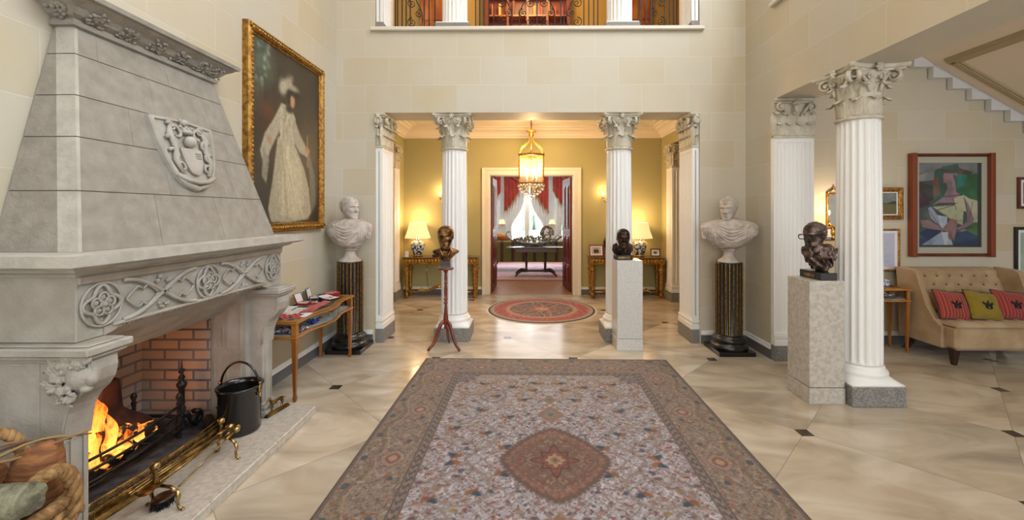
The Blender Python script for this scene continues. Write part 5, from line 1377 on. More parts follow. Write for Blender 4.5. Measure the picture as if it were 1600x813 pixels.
def cubist(U, V):
    P = Paint(U, V, '3c4a4c'); n = fbm(U * 6, V * 8, 4)
    P.poly([(0, .88), (1, .84), (1, 1), (0, 1)], '6a7074'); P.poly([(0, .78), (.3, .80), (.22, .90), (0, .86)], '7e8284'); P.poly([(0, .78), (.26, .72), (.30, .56), (0, .52)], '34302c'); P.poly([(0, .60), (.14, .62), (.18, .50), (0, .46)], '3a2436')
    P.poly([(.60, .85), (1, .88), (1, .54), (.66, .56), (.58, .70)], '26543c'); P.poly([(.62, .88), (.78, .86), (.74, .74), (.60, .68)], '1e6660'); P.poly([(.70, .80), (.86, .55), (.96, .56), (.98, .85)], '2c5e38', .7)
    P.poly([(.26, .92), (.42, .94), (.38, .78), (.46, .60), (.24, .56), (.22, .70)], '2a5450'); P.poly([(.24, .80), (.32, .86), (.34, .62), (.25, .60)], '6a4c3a')
    P.poly([(.28, .93), (.60, .95), (.88, .89), (.80, .86), (.44, .88)], '4a3a2c'); P.poly([(.36, .96), (.62, .99), (.66, .92), (.40, .92)], '2c5450')
    P.poly([(.40, .86), (.54, .86), (.58, .78), (.60, .66), (.66, .62), (.62, .52), (.30, .52), (.22, .50), (.40, .60), (.46, .70)], '86707a'); P.poly([(.39, .86), (.44, .87), (.46, .78), (.40, .76)], '9c6c70'); P.ell(.24, .78, .03, .02, '8c2a34', .3)
    P.poly([(.55, .58), (.72, .62), (.80, .58), (.98, .54), (.94, .24), (.86, .26), (.78, .42), (.60, .44)], 'a8a890'); P.poly([(.22, .48), (.56, .50), (.72, .46), (.70, .26), (.56, .30), (.46, .36), (.30, .44)], '9ca084')
    P.poly([(.72, .60), (.80, .50), (.88, .34), (.86, .22), (.68, .18), (.60, .22), (.78, .30), (.76, .42)], '7c6672'); P.poly([(.14, .46), (.20, .34), (.38, .22), (.46, .30), (.30, .38), (.20, .48)], '8890a4'); P.poly([(.30, .38), (.46, .36), (.44, .24), (.36, .22)], 'a4b2c4')
    P.poly([(.02, .32), (.06, .24), (.38, .18), (.40, .22), (.16, .32)], '846a6c'); P.poly([(.40, .24), (.52, .34), (.62, .32), (.60, .20), (.56, .08), (.50, .16), (.40, .20)], '80605f')
    P.poly([(0, .10), (.20, .10), (.36, .18), (.36, .10), (.10, .06), (0, .02)], '25386a'); P.poly([(0, .16), (.12, .22), (.36, .20), (.30, .08), (.12, .10)], '1f2c50'); P.poly([(0, 0), (.36, .18), (.50, .18), (.54, .0)], '8494a8'); P.poly([(.36, .18), (.46, .18), (.56, .0), (.42, .0)], 'a8b4bc', .9)
    P.poly([(.54, .0), (.60, .18), (.98, .20), (1, 0)], '1c3252'); P.poly([(.72, .22), (.90, .30), (1, .28), (1, .12), (.86, .16)], '3e5e34'); P.ell(.5, .14, .03, .05, '6a4a48', .4)
    P.mix((n - .5) * 3, '2a2c2c', .35); P.mix((.47 - n) * 3, 'a0a09c', .2)
    for a, b in (((.40, .60), (.66, .62)), ((.30, .52), (.62, .52)), ((.55, .58), (.60, .44)), ((.72, .60), (.78, .42)), ((.86, .54), (.80, .30)), ((.14, .46), (.36, .22)), ((.30, .44), (.56, .50)), ((.60, .20), (.86, .24))): P.line(a, b, .004, '2a2426', .8)
    P.mix(((U > .94) | (V < .025)) * 1.0, '2c3436', .9); return P.C
YA = YW - .002
t = picture('framed_painting', 'large painting of a seated figure in bold flat shapes, chestnut frame, above the sofa', (4.81, YA, 1.583), .915, 1.166, .035, .06, WALNUT, cubist, .07, 170, 210, 'painting', fmat2=mat('pale_green_mount', 'a7a596', .8))
m = MB()
for s in (-1, 1): m.box(s * .461 - (.050 if s > 0 else 0), s * .461 + (.050 if s < 0 else 0), -.072, .001, -.587, .587, .004)
m.build('side_moulding', mat('reddish_wood', '7a3a20', .4), t)
def land(U, V):
    P = Paint(U, V, '6b7272'); n = fbm(U * 6, V * 14, 8); P.mix((n - .5) * 4, '8a8d8c', .7); P.mix((.50 - V) * 30, '5f5c38'); P.mix((V < .5) * (n - .45) * 4, '6e6434', .8); P.mix(((V > .47) & (V < .56 + .05 * np.sin(U * 9))) * 1., '2e3026', .9); return P.C
picture('landscape_painting', 'small gilt framed painting of green fields under grey sky, right of the near column', (4.085, YA, 1.60), .375, .365, .05, .045, GOLD, land, .012, 60, 60, 'painting')
def letter(U, V):
    P = Paint(U, V, 'b4b6cc'); r = random.Random(3); P.ell(.35, .82, .14, .03, '8a8ea6', .5)
    for i in range(22):
        v = .74 - i * .028
        if i in (5, 11, 12): continue
        P.line((.14, v), (.14 + r.uniform(.5, .72), v), .003, '8f93aa', .7)
    P.line((.5, .12), (.8, .14), .004, '6c7090', .7); return P.C
picture('framed_letter', 'gilt framed handwritten white letter, beneath the small landscape painting', (4.06, YA, 1.07), .375, .485, .022, .025, GOLD, letter, .03, 70, 90, 'picture', pnt=WOOL and mat('letter_paper', 'b4b6cc', .8, attr=True))
def plain(c, c2, sc=5):
    def f(U, V):
        P = Paint(U, V, c); P.mix((fbm(U * sc, V * sc, 6) - .45) * 4, c2, .8); P.mix((.47 - V) * 6 * (V < .45), c2, .3); return P.C
    return f
picture('dark_frame_picture', 'black framed pale green picture at the right edge, behind the sofa end', (5.76, YA, 1.045), .43, .58, .035, .03, BLACK, plain('8fa694', 'a8b8a4'), .03, 40, 40)
picture('dark_frame_picture', 'brown framed picture at the upper right edge beside the large painting', (5.79, YA, 1.72), .42, .36, .03, .03, WALNUT, plain('6b5a44', '8a7a60'), .03, 40, 40)
def crest(U, V):
    P = Paint(U, V, 'b39a72'); P.mix((fbm(U * 5, V * 5, 2) - .5) * 3, 'a2875c', .8); P.ell(.62, .62, .10, .13, '7c2c1c', .3); P.ell(.62, .64, .04, .06, 'b08a3c', .3); P.line((.2, .25), (.85, .25), .01, '7a6444'); P.line((.25, .36), (.8, .36), .008, '7a6444'); return P.C
picture('crest_picture', 'thin black framed tan picture with a small red emblem, behind the bust in glasses', (3.39, YA, 1.09), .33, .20, .010, .015, BLACK, crest, 0, 60, 50)
picture('pale_picture', 'thin framed pale picture hanging below the mirror sconce', (3.39, YA, 1.265), .33, .115, .008, .015, mat('dark_brown_frame', '4a3020', .5), plain('d6cfc4', 'c8c0b4'), 0, 30, 30)
# mirror sconce
t = thing('mirror_sconce', 'slim gilt mirror with a lit candle bulb between the pilaster and near column', 'wall light', (3.50, YA, 1.52))
frame_mb(.115, .36, [(0, 0), (0, .015), (.012, .022), (.02, .018), (.022, 0)]).build('frame', GOLD, t)
MB().box(-.0575, .0575, -.010, -.006, -.18, .18).build('mirror_glass', mat('mirror_glass', 'c8ccd0', .04, 1.0), t)
m = MB(); m.smooth = True
for s in (-1, 1): m.tube([(s * .07, -.012, .20), (s * .04, -.014, .225), (0, -.014, .25)], [.012, .010, .006], 8)
m.ball((0, -.014, .262), .015, 8, 6); m.ball((0, -.012, -.24), (.03, .014, .05), 10, 8); m.ball((0, -.012, -.31), (.018, .012, .025), 8, 6); m.tube([(s_ * .02, -.012, -.2 - .02 * s_) for s_ in (-3, -1, 1, 3)], .012, 6)
m.build('carved_ornament', GILT, t)
m = MB(); m.smooth = True; m.tube([(0, -.012, -.20), (0, -.06, -.21), (0, -.085, -.17), (0, -.085, -.12)], .006, 8); m.build('bracket_arm', BRASS, t)
m = MB(); m.smooth = True; m.tube([(0, -.085, -.13), (0, -.085, -.05)], .011, 10); m.build('candle_tube', IVORY, t)
BULB = mat('lit_bulb', 'fff0d0', .5, emit='ffd9a0', estr=28)
m = MB(); m.ball((0, -.085, -.022), (.016, .016, .030), 12, 10); m.build('bulb', BULB, t)
light('mirror_sconce_light', 'POINT', (3.43, YW - .22, 1.55), 8.0, (1, .72, .42), .04)
# ------------------------------------------------------------ medal display tables
SATIN = mat('inlaid_satinwood', 'a2662c', .3, col2='7c4418', scale=8, stretch=(1, 1, .3), coat=.3)
STRING = mat('gilt_stringing', 'c89a4a', .35, .6)
VELB = mat('pale_case_lining', '9aa09c', .8, col2='7d8582', scale=12)
def display_table(name, label, loc, rz, Lx, D, H, amp=.035, group=None):
    """front faces -y, length along x; serpentine front"""
    t = thing(name, label, 'display table', loc, rz, group)
    def fy(x): u = x / Lx + .5; return -D / 2 - amp * math.sin(PI * max(0, min(1, (u - .08) / .84))) * math.cos(2 * PI * (u - .5)) * 1.0 + (0)
    n = 28; xs = [-Lx / 2 + Lx * i / n for i in range(n + 1)]
    def outline(e, z): return [(x * (1 + 2 * e / Lx), fy(x) - e, z) for x in xs] + [(Lx / 2 + e, D / 2, z), (-Lx / 2 - e, D / 2, z)]
    def slab_(m, prof): m.loft([outline(e, z) for e, z in prof], True, True, False)
    m = MB(); slab_(m, [(0, H - .145), (.006, H - .14), (.004, H - .125), (.002, H - .12)]); m.build('case_floor', SATIN, t)
    m = MB(); slab_(m, [(-.012, H - .12), (-.012, H - .112)]); m.build('case_lining', VELB, t)
    def frame_(m, e0, e1, z0, z1):
        A, B, C, D_ = outline(e1, z0), outline(e1, z1), outline(e0, z1), outline(e0, z0); k = len(A)
        m.add(A + B + C + D_, [(i + a * k, (i + 1) % k + a * k, (i + 1) % k + ((a + 1) % 4) * k, i + ((a + 1) % 4) * k) for a in range(4) for i in range(k)], False)
    m = MB(); frame_(m, -.035, .010, H - .022, H); m.build('top_frame', SATIN, t)
    m = MB(); frame_(m, -.003, .0128, H - .018, H - .009); frame_(m, -.037, -.029, H - .001, H + .001); frame_(m, -.002, .004, H - .001, H + .0008); frame_(m, .0, .0085, H - .138, H - .130); m.build('gilt_stringing', STRING, t)
    m = MB(); slab_(m, [(-.034, H - .010), (-.034, H - .005)]); m.build('glass_top', GLASS, t)
    m = MB(); m.loft([[(x, fy(x) + a, z) for a, z in ((.003, H - .12), (.006, H - .12), (.006, H - .022), (.003, H - .022))] for x in xs[1:-1]], True, True, False); m.build('glass_front', GLASS, t)
    for sx in (-1, 1):
        for yy in (-D / 2 + .018, D / 2 - .022):
            x = sx * (Lx / 2 - .018); m = MB()
            m.mi = 0; m.box(x - .02, x + .02, yy - .02, yy + .02, H - .145, H - .02, .002)
            m.loft([[(x + a * w, yy + b * w, z) for a, b in ((-1, -1), (1, -1), (1, 1), (-1, 1))] for z, w in ((H - .145, .018), (H - .16, .0215), (H - .175, .018), (.05, .0095), (.035, .013), (.0, .009))], True, True, False)
            m.mi = 1
            for q in (-.010, 0, .010): m.box(x + q - .002, x + q + .002, yy - .0212, yy - .02, H - .11, H - .035); m.box(x + sx * .02, x + sx * .0212, yy + q - .002, yy + q + .002, H - .11, H - .035)
            for s2 in (-1, 1): m.loft([[(x + s2 * w * .55 + a, yy - w - .0006, z) for a in (-.0016, .0016)] + [(x + s2 * w * .55 + a, yy - w + .001, z) for a in (.0016, -.0016)] for z, w in ((H - .18, .0178), (.06, .0098))], True, True, False)
            m.build('leg', [SATIN, STRING], t)
    return t
H1 = .64
display_table('display_table', 'serpentine inlaid glazed display table covered with medals against the left wall', (-1.985, 3.775, 0), PI / 2, 1.06, .345, H1, .05)
def case_box(name, label, cat, loc, rz, w, d, h, lid, cbox, cin, item=None, group=None):
    t = thing(name, label, cat, loc, rz, group)
    m = MB(); m.box(-w / 2, w / 2, -d / 2, d / 2, 0, h, .002); m.build('tray', cbox, t)
    MB().box(-w / 2 + .004, w / 2 - .004, -d / 2 + .004, d / 2 - .004, h, h + .001).build('lining', cin, t)
    if lid:
        a = lid; c, s = math.cos(a), math.sin(a)
        for nm, mt_, e, o0, o1 in (('lid', cbox, 0, 0, .008), ('lid_lining', cin, .006, -.001, 0)):
            m = MB(); v = []
            for k in (o0, o1):
                for x, l in ((-w / 2 + e, e), (w / 2 - e, e), (w / 2 - e, d - e), (-w / 2 + e, d - e)): v.append((x, d / 2 + l * c + k * s, h + l * s - k * c))
            m.add(v, [(0, 1, 2, 3), (4, 5, 6, 7), (0, 1, 5, 4), (1, 2, 6, 5), (2, 3, 7, 6), (3, 0, 4, 7)], False); m.build(nm, mt_, t)
    if item:
        m = MB(); m.smooth = True; m.lathe([(.001, h + .001), (.014, h + .001), (.014, h + .004), (.001, h + .005)], 16); m.tube([(0, .012, h + .004), (0, .03, h + .005)], .006, 6); m.build('medal', item, t)
    return t
NAVY = mat('navy_case', '1c2748', .5); SATW = mat('white_satin', 'c8c8cc', .5, sheen=.3); REDB = mat('red_case', '8c1a22', .45); BLKB = mat('black_case', '1a1a1e', .4)
z = H1 + .001; R90 = PI / 2
case_box('medal_case', 'tall open navy case with white lining, at the back of the medal table', 'medal case', (-2.09, 4.08, z), R90 + .2, .12, .09, .022, 1.35, NAVY, SATW, GILT)
case_box('medal_case', 'open red case with white satin lid standing against the wall end of the medal table', 'medal case', (-2.07, 3.86, z), R90 - .1, .10, .09, .018, 1.15, REDB, SATW, GILT)
case_box('medal_case', 'small open red case with upright pale lid in the middle of the medal table', 'medal case', (-1.99, 3.88, z), R90 + .5, .065, .06, .016, 1.45, REDB, SATW, GILT)
case_box('medal_case', 'flat open black case with white satin lining near the wall on the medal table', 'medal case', (-2.09, 3.64, z), R90 + .1, .16, .10, .014, .35, BLKB, SATW, None)
case_box('medal_case', 'closed bright red velvet case at the far end of the medal table', 'medal case', (-2.00, 4.24, z), R90 - .25, .13, .11, .035, 0, REDB, RED, None)
case_box('medal_case', 'flat black case with pale medal, far front of the medal table', 'medal case', (-1.92, 4.08, z), R90 - .4, .13, .09, .014, .2, BLKB, SATW, GILT)
case_box('medal_case', 'blue lined flat case beside the closed red velvet case', 'medal case', (-2.08, 4.22, z), R90, .09, .09, .02, 0, NAVY, mat('blue_velvet', '22356a', .8), GILT)
# printed silk scarf and ribbons
def cloth(name, label, cat, loc, w, d, mt, seed, amp=.012, rz=0, group=None):
    rnd = random.Random(seed); a, b, c = [rnd.uniform(0, 6) for _ in range(3)]
    m = MB(); m.slab(lambda u, v: ((u - .5) * w * (1 + .08 * math.sin(v * 9 + a)), (v - .5) * d * (1 + .12 * math.sin(u * 8 + b)), .003 + amp * (.5 + .5 * math.sin(u * 13 + a + 3 * v) * math.cos(v * 11 + b))), (0, 0, .0025), 24, 18)
    o_ = m.build(name, mt); o_.location = loc; o_.rotation_euler = (0, 0, rz); tag(o_, label, cat, group); return o_
cloth('silk_stole', 'bright red silk sash bundled at the near end of the medal table', 'sash', (-1.93, 3.36, z), .17, .12, RED, 2, .018, .3)
cloth('silk_stole', 'red ribboned sash running along the middle front of the medal table', 'sash', (-1.90, 3.73, z), .10, .42, RED, 5, .012, .05)
SILK = mat('printed_white_silk', 'c6c3bd', .6, col2='96808c', scale=45, lo=.55, hi=.62)
t = thing('silk_scarf', 'printed white silk scarf propped up against the wall on the medal table', 'scarf', (-2.06, 3.44, z))
m = MB(); m.slab(lambda u, v: (-.10 + .23 * v ** 1.3, -.10 + .34 * u + .02 * math.sin(v * 5), .003 + .13 * (1 - v) ** 2.2 * (1 - u * .75) + .006 * math.sin(u * 9 + v * 6)), (0, 0, .003), 20, 20); m.build('silk', SILK, t)
m = MB(); m.smooth = True; m.tube([(.135, -.09 + .33 * i / 12, .006 + .004 * math.sin(i)) for i in range(13)], .006, 6); m.build('red_hem', RED, t)
case_box('certificate_sheet', 'cream sheet of paper lying at the near front corner of the medal table', 'paper', (-1.86, 3.45, z), R90 + .1, .14, .09, .003, 0, PAPER, PAPER, None)
# inside the case
zi = H1 - .111
cloth('medal_ribbons', 'white and purple striped ribbons inside the near end of the medal table', 'ribbons', (-1.93, 3.36, zi), .20, .16, mat('striped_ribbon', 'b9b4c8', .7, col2='4e2a4c', scale=38, lo=.5, hi=.53), 7, .02)
cloth('medal_ribbons', 'small red and white ribbon behind the glass front of the medal table', 'ribbons', (-1.84, 3.42, zi), .05, .06, mat('red_white_ribbon', 'c4c0c4', .7, col2='8c2a34', scale=40, lo=.5, hi=.53), 8, .02)
cloth('medal_ribbons', 'bright blue rosette behind the glass front of the medal table', 'ribbons', (-1.87, 3.62, zi), .08, .09, mat('blue_ribbon', '1e3fa0', .6), 9, .03)
for k, (x, y, c, lb) in enumerate(((-1.90, 3.80, GILT, 'gold star medal inside the middle of the glazed table'), (-1.86, 3.88, MARBLE, 'silver star medal behind the glass front, right of the gold one'), (-1.90, 4.02, GILT, 'gold cross medal inside the far part of the glazed table'))):
    t = thing('medal', lb, 'medal', (x, y, zi)); m = MB()
    m.prism([((.03 if i % 2 else .014) * math.cos(i * PI / 8), (.03 if i % 2 else .014) * math.sin(i * PI / 8)) for i in range(16)], 0, .006); m.build('star', c, t); m = MB(); m.ball((0, 0, .008), (.011, .011, .006)); m.build('centre', RED, t)

# side display table by the sofa
t2 = display_table('display_table', 'small glazed display table between the large near column and the sofa', (3.80, 4.57, 0), 0, .56, .25, .69, .0)
cloth('medal_ribbons', 'pink and white ribbons inside the small display table by the sofa', 'ribbons', (3.83, 4.56, .69 - .111), .34, .12, MATS['striped_ribbon'], 17, .03)
t = thing('trinket_box', 'blue and white porcelain box on the small display table', 'box', (3.90, 4.60, .692)); MB().box(-.06, .06, -.05, .05, 0, .05, .008).build('body', mat('blue_white_porcelain', 'c8cede', .3, col2='3c4f8a', scale=60, lo=.52, hi=.56), t); MB().box(-.063, .063, -.053, .053, .052, .075, .01).build('lid', MATS['blue_white_porcelain'], t)
case_box('medal_case', 'flat dark case lying beside the porcelain box on the small display table', 'medal case', (3.74, 4.56, .691), 0, .14, .10, .012, .15, BLKB, SATW, GILT)

# ------------------------------------------------------------ sofa
t = thing('sofa', 'tan button backed sofa with splayed dark legs under the large painting', 'sofa', (4.80, 4.30, 0))
x0, x1, yf, yb = -.64, .43, -.24, .36
m = MB(); m.smooth = True
def rr_box(m, x0, x1, y0, y1, z0, z1, r=.03, nx=24, ny=10, puff=.015, btn=None):
    m.box(x0, x1, y0, y1, z0, z1 - .02, r)
    def top(u, v):
        x, y = x0 + (x1 - x0) * u, y0 + (y1 - y0) * v; e = min(u, 1 - u, v * 1.2, (1 - v) * 1.2)
        zz = z1 - .02 + puff * 2 * min(1, e * 12) ** .5
        if btn:
            for bx_, by_ in btn: zz -= .022 * math.exp(-(((x - bx_) / .035) ** 2 + ((y - by_) / .035) ** 2))
        return (x, y, zz)
    m.grid(top, nx, ny)
sb = [(x0 + .12 + .14 * i + (.07 if j % 2 else 0), yf + .12 + .12 * j) for j in range(3) for i in range(8)]
rr_box(m, x0, x1, yf - .02, yb - .14, .155, .405, .03, 90, 30, .02, sb); m.build('seat', FAB, t)
# reclined deep buttoned back between side wings
bb = [(x0 + .11 + .135 * i + (.0675 if j % 2 else 0), .095 * j + .06) for j in range(5) for i in range(9)]
def backf(u, v):
    x = x0 + .03 + (x1 - x0 - .06) * u; l = v * .535; z_ = .385 + l * .94; y = yb - .20 + l * .34; d = 0
    for bx_, bl in bb: d += .020 * math.exp(-(((x - bx_) / .024) ** 2 + ((l - bl) / .024) ** 2))
    
    if v > .93: y += (v - .93) * .5; 
    return (x, y + d, z_ - (0 if v < .97 else .006))
m = MB(); m.smooth = True; m.slab(backf, (0, .07, 0), 120, 56); m.build('backrest', FAB, t)
m = MB(); m.smooth = True
for bx_, bl in bb:
    if x0 + .05 < bx_ < x1 - .05: m.ball((bx_, yb - .20 + bl * .34 + .012, .385 + bl * .94), (.009, .006, .009), 8, 6)
m.build('back_buttons', FABB, t)
for s, xx in ((-1, x0), (1, x1)):
    m = MB(); P = [(yf + .10, .155), (yf + .10, .36), (yf + .18, .42), (yf + .26, .54), (yf + .33, .74), (yf + .37, .86), (yf + .42, .885), (yb + .005, .895), (yb - .02, .60), (yb - .03, .155)]
    a, b = (xx - .035, xx + .03) if s < 0 else (xx - .03, xx + .035)
    m.prism(P, a, b, 'x'); m.build('wing_side', FAB, t)
for s, xx in ((-1, x0 + .04), (1, x1 - .04)):
    m = MB(); m.loft([[(xx + a * w, yf + .05 + b * w, z) for a, b in ((-1, -1), (1, -1), (1, 1), (-1, 1))] for z, w in ((.157, .032), (0, .016))], True, True, False); m.build('leg', DARKW, t)
    m = MB(); m.loft([[(xx + a * w - .0, yb - .10 + dy + b * w, z) for a, b in ((-1, -1), (1, -1), (1, 1), (-1, 1))] for z, w, dy in ((.157, .034, 0), (.08, .026, .02), (0, .018, .07))], True, True, False); m.build('leg', DARKW, t)
def cushion(name, label, loc, rx, rz, c1, c2, stripes, ry=0, S_=.30):
    t = thing(name, label, 'cushion', loc, 0); t.rotation_euler = (rx, ry, rz)
    def f(sgn):
        def g(u, v):
            a, b = u * 2 - 1, v * 2 - 1; e = (1 - a ** 4) * (1 - b ** 4); k = .92 + .08 * abs(a * b)
            return (a * S_ * 1.14 / 2 * k, sgn * .05 * max(0, e) ** .55, b * S_ / 2 * k)
        return g
    def col(U, V):
        P = Paint(U, V, c1)
        if stripes:
            for k, c in enumerate(c2): P.mix(np.clip(np.sin(U * 62 + k * 2.1) * 4 - 2.4, 0, 1), c, .8)
        else: P.mix((fbm(U * 7, V * 7, 5) - .45) * 3, c2[0], .7)
        return P.C
    n = 44; mt = WOOL
    for sgn in (-1, 1):
        o_ = sheet('cover', mt, 1, 1, n, n, col, 'xz', parent=t); me = o_.data
        for i, v in enumerate(me.vertices): v.co = f(sgn)((i % (n + 1)) / n, (i // (n + 1)) / n)
        for p in me.polygons: p.use_smooth = True
    m = MB(); m.smooth = True
    pth = [f(1)(u, v) for u, v in [(i / 16, 0) for i in range(16)] + [(1, i / 16) for i in range(16)] + [(1 - i / 16, 1) for i in range(16)] + [(0, 1 - i / 16) for i in range(16)]]
    m.tube(pth, .006, 6, closed=True); m.build('piping', mat('piping_' + c1, '3a2a20', .8), t)
    # embroidered dark animal motif
    m = MB(); m.smooth = True; r = random.Random(hash(c1) % 97)
    y = -.050
    for (cx, cz, rx_, rz_) in ((0, 0, .036, .015), (.034, .012, .016, .012), (.046, .022, .010, .009), (-.034, .010, .014, .012), (-.018, -.02, .006, .016), (.018, -.02, .006, .016), (-.03, -.022, .005, .014), (.030, -.02, .005, .015), (-.048, .018, .008, .014), (0, .02, .014, .010), (.008, .038, .008, .009), (.0, -.036, .03, .004)):
        m.ball((cx, y - .003, cz), (rx_, .006, rz_), 8, 6)
    m.build('embroidered_motif', mat('dark_thread', '1c1c1a', .9) if 'dark_thread' not in MATS else MATS['dark_thread'], t)
    return t
cushion('cushion', 'red striped square cushion at the left of the sofa, beside the yellow one', (4.345, 4.27, .548), -.42, .05, '8a1c26', ['a54845', '64121a', 'a8743e'], True, .12)
cushion('cushion', 'mustard yellow square cushion with dark emblem in the middle of the sofa', (4.64, 4.255, .546), -.42, .04, '86711a', ['716016'], False, .14)
cushion('cushion', 'red striped square cushion at the right edge of the photo on the sofa', (4.945, 4.27, .548), -.42, .02, '8a1c27', ['a54845', '64121a', '9c664a'], True, .12)

# ------------------------------------------------------------ staircase above the side hall
t = thing('staircase', 'underside of the stone staircase rising over the sofa alcove with white stepped ends', 'staircase', (4.5, 3.5, 2.0)); o = off(t)
sz = lambda x: 3.235 - .571 * (x - 4.47)
m = MB(); xa, xb, ya, yb2 = 2.93, 6.98, 2.1, 4.765
m.add([(xa, ya, sz(xa)), (xb, ya, sz(xb)), (xb, yb2, sz(xb)), (xa, yb2, sz(xa)), (xa, ya, sz(xa) + .15), (xb, ya, sz(xb) + .15), (xb, yb2, sz(xb) + .15), (xa, yb2, sz(xa) + .15)], [(0, 3, 2, 1), (4, 5, 6, 7), (0, 1, 5, 4), (1, 2, 6, 5), (2, 3, 7, 6), (3, 0, 4, 7)], False)
m.build('soffit', SOFFIT, t, o)
m = MB()
def mbar(p, q, w=.045, h=.022):
    (xA, yA), (xB, yB) = p, q; d = Vector((xB - xA, yB - yA)).normalized(); n = Vector((-d.y, d.x))
    for ww, hh in ((w, h), (w * .55, h * 1.5)):
        c = [(xA + n.x * ww, yA + n.y * ww), (xB + n.x * ww, yB + n.y * ww), (xB - n.x * ww, yB - n.y * ww), (xA - n.x * ww, yA - n.y * ww)]
        m.add([(x, y, sz(x) - hh) for x, y in c] + [(x, y, sz(x) + .001) for x, y in c], [(0, 1, 2, 3), (4, 5, 6, 7), (0, 1, 5, 4), (1, 2, 6, 5), (2, 3, 7, 6), (3, 0, 4, 7)], False)
mbar((4.61, 4.53), (6.8, 4.53)); mbar((4.61, 4.575), (4.61, 2.35)); mbar((4.61, 2.35), (6.8, 2.35))
m.build('panel_moulding', SOFFM, t, o)
m = MB()
for k in range(12):
    x = 4.36 + k * .215; m.box(x, x + .213, 4.70, 4.763, sz(x + .215) - .035, sz(x) + .01)
m.build('stepped_ends', mat('white_step_ends', 'cfd2d6', .5), t, o)

# ------------------------------------------------------------ gallery above the opening
struct('floor_gallery', MB().box(-4.4, 4.6, YB, YD + .22, 3.3, 3.6), mat('gallery_floor', '7a5a3a', .5))
struct('wall_gallery', MB().box(-4.4, 4.6, YD, YD + .2, 3.6, 6.6).box(-4.4, -3.0, YB, YD, 3.6, 6.6).box(3.2, 4.6, YB, YD, 3.6, 6.6), mat('ochre_gallery_wall', 'a08444', .8))
struct('ceiling_gallery', MB().box(-4.4, 4.6, YB, YD, 6.1, 6.3), PLAST)
def railing(label, x0, x1, scrolls, bars):
    t = thing('gallery_railing', label, 'railing', ((x0 + x1) / 2, 5.06, 3.632)); cx = (x0 + x1) / 2
    m = MB(); m.box(x0 - cx, x1 - cx, -.012, .012, .0, .014); m.box(x0 - cx, x1 - cx, -.025, .025, .93, .96, .006); m.build('rail', IRON, t)
    for xx in bars: MB().box(xx - cx - .006, xx - cx + .006, -.006, .006, .012, .935).build('baluster', IRON, t)
    for xs_, s in scrolls:
        m = MB(); m.smooth = True; X_ = xs_ - cx
        for zc, r, side in ((.065, .062, 1), (.19, .06, -1), (.30, .052, 1), (.42, .055, -1), (.56, .055, 1), (.68, .05, -1), (.80, .05, 1)):
            spiral(m, (X_ + s * side * .04, 0, zc), (s * side, 0, 0), (0, 0, 1), r, 1.6, .0055, .009, 30)
        m.tube([(X_ + s * .09 * math.sin(z_ * 6.5), 0, z_) for z_ in [.012 + .92 * i / 24 for i in range(25)]], .0065, 6)
        m.build('scrollwork', IRON, t)
    return t
railing('left black wrought iron gallery railing between pilaster and left upstairs column', -1.62, -1.08, [(-1.36, 1)], [-1.60, -1.575, -1.52, -1.47, -1.42, -1.25, -1.19, -1.12])
railing('middle black wrought iron gallery railing with four scroll panels', -.64, .89, [(-.26, 1), (.0, -1), (.26, 1), (.58, -1)], [-.62, -.57, -.52, -.46, -.40, .13, .42, .46, .70, .76, .82, .87])
railing('right black wrought iron gallery railing between right upstairs column and pilaster', 1.34, 1.84, [(1.60, -1)], [1.36, 1.40, 1.46, 1.52, 1.68, 1.74, 1.79, 1.83])
HON = mat('honey_wood', 'b87636', .35, col2='8a4818', scale=6, stretch=(1, 1, .3)); HOND = mat('dark_red_wood', '6a2a18', .4)
def panel_door(label, x, w, cat='cupboard'):
    t = thing('panelled_cupboard', label, cat, (x, YD - .05, 3.6)); MB().box(-w / 2, w / 2, 0, .045, 0, 2.2, .004).build('body', HON, t)
    for s in (-1, 1):
        m = MB()
        for z0, z1 in ((.1, .65), (.72, 1.32), (1.38, 2.1)): m.box(s * w / 4 - w / 5, s * w / 4 + w / 5, -.02, 0, z0, z1, .008)
        m.build('door', HON, t)
    return t
panel_door('honey coloured panelled cupboard upstairs, seen left of the left gallery column', -1.72, .42)
panel_door('honey coloured panelled cupboard upstairs, seen right of the right gallery column', 2.05, .42)
t = thing('display_cabinet', 'tall dark red wooden cabinet with lit shelves upstairs behind the middle railing', 'cabinet', (.02, YD - .22, 3.6))
m = MB(); m.box(-.75, .75, .0, .2, 0, .12); m.box(-.75, -.69, 0, .2, .12, 2.2); m.box(.69, .75, 0, .2, .12, 2.2); m.box(-.69, .69, .18, .2, .12, 2.2); m.box(-.75, .75, 0, .2, 2.2, 2.3); m.build('body', HOND, t)
for z_ in (.5, .95, 1.38, 1.75): MB().box(-.69, .69, .01, .18, z_, z_ + .025).build('shelf', HON, t)
for x_ in (-.35, 0, .35): MB().box(x_ - .02, x_ + .02, -.004, .008, .12, 2.2).build('glazing_bar', HOND, t)
BN = {'c8862e': 'golden brown', '8c2a1c': 'dark red', 'd9a850': 'pale gold', '6a3a1c': 'dark brown', '3a4a5a': 'slate blue', 'b05a28': 'orange brown'}; ORD = ['first', 'second', 'third', 'fourth', 'fifth', 'sixth', 'seventh', 'eighth', 'ninth', 'tenth', 'eleventh']
rnd = random.Random(12)
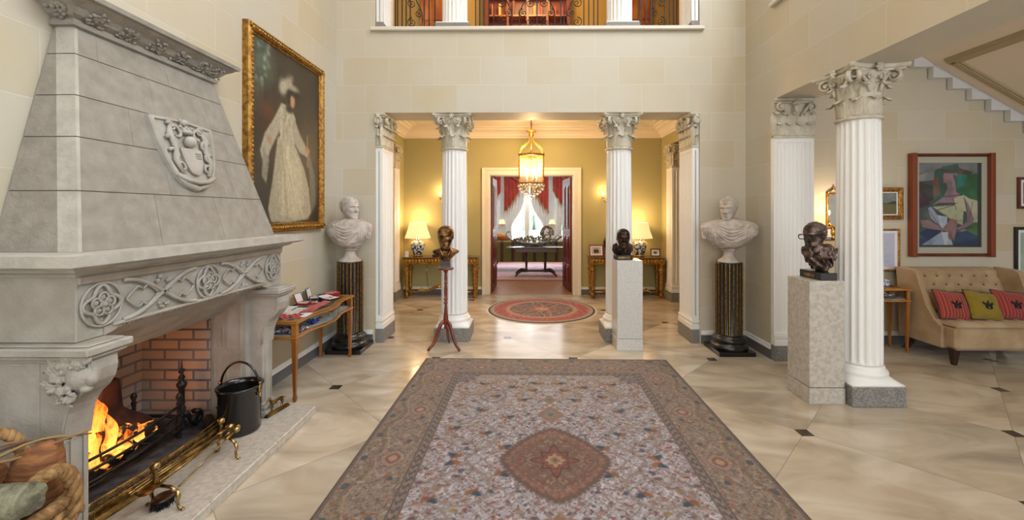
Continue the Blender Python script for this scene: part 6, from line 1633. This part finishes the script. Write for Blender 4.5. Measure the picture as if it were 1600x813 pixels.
for i in range(22):
    x_ = -.62 + (i % 11) * .124; z_ = 3.6 + (1.405 if i < 11 else 1.775); h_ = rnd.uniform(.16, .28); c_ = rnd.choice(['c8862e', '8c2a1c', 'd9a850', '6a3a1c', '3a4a5a', 'b05a28'])
    nm = 'cabinet_book_cover_' + c_; o_ = MB().box(-.022, .022, -.06, .06, 0, h_, .004).build('old_book', MATS.get(nm) or mat(nm, c_, .5)); o_.location = (.02 + x_, YD - .10, z_)
    tag(o_, '%s book, %s from the left on the %s lit shelf of the upstairs cabinet' % (BN[c_], ORD[i % 11], 'lower' if i < 11 else 'upper'), 'book', 'books in the upstairs cabinet')
t = thing('wall_lamp', 'bright warm wall lamp upstairs beside the left gallery column', 'lamp', (-1.33, YD - .03, 5.0)); m = MB(); m.lathe([(.03, 0), (.035, .08), (.045, .30), (.04, .42)], 16); m.build('shade', mat('glowing_shade', 'ffe0a0', .6, emit='ffcf80', estr=5), t)
# ------------------------------------------------------------ inner lobby
MARBT = mat('brown_marble_top', '6a5240', .2, col2='4a382c', scale=10, coat=.3)
def console(label, loc, Lx=1.30, D=.34, H=.72):
    t = thing('console_table', label, 'console table', loc)
    m = MB(); m.box(-Lx / 2 - .01, Lx / 2 + .01, -D / 2 - .01, D / 2, H - .022, H, .006); m.build('marble_top', MARBT, t)
    m = MB(); m.box(-Lx / 2 + .01, Lx / 2 - .01, -D / 2 + .01, D / 2 - .005, H - .125, H - .022); m.box(-Lx / 2 + .004, Lx / 2 - .004, -D / 2 + .004, D / 2 - .004, H - .125, H - .112, .003); m.build('apron', GOLD, t)
    m = MB(); m.smooth = True
    for i in range(22): m.ball((-Lx / 2 + .06 + (Lx - .12) * i / 21, -D / 2 + .008, H - .07), (.022, .010, .034), 8, 6)
    m.build('lambrequin_carving', GILT, t)
    for sx in (-1, 1):
        for sy in (-1, 1):
            m = MB(); m.lathe([(.036, H - .125), (.044, H - .145), (.044, H - .16), (.030, H - .18), (.052, H - .21), (.055, H - .235), (.034, H - .26), (.042, H - .275), (.040, H - .30), (.024, .17), (.034, .155), (.034, .145), (.024, .135), (.024, .09), (.034, .075), (.038, .05), (.028, .03), (.034, .012), (.028, 0)], 16, sx * (Lx / 2 - .055), sy * (D / 2 - .055), fn=lambda a, z: 1 + .06 * math.cos(8 * a)); m.build('leg', GOLD, t)
    m = MB(); m.smooth = True
    for sy in (-1, 1): m.tube([(sy_ * (Lx / 2 - .06), sy * (D / 2 - .055), .11) for sy_ in (-1, 1)], .002, 6)
    for sx in (-1, 1):
        m.tube([(sx * (Lx / 2 - .055), -D / 2 + .055, .115), (sx * (Lx / 2 - .055), D / 2 - .055, .115)], .018, 8)
        m.tube([(sx * (Lx / 2 - .07), -D / 2 + .06, .11), (sx * .42, -.10, .105), (sx * .36, -.08, .13), (sx * .25, -.06, .115), (sx * .15, -.05, .16), (sx * .06, -.05, .19), (0, -.05, .195)], [.016, .018, .024, .018, .026, .022, .026], 10)
        spiral(m, (sx * .33, -.08, .145), (sx, 0, 0), (0, 0, 1), .03, 1.3, .010, .014)
    m.build('carved_stretcher', GILT, t)
    return t
console('gilt carved console table with brown marble top, left side of the lobby', (-1.50, 7.35, 0))
console('gilt carved console table with brown marble top, right side of the lobby', (1.75, 7.35, 0))
SHADE = mat('pleated_cream_shade', 'f0dcb4', .8, emit='ffcf90', estr=.8)
PORC = mat('blue_white_vase_porcelain', 'c4ccd0', .2, col2='26345a', scale=26, detail=3, lo=.49, hi=.52, coat=.4)
def lamp(label, loc):
    t = thing('table_lamp', label, 'table lamp', loc)
    m = MB(); m.lathe([(.075, 0), (.085, .008), (.085, .02), (.07, .03)], 32); m.build('gilt_base', GILT, t)
    m = MB(); m.lathe([(.07, .03), (.085, .06), (.115, .15), (.128, .20), (.125, .235), (.10, .262), (.06, .275), (.045, .29), (.05, .305)], 36); m.build('vase', PORC, t)
    m = MB(); m.lathe([(.012, .305), (.012, .40), (.02, .405), (.02, .43)], 12); m.build('stem', BRASS, t)
    m = MB(); m.lathe([(.222, .325), (.175, .46), (.142, .60)], 144, cap=False, fn=lambda a, z: 1 + .014 * math.cos(48 * a), smooth=False); m.build('pleated_shade', SHADE, t)
    m = MB(); m.ball((0, 0, .46), (.028, .028, .04), 12, 8); m.build('bulb', BULB, t)
    return t
lamp('lit table lamp with blue and white vase and pleated shade, on the left console', (-1.93, 7.35, .72)); lamp('lit blue and white vase lamp with pleated shade, on the right hand console table', (2.00, 7.35, .72))
light('table_lamp_light', 'POINT', (-1.93, 7.30, 1.40), 11, WARM, .05); light('table_lamp_light', 'POINT', (2.00, 7.30, 1.40), 11, WARM, .05)
light('table_lamp_light', 'POINT', (-1.93, 7.35, 1.02), 2.5, WARM, .03); light('table_lamp_light', 'POINT', (2.00, 7.35, 1.02), 2.5, WARM, .03)
def sconce(label, loc):
    t = thing('wall_sconce', label, 'wall light', loc)
    m = MB(); m.smooth = True; m.ball((0, -.012, 0), (.04, .014, .07), 12, 8); m.ball((0, -.015, -.09), (.02, .012, .03)); m.build('back_plate', GILT, t)
    for s in (-1, 1):
        m = MB(); m.smooth = True; m.tube([(0, -.02, 0), (s * .05, -.06, -.02), (s * .10, -.08, .01), (s * .12, -.08, .06)], .007, 8); m.lathe([(.006, .055), (.024, .062), (.024, .068), (.010, .072)], 14, s * .12, -.08); m.build('arm', BRASS, t)
        m = MB(); m.smooth = True; m.tube([(s * .12, -.08, .07), (s * .12, -.08, .13)], .011, 10); m.build('candle', IVORY, t)
        m = MB(); m.ball((s * .12, -.08, .155), (.015, .015, .027), 12, 10); m.build('bulb', BULB, t)
    return t
sconce('gilt twin candle wall sconce partly behind the left opening column', (-1.44, YD, 1.69)); sconce('gilt twin candle wall sconce hidden behind the right opening column', (1.50, YD, 1.69))
for x in (-1.56, -1.32, 1.38, 1.62): light('sconce_light', 'POINT', (x, 7.44, 1.90), 2.6, WARM, .02)
# left console figurine, right console frames and arched clock
t = thing('bronze_figurine', 'small dark bronze reclining figure leaning up, on the left console behind the stand', 'figurine', (-1.49, 7.34, .72))
MB().box(-.17, .17, -.06, .06, 0, .04, .008).build('base', DARKW, t)
m = MB(); m.smooth = True; m.tube([(-.14, 0, .06), (-.06, -.01, .08), (.03, 0, .09), (.06, 0, .16), (.07, 0, .25), (.075, 0, .31)], [.018, .028, .036, .030, .034, .016], 12); m.ball((.08, -.005, .345), (.025, .028, .033), 12, 8); m.tube([(.07, 0, .28), (.0, -.02, .22), (-.04, -.02, .12), (-.06, -.02, .06)], [.014, .012, .010, .010], 8); m.tube([(-.02, .02, .08), (-.06, .03, .13), (-.12, .02, .06)], .016, 8); m.build('figure', BRONZED, t, remesh=.006, smooth_it=1)
def photo(label, loc, w, h, fmt, rz=0):
    t = picture('photo_frame', label, loc, w, h, .016, .018, fmt, lambda U, V: Paint(U, V, 'b8b0a8').ell(.38, .4, .16, .3, '2a2624', .2).ell(.62, .4, .16, .3, '3a3430', .2).ell(.38, .78, .07, .1, '8a7060', .2).ell(.62, .76, .07, .1, '8a7060', .2).C, .025, 30, 24, 'photo frame', rz); t.rotation_euler = (-.18, 0, rz); return t
photo('red wooden framed photograph at the left end of the right console', (1.23, 7.32, .825), .25, .20, mat('red_photo_frame', '8a2c1c', .4), .1)
photo('small dark framed photograph right of the lamp on the right console', (2.255, 7.28, .795), .165, .135, mat('black_photo_frame', '2a1c14', .4), -.1)
t = thing('mantel_clock', 'dark arched bronze clock half hidden behind the right opening column', 'clock', (1.47, 7.42, .72)); m = MB(); m.prism([(-.09, 0), (.09, 0), (.09, .24)] + [(.09 * math.cos(a), .24 + .10 * math.sin(a)) for a in [PI * i / 12 for i in range(1, 12)]] + [(-.09, .24)], -.04, .04, 'y'); m.build('case', BRONZED, t)
m = MB(); m.lathe([(.001, 0), (.06, 0), (.06, .006), (.001, .006)], 24); oo = m.build('dial', IVORY, t); oo.location = (0, -.041, .24); oo.rotation_euler = (PI / 2, 0, 0)
t = thing('small_card', 'small white and blue card leaning beside the left lamp', 'card', (-2.10, 7.27, .72)); MB().box(-.03, .03, 0, .004, 0, .10).build('card', PAPER, t)
t = thing('lamp_flex', 'thin black lamp cable with switch hanging below the left console', 'cable', (-1.80, 7.50, .10)); m = MB(); m.smooth = True; m.tube([(-.05, .0, .55), (-.01, -.02, .40), (0, -.02, .25), (.02, -.02, .06), (.06, 0, .02)], .004, 6); m.build('cord', BLACK, t); m = MB(); m.ball((0, -.02, .36), (.012, .010, .022)); m.build('switch', PAPER, t)
# lantern
t = thing('hanging_lantern', 'gilt glass hanging lantern with crystal drops in the middle of the lobby', 'lantern', (.075, 6.42, 1.75))
Zs = lambda z: z - 1.75
m = MB(); m.lathe([(.012, Zs(2.78)), (.009, Zs(3.0)), (.05, Zs(3.04)), (.05, Zs(3.05))], 12); m.build('rod', BRASS, t)
m = MB(); m.lathe([(.02, Zs(2.66)), (.035, Zs(2.70)), (.025, Zs(2.735)), (.07, Zs(2.75)), (.07, Zs(2.76)), (.015, Zs(2.79))], 20, fn=lambda a, z: 1 + .12 * math.cos(8 * a)); m.build('crown', GILT, t)
HX = [(PI / 6 + k * PI / 3) for k in range(6)]; R_ = .213
m = MB(); m.smooth = True
for a in HX:
    c, s = math.cos(a), math.sin(a); m.tube([(c * r, s * r, Zs(z)) for r, z in ((.02, 2.68), (.032, 2.62), (.045, 2.592), (.10, 2.55), (.165, 2.50), (.203, 2.445), (R_, 2.385))], .007, 8)
m.build('dome_ribs', GILT, t)
m = MB()
def hexring(m, r, z0, z1, r2): 
    P0 = [(math.cos(a), math.sin(a)) for a in HX]; m.add([(x * r, y * r, z0) for x, y in P0] + [(x * r2, y * r2, z0) for x, y in P0] + [(x * r2, y * r2, z1) for x, y in P0] + [(x * r, y * r, z1) for x, y in P0], [(i + a * 6, (i + 1) % 6 + a * 6, (i + 1) % 6 + ((a + 1) % 4) * 6, i + ((a + 1) % 4) * 6) for a in range(4) for i in range(6)], False)
hexring(m, R_ - .012, Zs(2.36), Zs(2.395), R_ + .018); hexring(m, R_ - .012, Zs(1.935), Zs(1.955), R_ + .008); m.build('frame_ring', GILT, t)
for a in HX:
    m = MB(); m.box(R_ - .006, R_ + .006, -.006, .006, Zs(1.91), Zs(2.37)); oo = m.build('frame_post', GILT, t); oo.rotation_euler = (0, 0, a)
for k in range(6):
    a, b = HX[k], HX[(k + 1) % 6]; p, q = Vector((math.cos(a), math.sin(a), 0)) * (R_ - .004), Vector((math.cos(b), math.sin(b), 0)) * (R_ - .004); n = (p + q).normalized() * .003
    m = MB(); p, q = p + (q - p) * .04, q - (q - p) * .04
    m.add([tuple(v + Z * Zs(z)) for z in (1.93, 2.355) for v in (p - n, q - n, q + n, p + n)], [(0, 3, 2, 1), (4, 5, 6, 7), (0, 1, 5, 4), (1, 2, 6, 5), (2, 3, 7, 6), (3, 0, 4, 7)], False); m.build('glass_pane', LGLASS, t)
for k in range(5):
    a = k * 2 * PI / 5; m = MB(); m.smooth = True; x, y = .085 * math.cos(a), .085 * math.sin(a); m.tube([(x, y, Zs(1.96)), (x, y, Zs(2.07))], .013, 10); m.build('candle_tube', IVORY, t)
    m = MB(); m.ball((x, y, Zs(2.12)), (.024, .024, .045), 12, 10); m.build('bulb', mat('lantern_bulb', 'fff0d0', .5, emit='ffdfae', estr=45) if k == 0 else MATS['lantern_bulb'], t)
m = MB(); m.smooth = True
for k in range(5): a = k * 2 * PI / 5; m.tube([(0, 0, Zs(1.93)), (.05 * math.cos(a), .05 * math.sin(a), Zs(1.925)), (.085 * math.cos(a), .085 * math.sin(a), Zs(1.96))], .006, 8)
m.build('candle_arms', BRASS, t)
CRY = mat('cut_crystal', 'ffffff', .03, trans=1.0, ior=1.45)
m = MB(); m.smooth = False; ng = 0
for r, z, n_ in ((.20, 1.905, 22), (.18, 1.86, 20), (.14, 1.82, 16), (.10, 1.785, 11), (.05, 1.755, 7), (.19, 1.93, 20)):
    for k in range(n_):
        a = 2 * PI * k / n_; m.ball((r * math.cos(a), r * math.sin(a), Zs(z)), (.015, .015, .027), 6, 4)
m.ball((0, 0, Zs(1.715)), (.022, .022, .030), 8, 6); d_ = m.build('crystal_drops', CRY, t); d_['kind'] = 'stuff'
m = MB(); m.smooth = True
for r, z in ((.195, 1.90), (.155, 1.862), (.105, 1.828)): m.tube([(r * math.cos(a), r * math.sin(a), Zs(z)) for a in [2 * PI * i / 36 for i in range(36)]], .004, 5, closed=True)
for k in range(8): a = k * PI / 4; m.tube([(.2 * math.cos(a), .2 * math.sin(a), Zs(1.905)), (.16 * math.cos(a), .16 * math.sin(a), Zs(1.85)), (.09 * math.cos(a), .09 * math.sin(a), Zs(1.81)), (.02 * math.cos(a), .02 * math.sin(a), Zs(1.78))], .004, 5)
m.build('drop_frame', BRASS, t)
light('lantern_light', 'POINT', (.075, 6.42, 2.25), 46, WARM, .05)
light('lantern_light', 'POINT', (.075, 6.12, 2.62), 40, WARM, .05)

# ------------------------------------------------------------ drawing room beyond the doors
YR0, YR1 = YD + .22, 13.6
struct('floor_drawing_room', MB().box(-3.6, 3.8, YR0 - .22, YR1 + .3, -.2, .0005), OAK)
DRW = mat('pale_drawing_room_wall', 'b8b5b0', .8)
m = MB(); m.box(-3.8, -3.6, YR0, YR1 + .3, 0, 3.4); m.box(3.8, 4.0, YR0, YR1 + .3, 0, 3.4)
WN = [(-2.3, -.93), (-.66, .70), (.97, 2.3)]
xs = [-3.6] + [v for w in WN for v in w] + [3.8]
for i in range(0, len(xs), 2): m.box(xs[i], xs[i + 1], YR1, YR1 + .3, 0, 3.4)
for a, b in WN: m.box(a, b, YR1, YR1 + .3, 0, .55); m.box(a, b, YR1, YR1 + .3, 2.9, 3.4)
struct('wall_drawing_room', m, DRW); struct('ceiling_drawing_room', MB().box(-3.8, 4.0, YR0, YR1 + .3, 3.4, 3.5), PLAST)
for k, (a, b) in enumerate(WN):
    t = thing('window_%d' % (k + 1), None, None, ((a + b) / 2, YR1 + .12, .55)); t['kind'] = 'structure'; w = b - a; h = 2.35
    m = MB(); cw = .055
    for s in (-1, 1): m.box(s * (w / 2 - cw / 2) - cw / 2, s * (w / 2 - cw / 2) + cw / 2, -.04, .04, 0, h)
    m.box(-w / 2, w / 2, -.04, .04, 0, .07); m.box(-w / 2, w / 2, -.04, .04, h - .07, h); m.box(-.075, .075, -.06, .06, 0, h)
    m.build('window_frame', IVORY, t)
    m = MB()
    for s in (-1, 1): m.box(min(s * .055, s * w / 2), max(s * .055, s * w / 2), -.012, .012, .72, .745); m.box(min(s * .055, s * w / 2), max(s * .055, s * w / 2), -.012, .012, 1.45, 1.475)
    m.build('glazing_bar', IVORY, t)
    MB().box(-w / 2 + .05, w / 2 - .05, -.003, .003, .06, h - .06).build('pane', GLASS, t)
struct('ground_outside', MB().box(-30, 30, YR1 + .3, 60, -.6, -.4), mat('sunlit_lawn', 'b8bfae', .9, col2='a2ab94', scale=.6))
t = thing('distant_hedge', 'dark hedge and trees far outside the drawing room window', 'hedge', (0, 45, -.4)); m = MB(); m.smooth = True; rnd = random.Random(2)
for i in range(34): m.ball((-17 + i * 1.05, rnd.uniform(-1, 1), rnd.uniform(.4, 1.0)), (1.2, 1.2, rnd.uniform(1.0, 2.3)), 8, 6)
m.build('foliage', mat('hedge_green', '7a8674', .9, bump=.8, bscale=3), t)
# curtains and swags
SHEER = mat('white_sheer_curtain', 'e4e4e4', .8, emit=None); DRAPE = mat('coral_red_silk', 'b53c2c', .6, sheen=.3, col2='9a2c22', scale=3); FRINGE = mat('gold_fringe', 'b98a50', .8)
def swept(label, xo, xi, side, group):
    """sheer curtain hung at the top across the window and tied back to the outer side"""
    t = thing('sheer_curtain', label, 'curtain', (xo, YR1 - .14, .02), 0, group)
    def f(u, v):
        z_ = 2.75 * v; tie = math.exp(-((z_ - .95) / .55) ** 2) if z_ > .95 else 1 - .25 * min(1, (.95 - z_) / .9)
        wd = (xi - xo) * (1 - .72 * tie); return (u * wd, .025 * math.sin(u * 40) * (1 - .4 * tie), z_)
    m = MB(); m.smooth = True; m.slab(f, (0, .004, 0), 90, 30); m.build('cloth', SHEER, t)
g_ = 'sheer curtains of the drawing room windows'
swept('white sheer curtain tied to the left of the central drawing room window', -.66, -.05, 1, g_); swept('white sheer curtain tied to the right of the central drawing room window', .72, .12, -1, g_)
swept('white sheer curtain on the right side of the left drawing room window', -.92, -1.5, -1, g_); swept('white sheer curtain on the left side of the right drawing room window', .96, 1.55, 1, g_)
def jabot(label, x, w, zb, dirn, group):
    """stepped cascading tail: longest on one side"""
    t = thing('curtain_tail', label, 'curtain', (x, YR1 - .26, 0), 0, group)
    def f(u, v):
        zt = 2.95; lo_ = zb + (.75 * (u if dirn > 0 else 1 - u)) ** 1.3 + .03 * math.sin(u * 25); return ((u - .5) * w, .035 * math.sin(u * 26), lo_ + (zt - lo_) * v)
    m = MB(); m.smooth = True; m.slab(f, (0, .006, 0), 60, 16); m.build('cloth', DRAPE, t)
    m = MB(); m.smooth = True; m.tube([tuple(Vector(f(i / 40, 0)) + Vector((0, 0, -.012))) for i in range(41)], .018, 6); m.build('fringe', FRINGE, t)
g2 = 'red curtain tails of the drawing room windows'
jabot('red fringed curtain tail just left of the central window, beside the grey pier', -.47, .50, 1.52, 1, g2); jabot('red fringed curtain tail at the right of the central window', .48, .50, 1.52, -1, g2)
jabot('red fringed curtain tail at the far left, next window along', -1.06, .50, 1.52, 1, g2); jabot('red fringed curtain tail at the far right, half behind the open door leaf', 1.11, .52, 1.52, -1, g2)
def swag(label, x0, x1, group):
    t = thing('curtain_swag', label, 'curtain', ((x0 + x1) / 2, YR1 - .31, 0), 0, group); w = x1 - x0; m = MB(); m.smooth = True
    def f(u, v):
        s = math.sin(PI * u); top = 2.97 - .10 * s; lo_ = 2.95 - .52 * s ** .9; return ((u - .5) * w, .02 * math.sin(v * 30) - .04 * s, lo_ + (top - lo_) * v)
    m.slab(f, (0, .006, 0), 40, 30); m.build('cloth', DRAPE, t); m = MB(); m.smooth = True; m.tube([tuple(Vector(f(i / 30, 0))) for i in range(31)], .018, 6); m.build('fringe', FRINGE, t)
swag('red draped swag across the top of the central window', -.70, .72, 'red swags of the drawing room windows'); swag('red draped swag across the top of the right hand window', .86, 2.3, 'red swags of the drawing room windows'); swag('red draped swag across the top of the left hand window', -2.3, -.82, 'red swags of the drawing room windows')
# rug with red border, on the parquet
def drug(U, V):
    P = Paint(U, V, 'b49aa4'); e = np.minimum(np.minimum(U, 1 - U) * 3.4, np.minimum(V, 1 - V) * 3.2); n = fbm(U * 22, V * 22, 3); P.mix((n - .5) * 6, 'a0607a', .7); P.mix((.42 - e) * 30, 'a08890'); P.mix((n - .45) * 5 * (e < .42), '9c5c70', .8); P.mix((.24 - e) * 40, 'a07a60'); P.mix((.10 - e) * 60, '8a1c2c'); return P.C
t = thing('drawing_room_rug', 'pink and cream rug with red edge on the drawing room parquet', 'rug', (.1, 10.7, 0)); sheet('pile', WOOL, 3.4, 3.2, 90, 90, drug, th=.012, parent=t); MB().box(-1.7, 1.7, -1.6, 1.6, .001, .0115).build('backing', MATS['rug_backing'], t)
# sofa table with dark folded top
t = thing('sofa_table', 'dark polished table with lyre supports and splayed feet holding the silver centrepiece', 'table', (.22, 9.75, .013)); POL = mat('polished_dark_rosewood', '2a1a18', .12, coat=.6)
m = MB(); m.box(-.68, .68, -.27, .27, .66, .685, .006); m.build('top', POL, t); m = MB(); m.box(-.46, .46, -.25, .25, .57, .66, .003); m.build('frieze_drawers', mat('grey_brown_rosewood', '5a4a48', .25, coat=.3), t)
for s in (-1, 1):
    m = MB(); m.smooth = True
    for yy in (-.10, .10): m.lathe([(.03, .13), (.022, .18), (.03, .3), (.02, .42), (.03, .55), (.035, .57)], 12, s * .22, yy)
    m.box(s * .22 - .04, s * .22 + .04, -.14, .14, .10, .135, .006); m.build('support', DARKW, t)
    for yy in (-1, 1):
        m = MB(); m.smooth = True; m.tube([(s * .22, yy * .08, .125), (s * .34, yy * .15, .13), (s * .42, yy * .21, .08), (s * .47, yy * .25, .02)], [.028, .030, .024, .018], 10); m.build('leg', DARKW, t)
m = MB(); m.box(-.2, .2, -.05, .05, .095, .13, .008); m.build('stretcher', DARKW, t)
SILV = mat('tarnished_silver', 'a4a5a6', .35, .5, col2='5c5c5c', scale=30)
t = thing('silver_boat_centrepiece', 'long silver boat shaped centrepiece with swan neck prow and tiny figures on the dark table', 'ornament', (.17, 9.70, .699)); t.scale = (1.15, 1.1, 1.45)
m = MB(); m.smooth = True
m.loft([[(x, w * math.cos(a), .035 + up + (.075 - .0) * min(0, math.sin(a)) * dd + .03) for a in [2 * PI * i / 16 for i in range(16)]] for x, w, up, dd in ((-.52, .01, .09, .2), (-.44, .05, .05, .7), (-.25, .09, .02, 1.0), (0, .10, .01, 1.1), (.25, .09, .02, 1.0), (.44, .05, .05, .7), (.54, .01, .10, .2))]); m.box(-.2, .2, -.05, .05, 0, .03, .008); m.build('hull', SILV, t)
m = MB(); m.smooth = True; m.tube([(-.50, 0, .12), (-.56, 0, .17), (-.55, 0, .23), (-.50, 0, .245), (-.47, 0, .225)], [.016, .014, .012, .014, .006], 8); m.build('swan_prow', SILV, t)
m = MB(); m.smooth = True; rnd = random.Random(5)
for i in range(170): x = rnd.uniform(-.44, .46); m.ball((x, rnd.uniform(-.07, .07), .07 + rnd.uniform(0, .115) * (1 - abs(x) * 1.3)), rnd.uniform(.012, .024), 6, 5)
for i in range(50): x = rnd.uniform(.15, .36); m.ball((x, rnd.uniform(-.04, .04), rnd.uniform(.08, .24)), rnd.uniform(.008, .018), 6, 5)
m.tube([(.18, 0, .10), (.20, 0, .26), (.26, 0, .32), (.32, 0, .28), (.34, 0, .14)], [.014, .016, .018, .016, .012], 8)
for i in range(16): a = i * PI / 15; m.ball((.27 + .12 * math.cos(a), 0, .20 + .13 * math.sin(a)), rnd.uniform(.018, .03), 6, 5)
m.tube([(.40, 0, .10), (.48, 0, .20), (.52, 0, .16)], .008, 6); m.tube([(.44, 0, .08), (.56, 0, .15), (.62, 0, .24), (.56, 0, .27), (.53, 0, .22)], .006, 6); m.build('chased_figures', mat('gilded_silver', 'b0a894', .35, .5, col2='5c5648', scale=40), t)
# striped sofa seen from behind
t = thing('striped_sofa', 'green and plum striped sofa seen from behind with dark cabriole legs', 'sofa', (.12, 10.75, .013))
STR = bpy.data.materials.new('green_plum_stripe'); STR.use_nodes = True; _n = STR.node_tree; _w = _n.nodes.new('ShaderNodeTexWave'); _w.inputs['Scale'].default_value = 1.15; _w.inputs['Phase Offset'].default_value = 1.2; _t = _n.nodes.new('ShaderNodeTexCoord'); _r = _n.nodes.new('ShaderNodeValToRGB'); _r.color_ramp.interpolation = 'CONSTANT'
_r.color_ramp.elements[0].color = rgb('5e5c22'); _r.color_ramp.elements[1].position = .80; _r.color_ramp.elements[1].color = rgb('4a2026'); _n.links.new(_t.outputs['Object'], _w.inputs['Vector']); _n.links.new(_w.outputs['Color'], _r.inputs[0]); _n.links.new(_r.outputs[0], _n.nodes['Principled BSDF'].inputs['Base Color']); _n.nodes['Principled BSDF'].inputs['Roughness'].default_value = .8
m = MB(); m.box(-1.1, 1.1, -.36, -.24, .24, .77, .03); m.build('backrest', STR, t); m = MB(); m.box(-1.08, 1.08, -.24, .34, .24, .45, .03); m.build('seat', STR, t)
for s in (-1, 1): m = MB(); m.box(s * 1.02 - .08, s * 1.02 + .08, -.24, .32, .45, .62, .03); m.build('arm', STR, t)
for x_ in (-.92, .92):
    for y_ in (-.30, .28): m = MB(); m.smooth = True; m.tube([(x_, y_, .245), (x_ + .02, y_, .17), (x_, y_, .09), (x_ - .01, y_, .03), (x_, y_, .0)], [.05, .04, .02, .016, .024], 10); m.build('leg', DARKW, t)
t = thing('orange_cushion', 'orange and gold cushion resting on top of the striped sofa at left', 'cushion', (-.62, 10.62, .84)); t.rotation_euler = (.2, .35, 0); m = MB(); m.smooth = True; m.ball((0, 0, 0), (.20, .07, .12), 16, 10); m.build('cover', mat('orange_silk', 'b87a2c', .6, col2='a0501c', scale=5), t)
# wall lights and shades by the windows, small
for x_, lb in ((-.80, 'small cream wall light on the pier left of the central window'), (.84, 'small cream wall light on the pier right of the central window')):
    t = thing('pier_wall_light', lb, 'wall light', (x_, YR1 - .08, 1.12)); m = MB(); m.lathe([(.10, 0), (.06, .14)], 24, cap=False); m.build('shade', SHADE, t); m = MB(); m.smooth = True; m.tube([(0, .075, -.02), (0, 0, -.03), (0, 0, .06)], .008, 6); m.build('bracket', BRASS, t)
# mahogany double doors, opened into the drawing room
DOORM = mat('satin_mahogany_door', '6a2214', .42, col2='521a10', scale=6, stretch=(1, 1, 0.2), spec=.3)
def door_leaf(n, label, hinge, ang, s):
    t = thing('door_%d' % n, None, None, hinge, ang); t['kind'] = 'structure'
    w, th = .745, .045; m = MB(); m.box(0 if s > 0 else -w, w if s > 0 else 0, -th / 2, th / 2, .008, 2.155, .003); m.build('leaf', DOORM, t)
    m = MB()
    for z0, z1 in ((.14, .50), (.60, 1.05), (1.18, 2.02)):
        for y in (-1, 1):
            for xx in ((.09, .345), (.40, .655)):
                a, b = (xx[0], xx[1]) if s > 0 else (-xx[1], -xx[0]); m.box(a, b, y * th / 2 - .012, y * th / 2 + .012, z0, z1, .012); m.box(a + .04, b - .04, y * th / 2 - .02, y * th / 2 + .02, z0 + .04, z1 - .04, .01)
    m.build('raised_panels', DOORM, t)
    m = MB(); m.smooth = True
    for z_ in (.28, .95, 1.9): m.lathe([(.008, z_ - .05), (.008, z_ + .05)], 10, 0, -th / 2 - .004)
    m.build('hinge', BRASS, t); m = MB(); m.ball((s * .69, -th / 2 - .05, 1.0), .028, 12, 8); m.ball((s * .69, th / 2 + .05, 1.0), .028, 12, 8); m.tube([(s * .69, -th / 2 - .05, 1.0), (s * .69, th / 2 + .05, 1.0)], .008, 8); m.build('door_knob', BRASS, t)
door_leaf(1, '', (-.655, YR0 - .01, 0), math.radians(88), 1)
door_leaf(2, '', (.84, YR0 - .01, 0), math.radians(-84), -1)
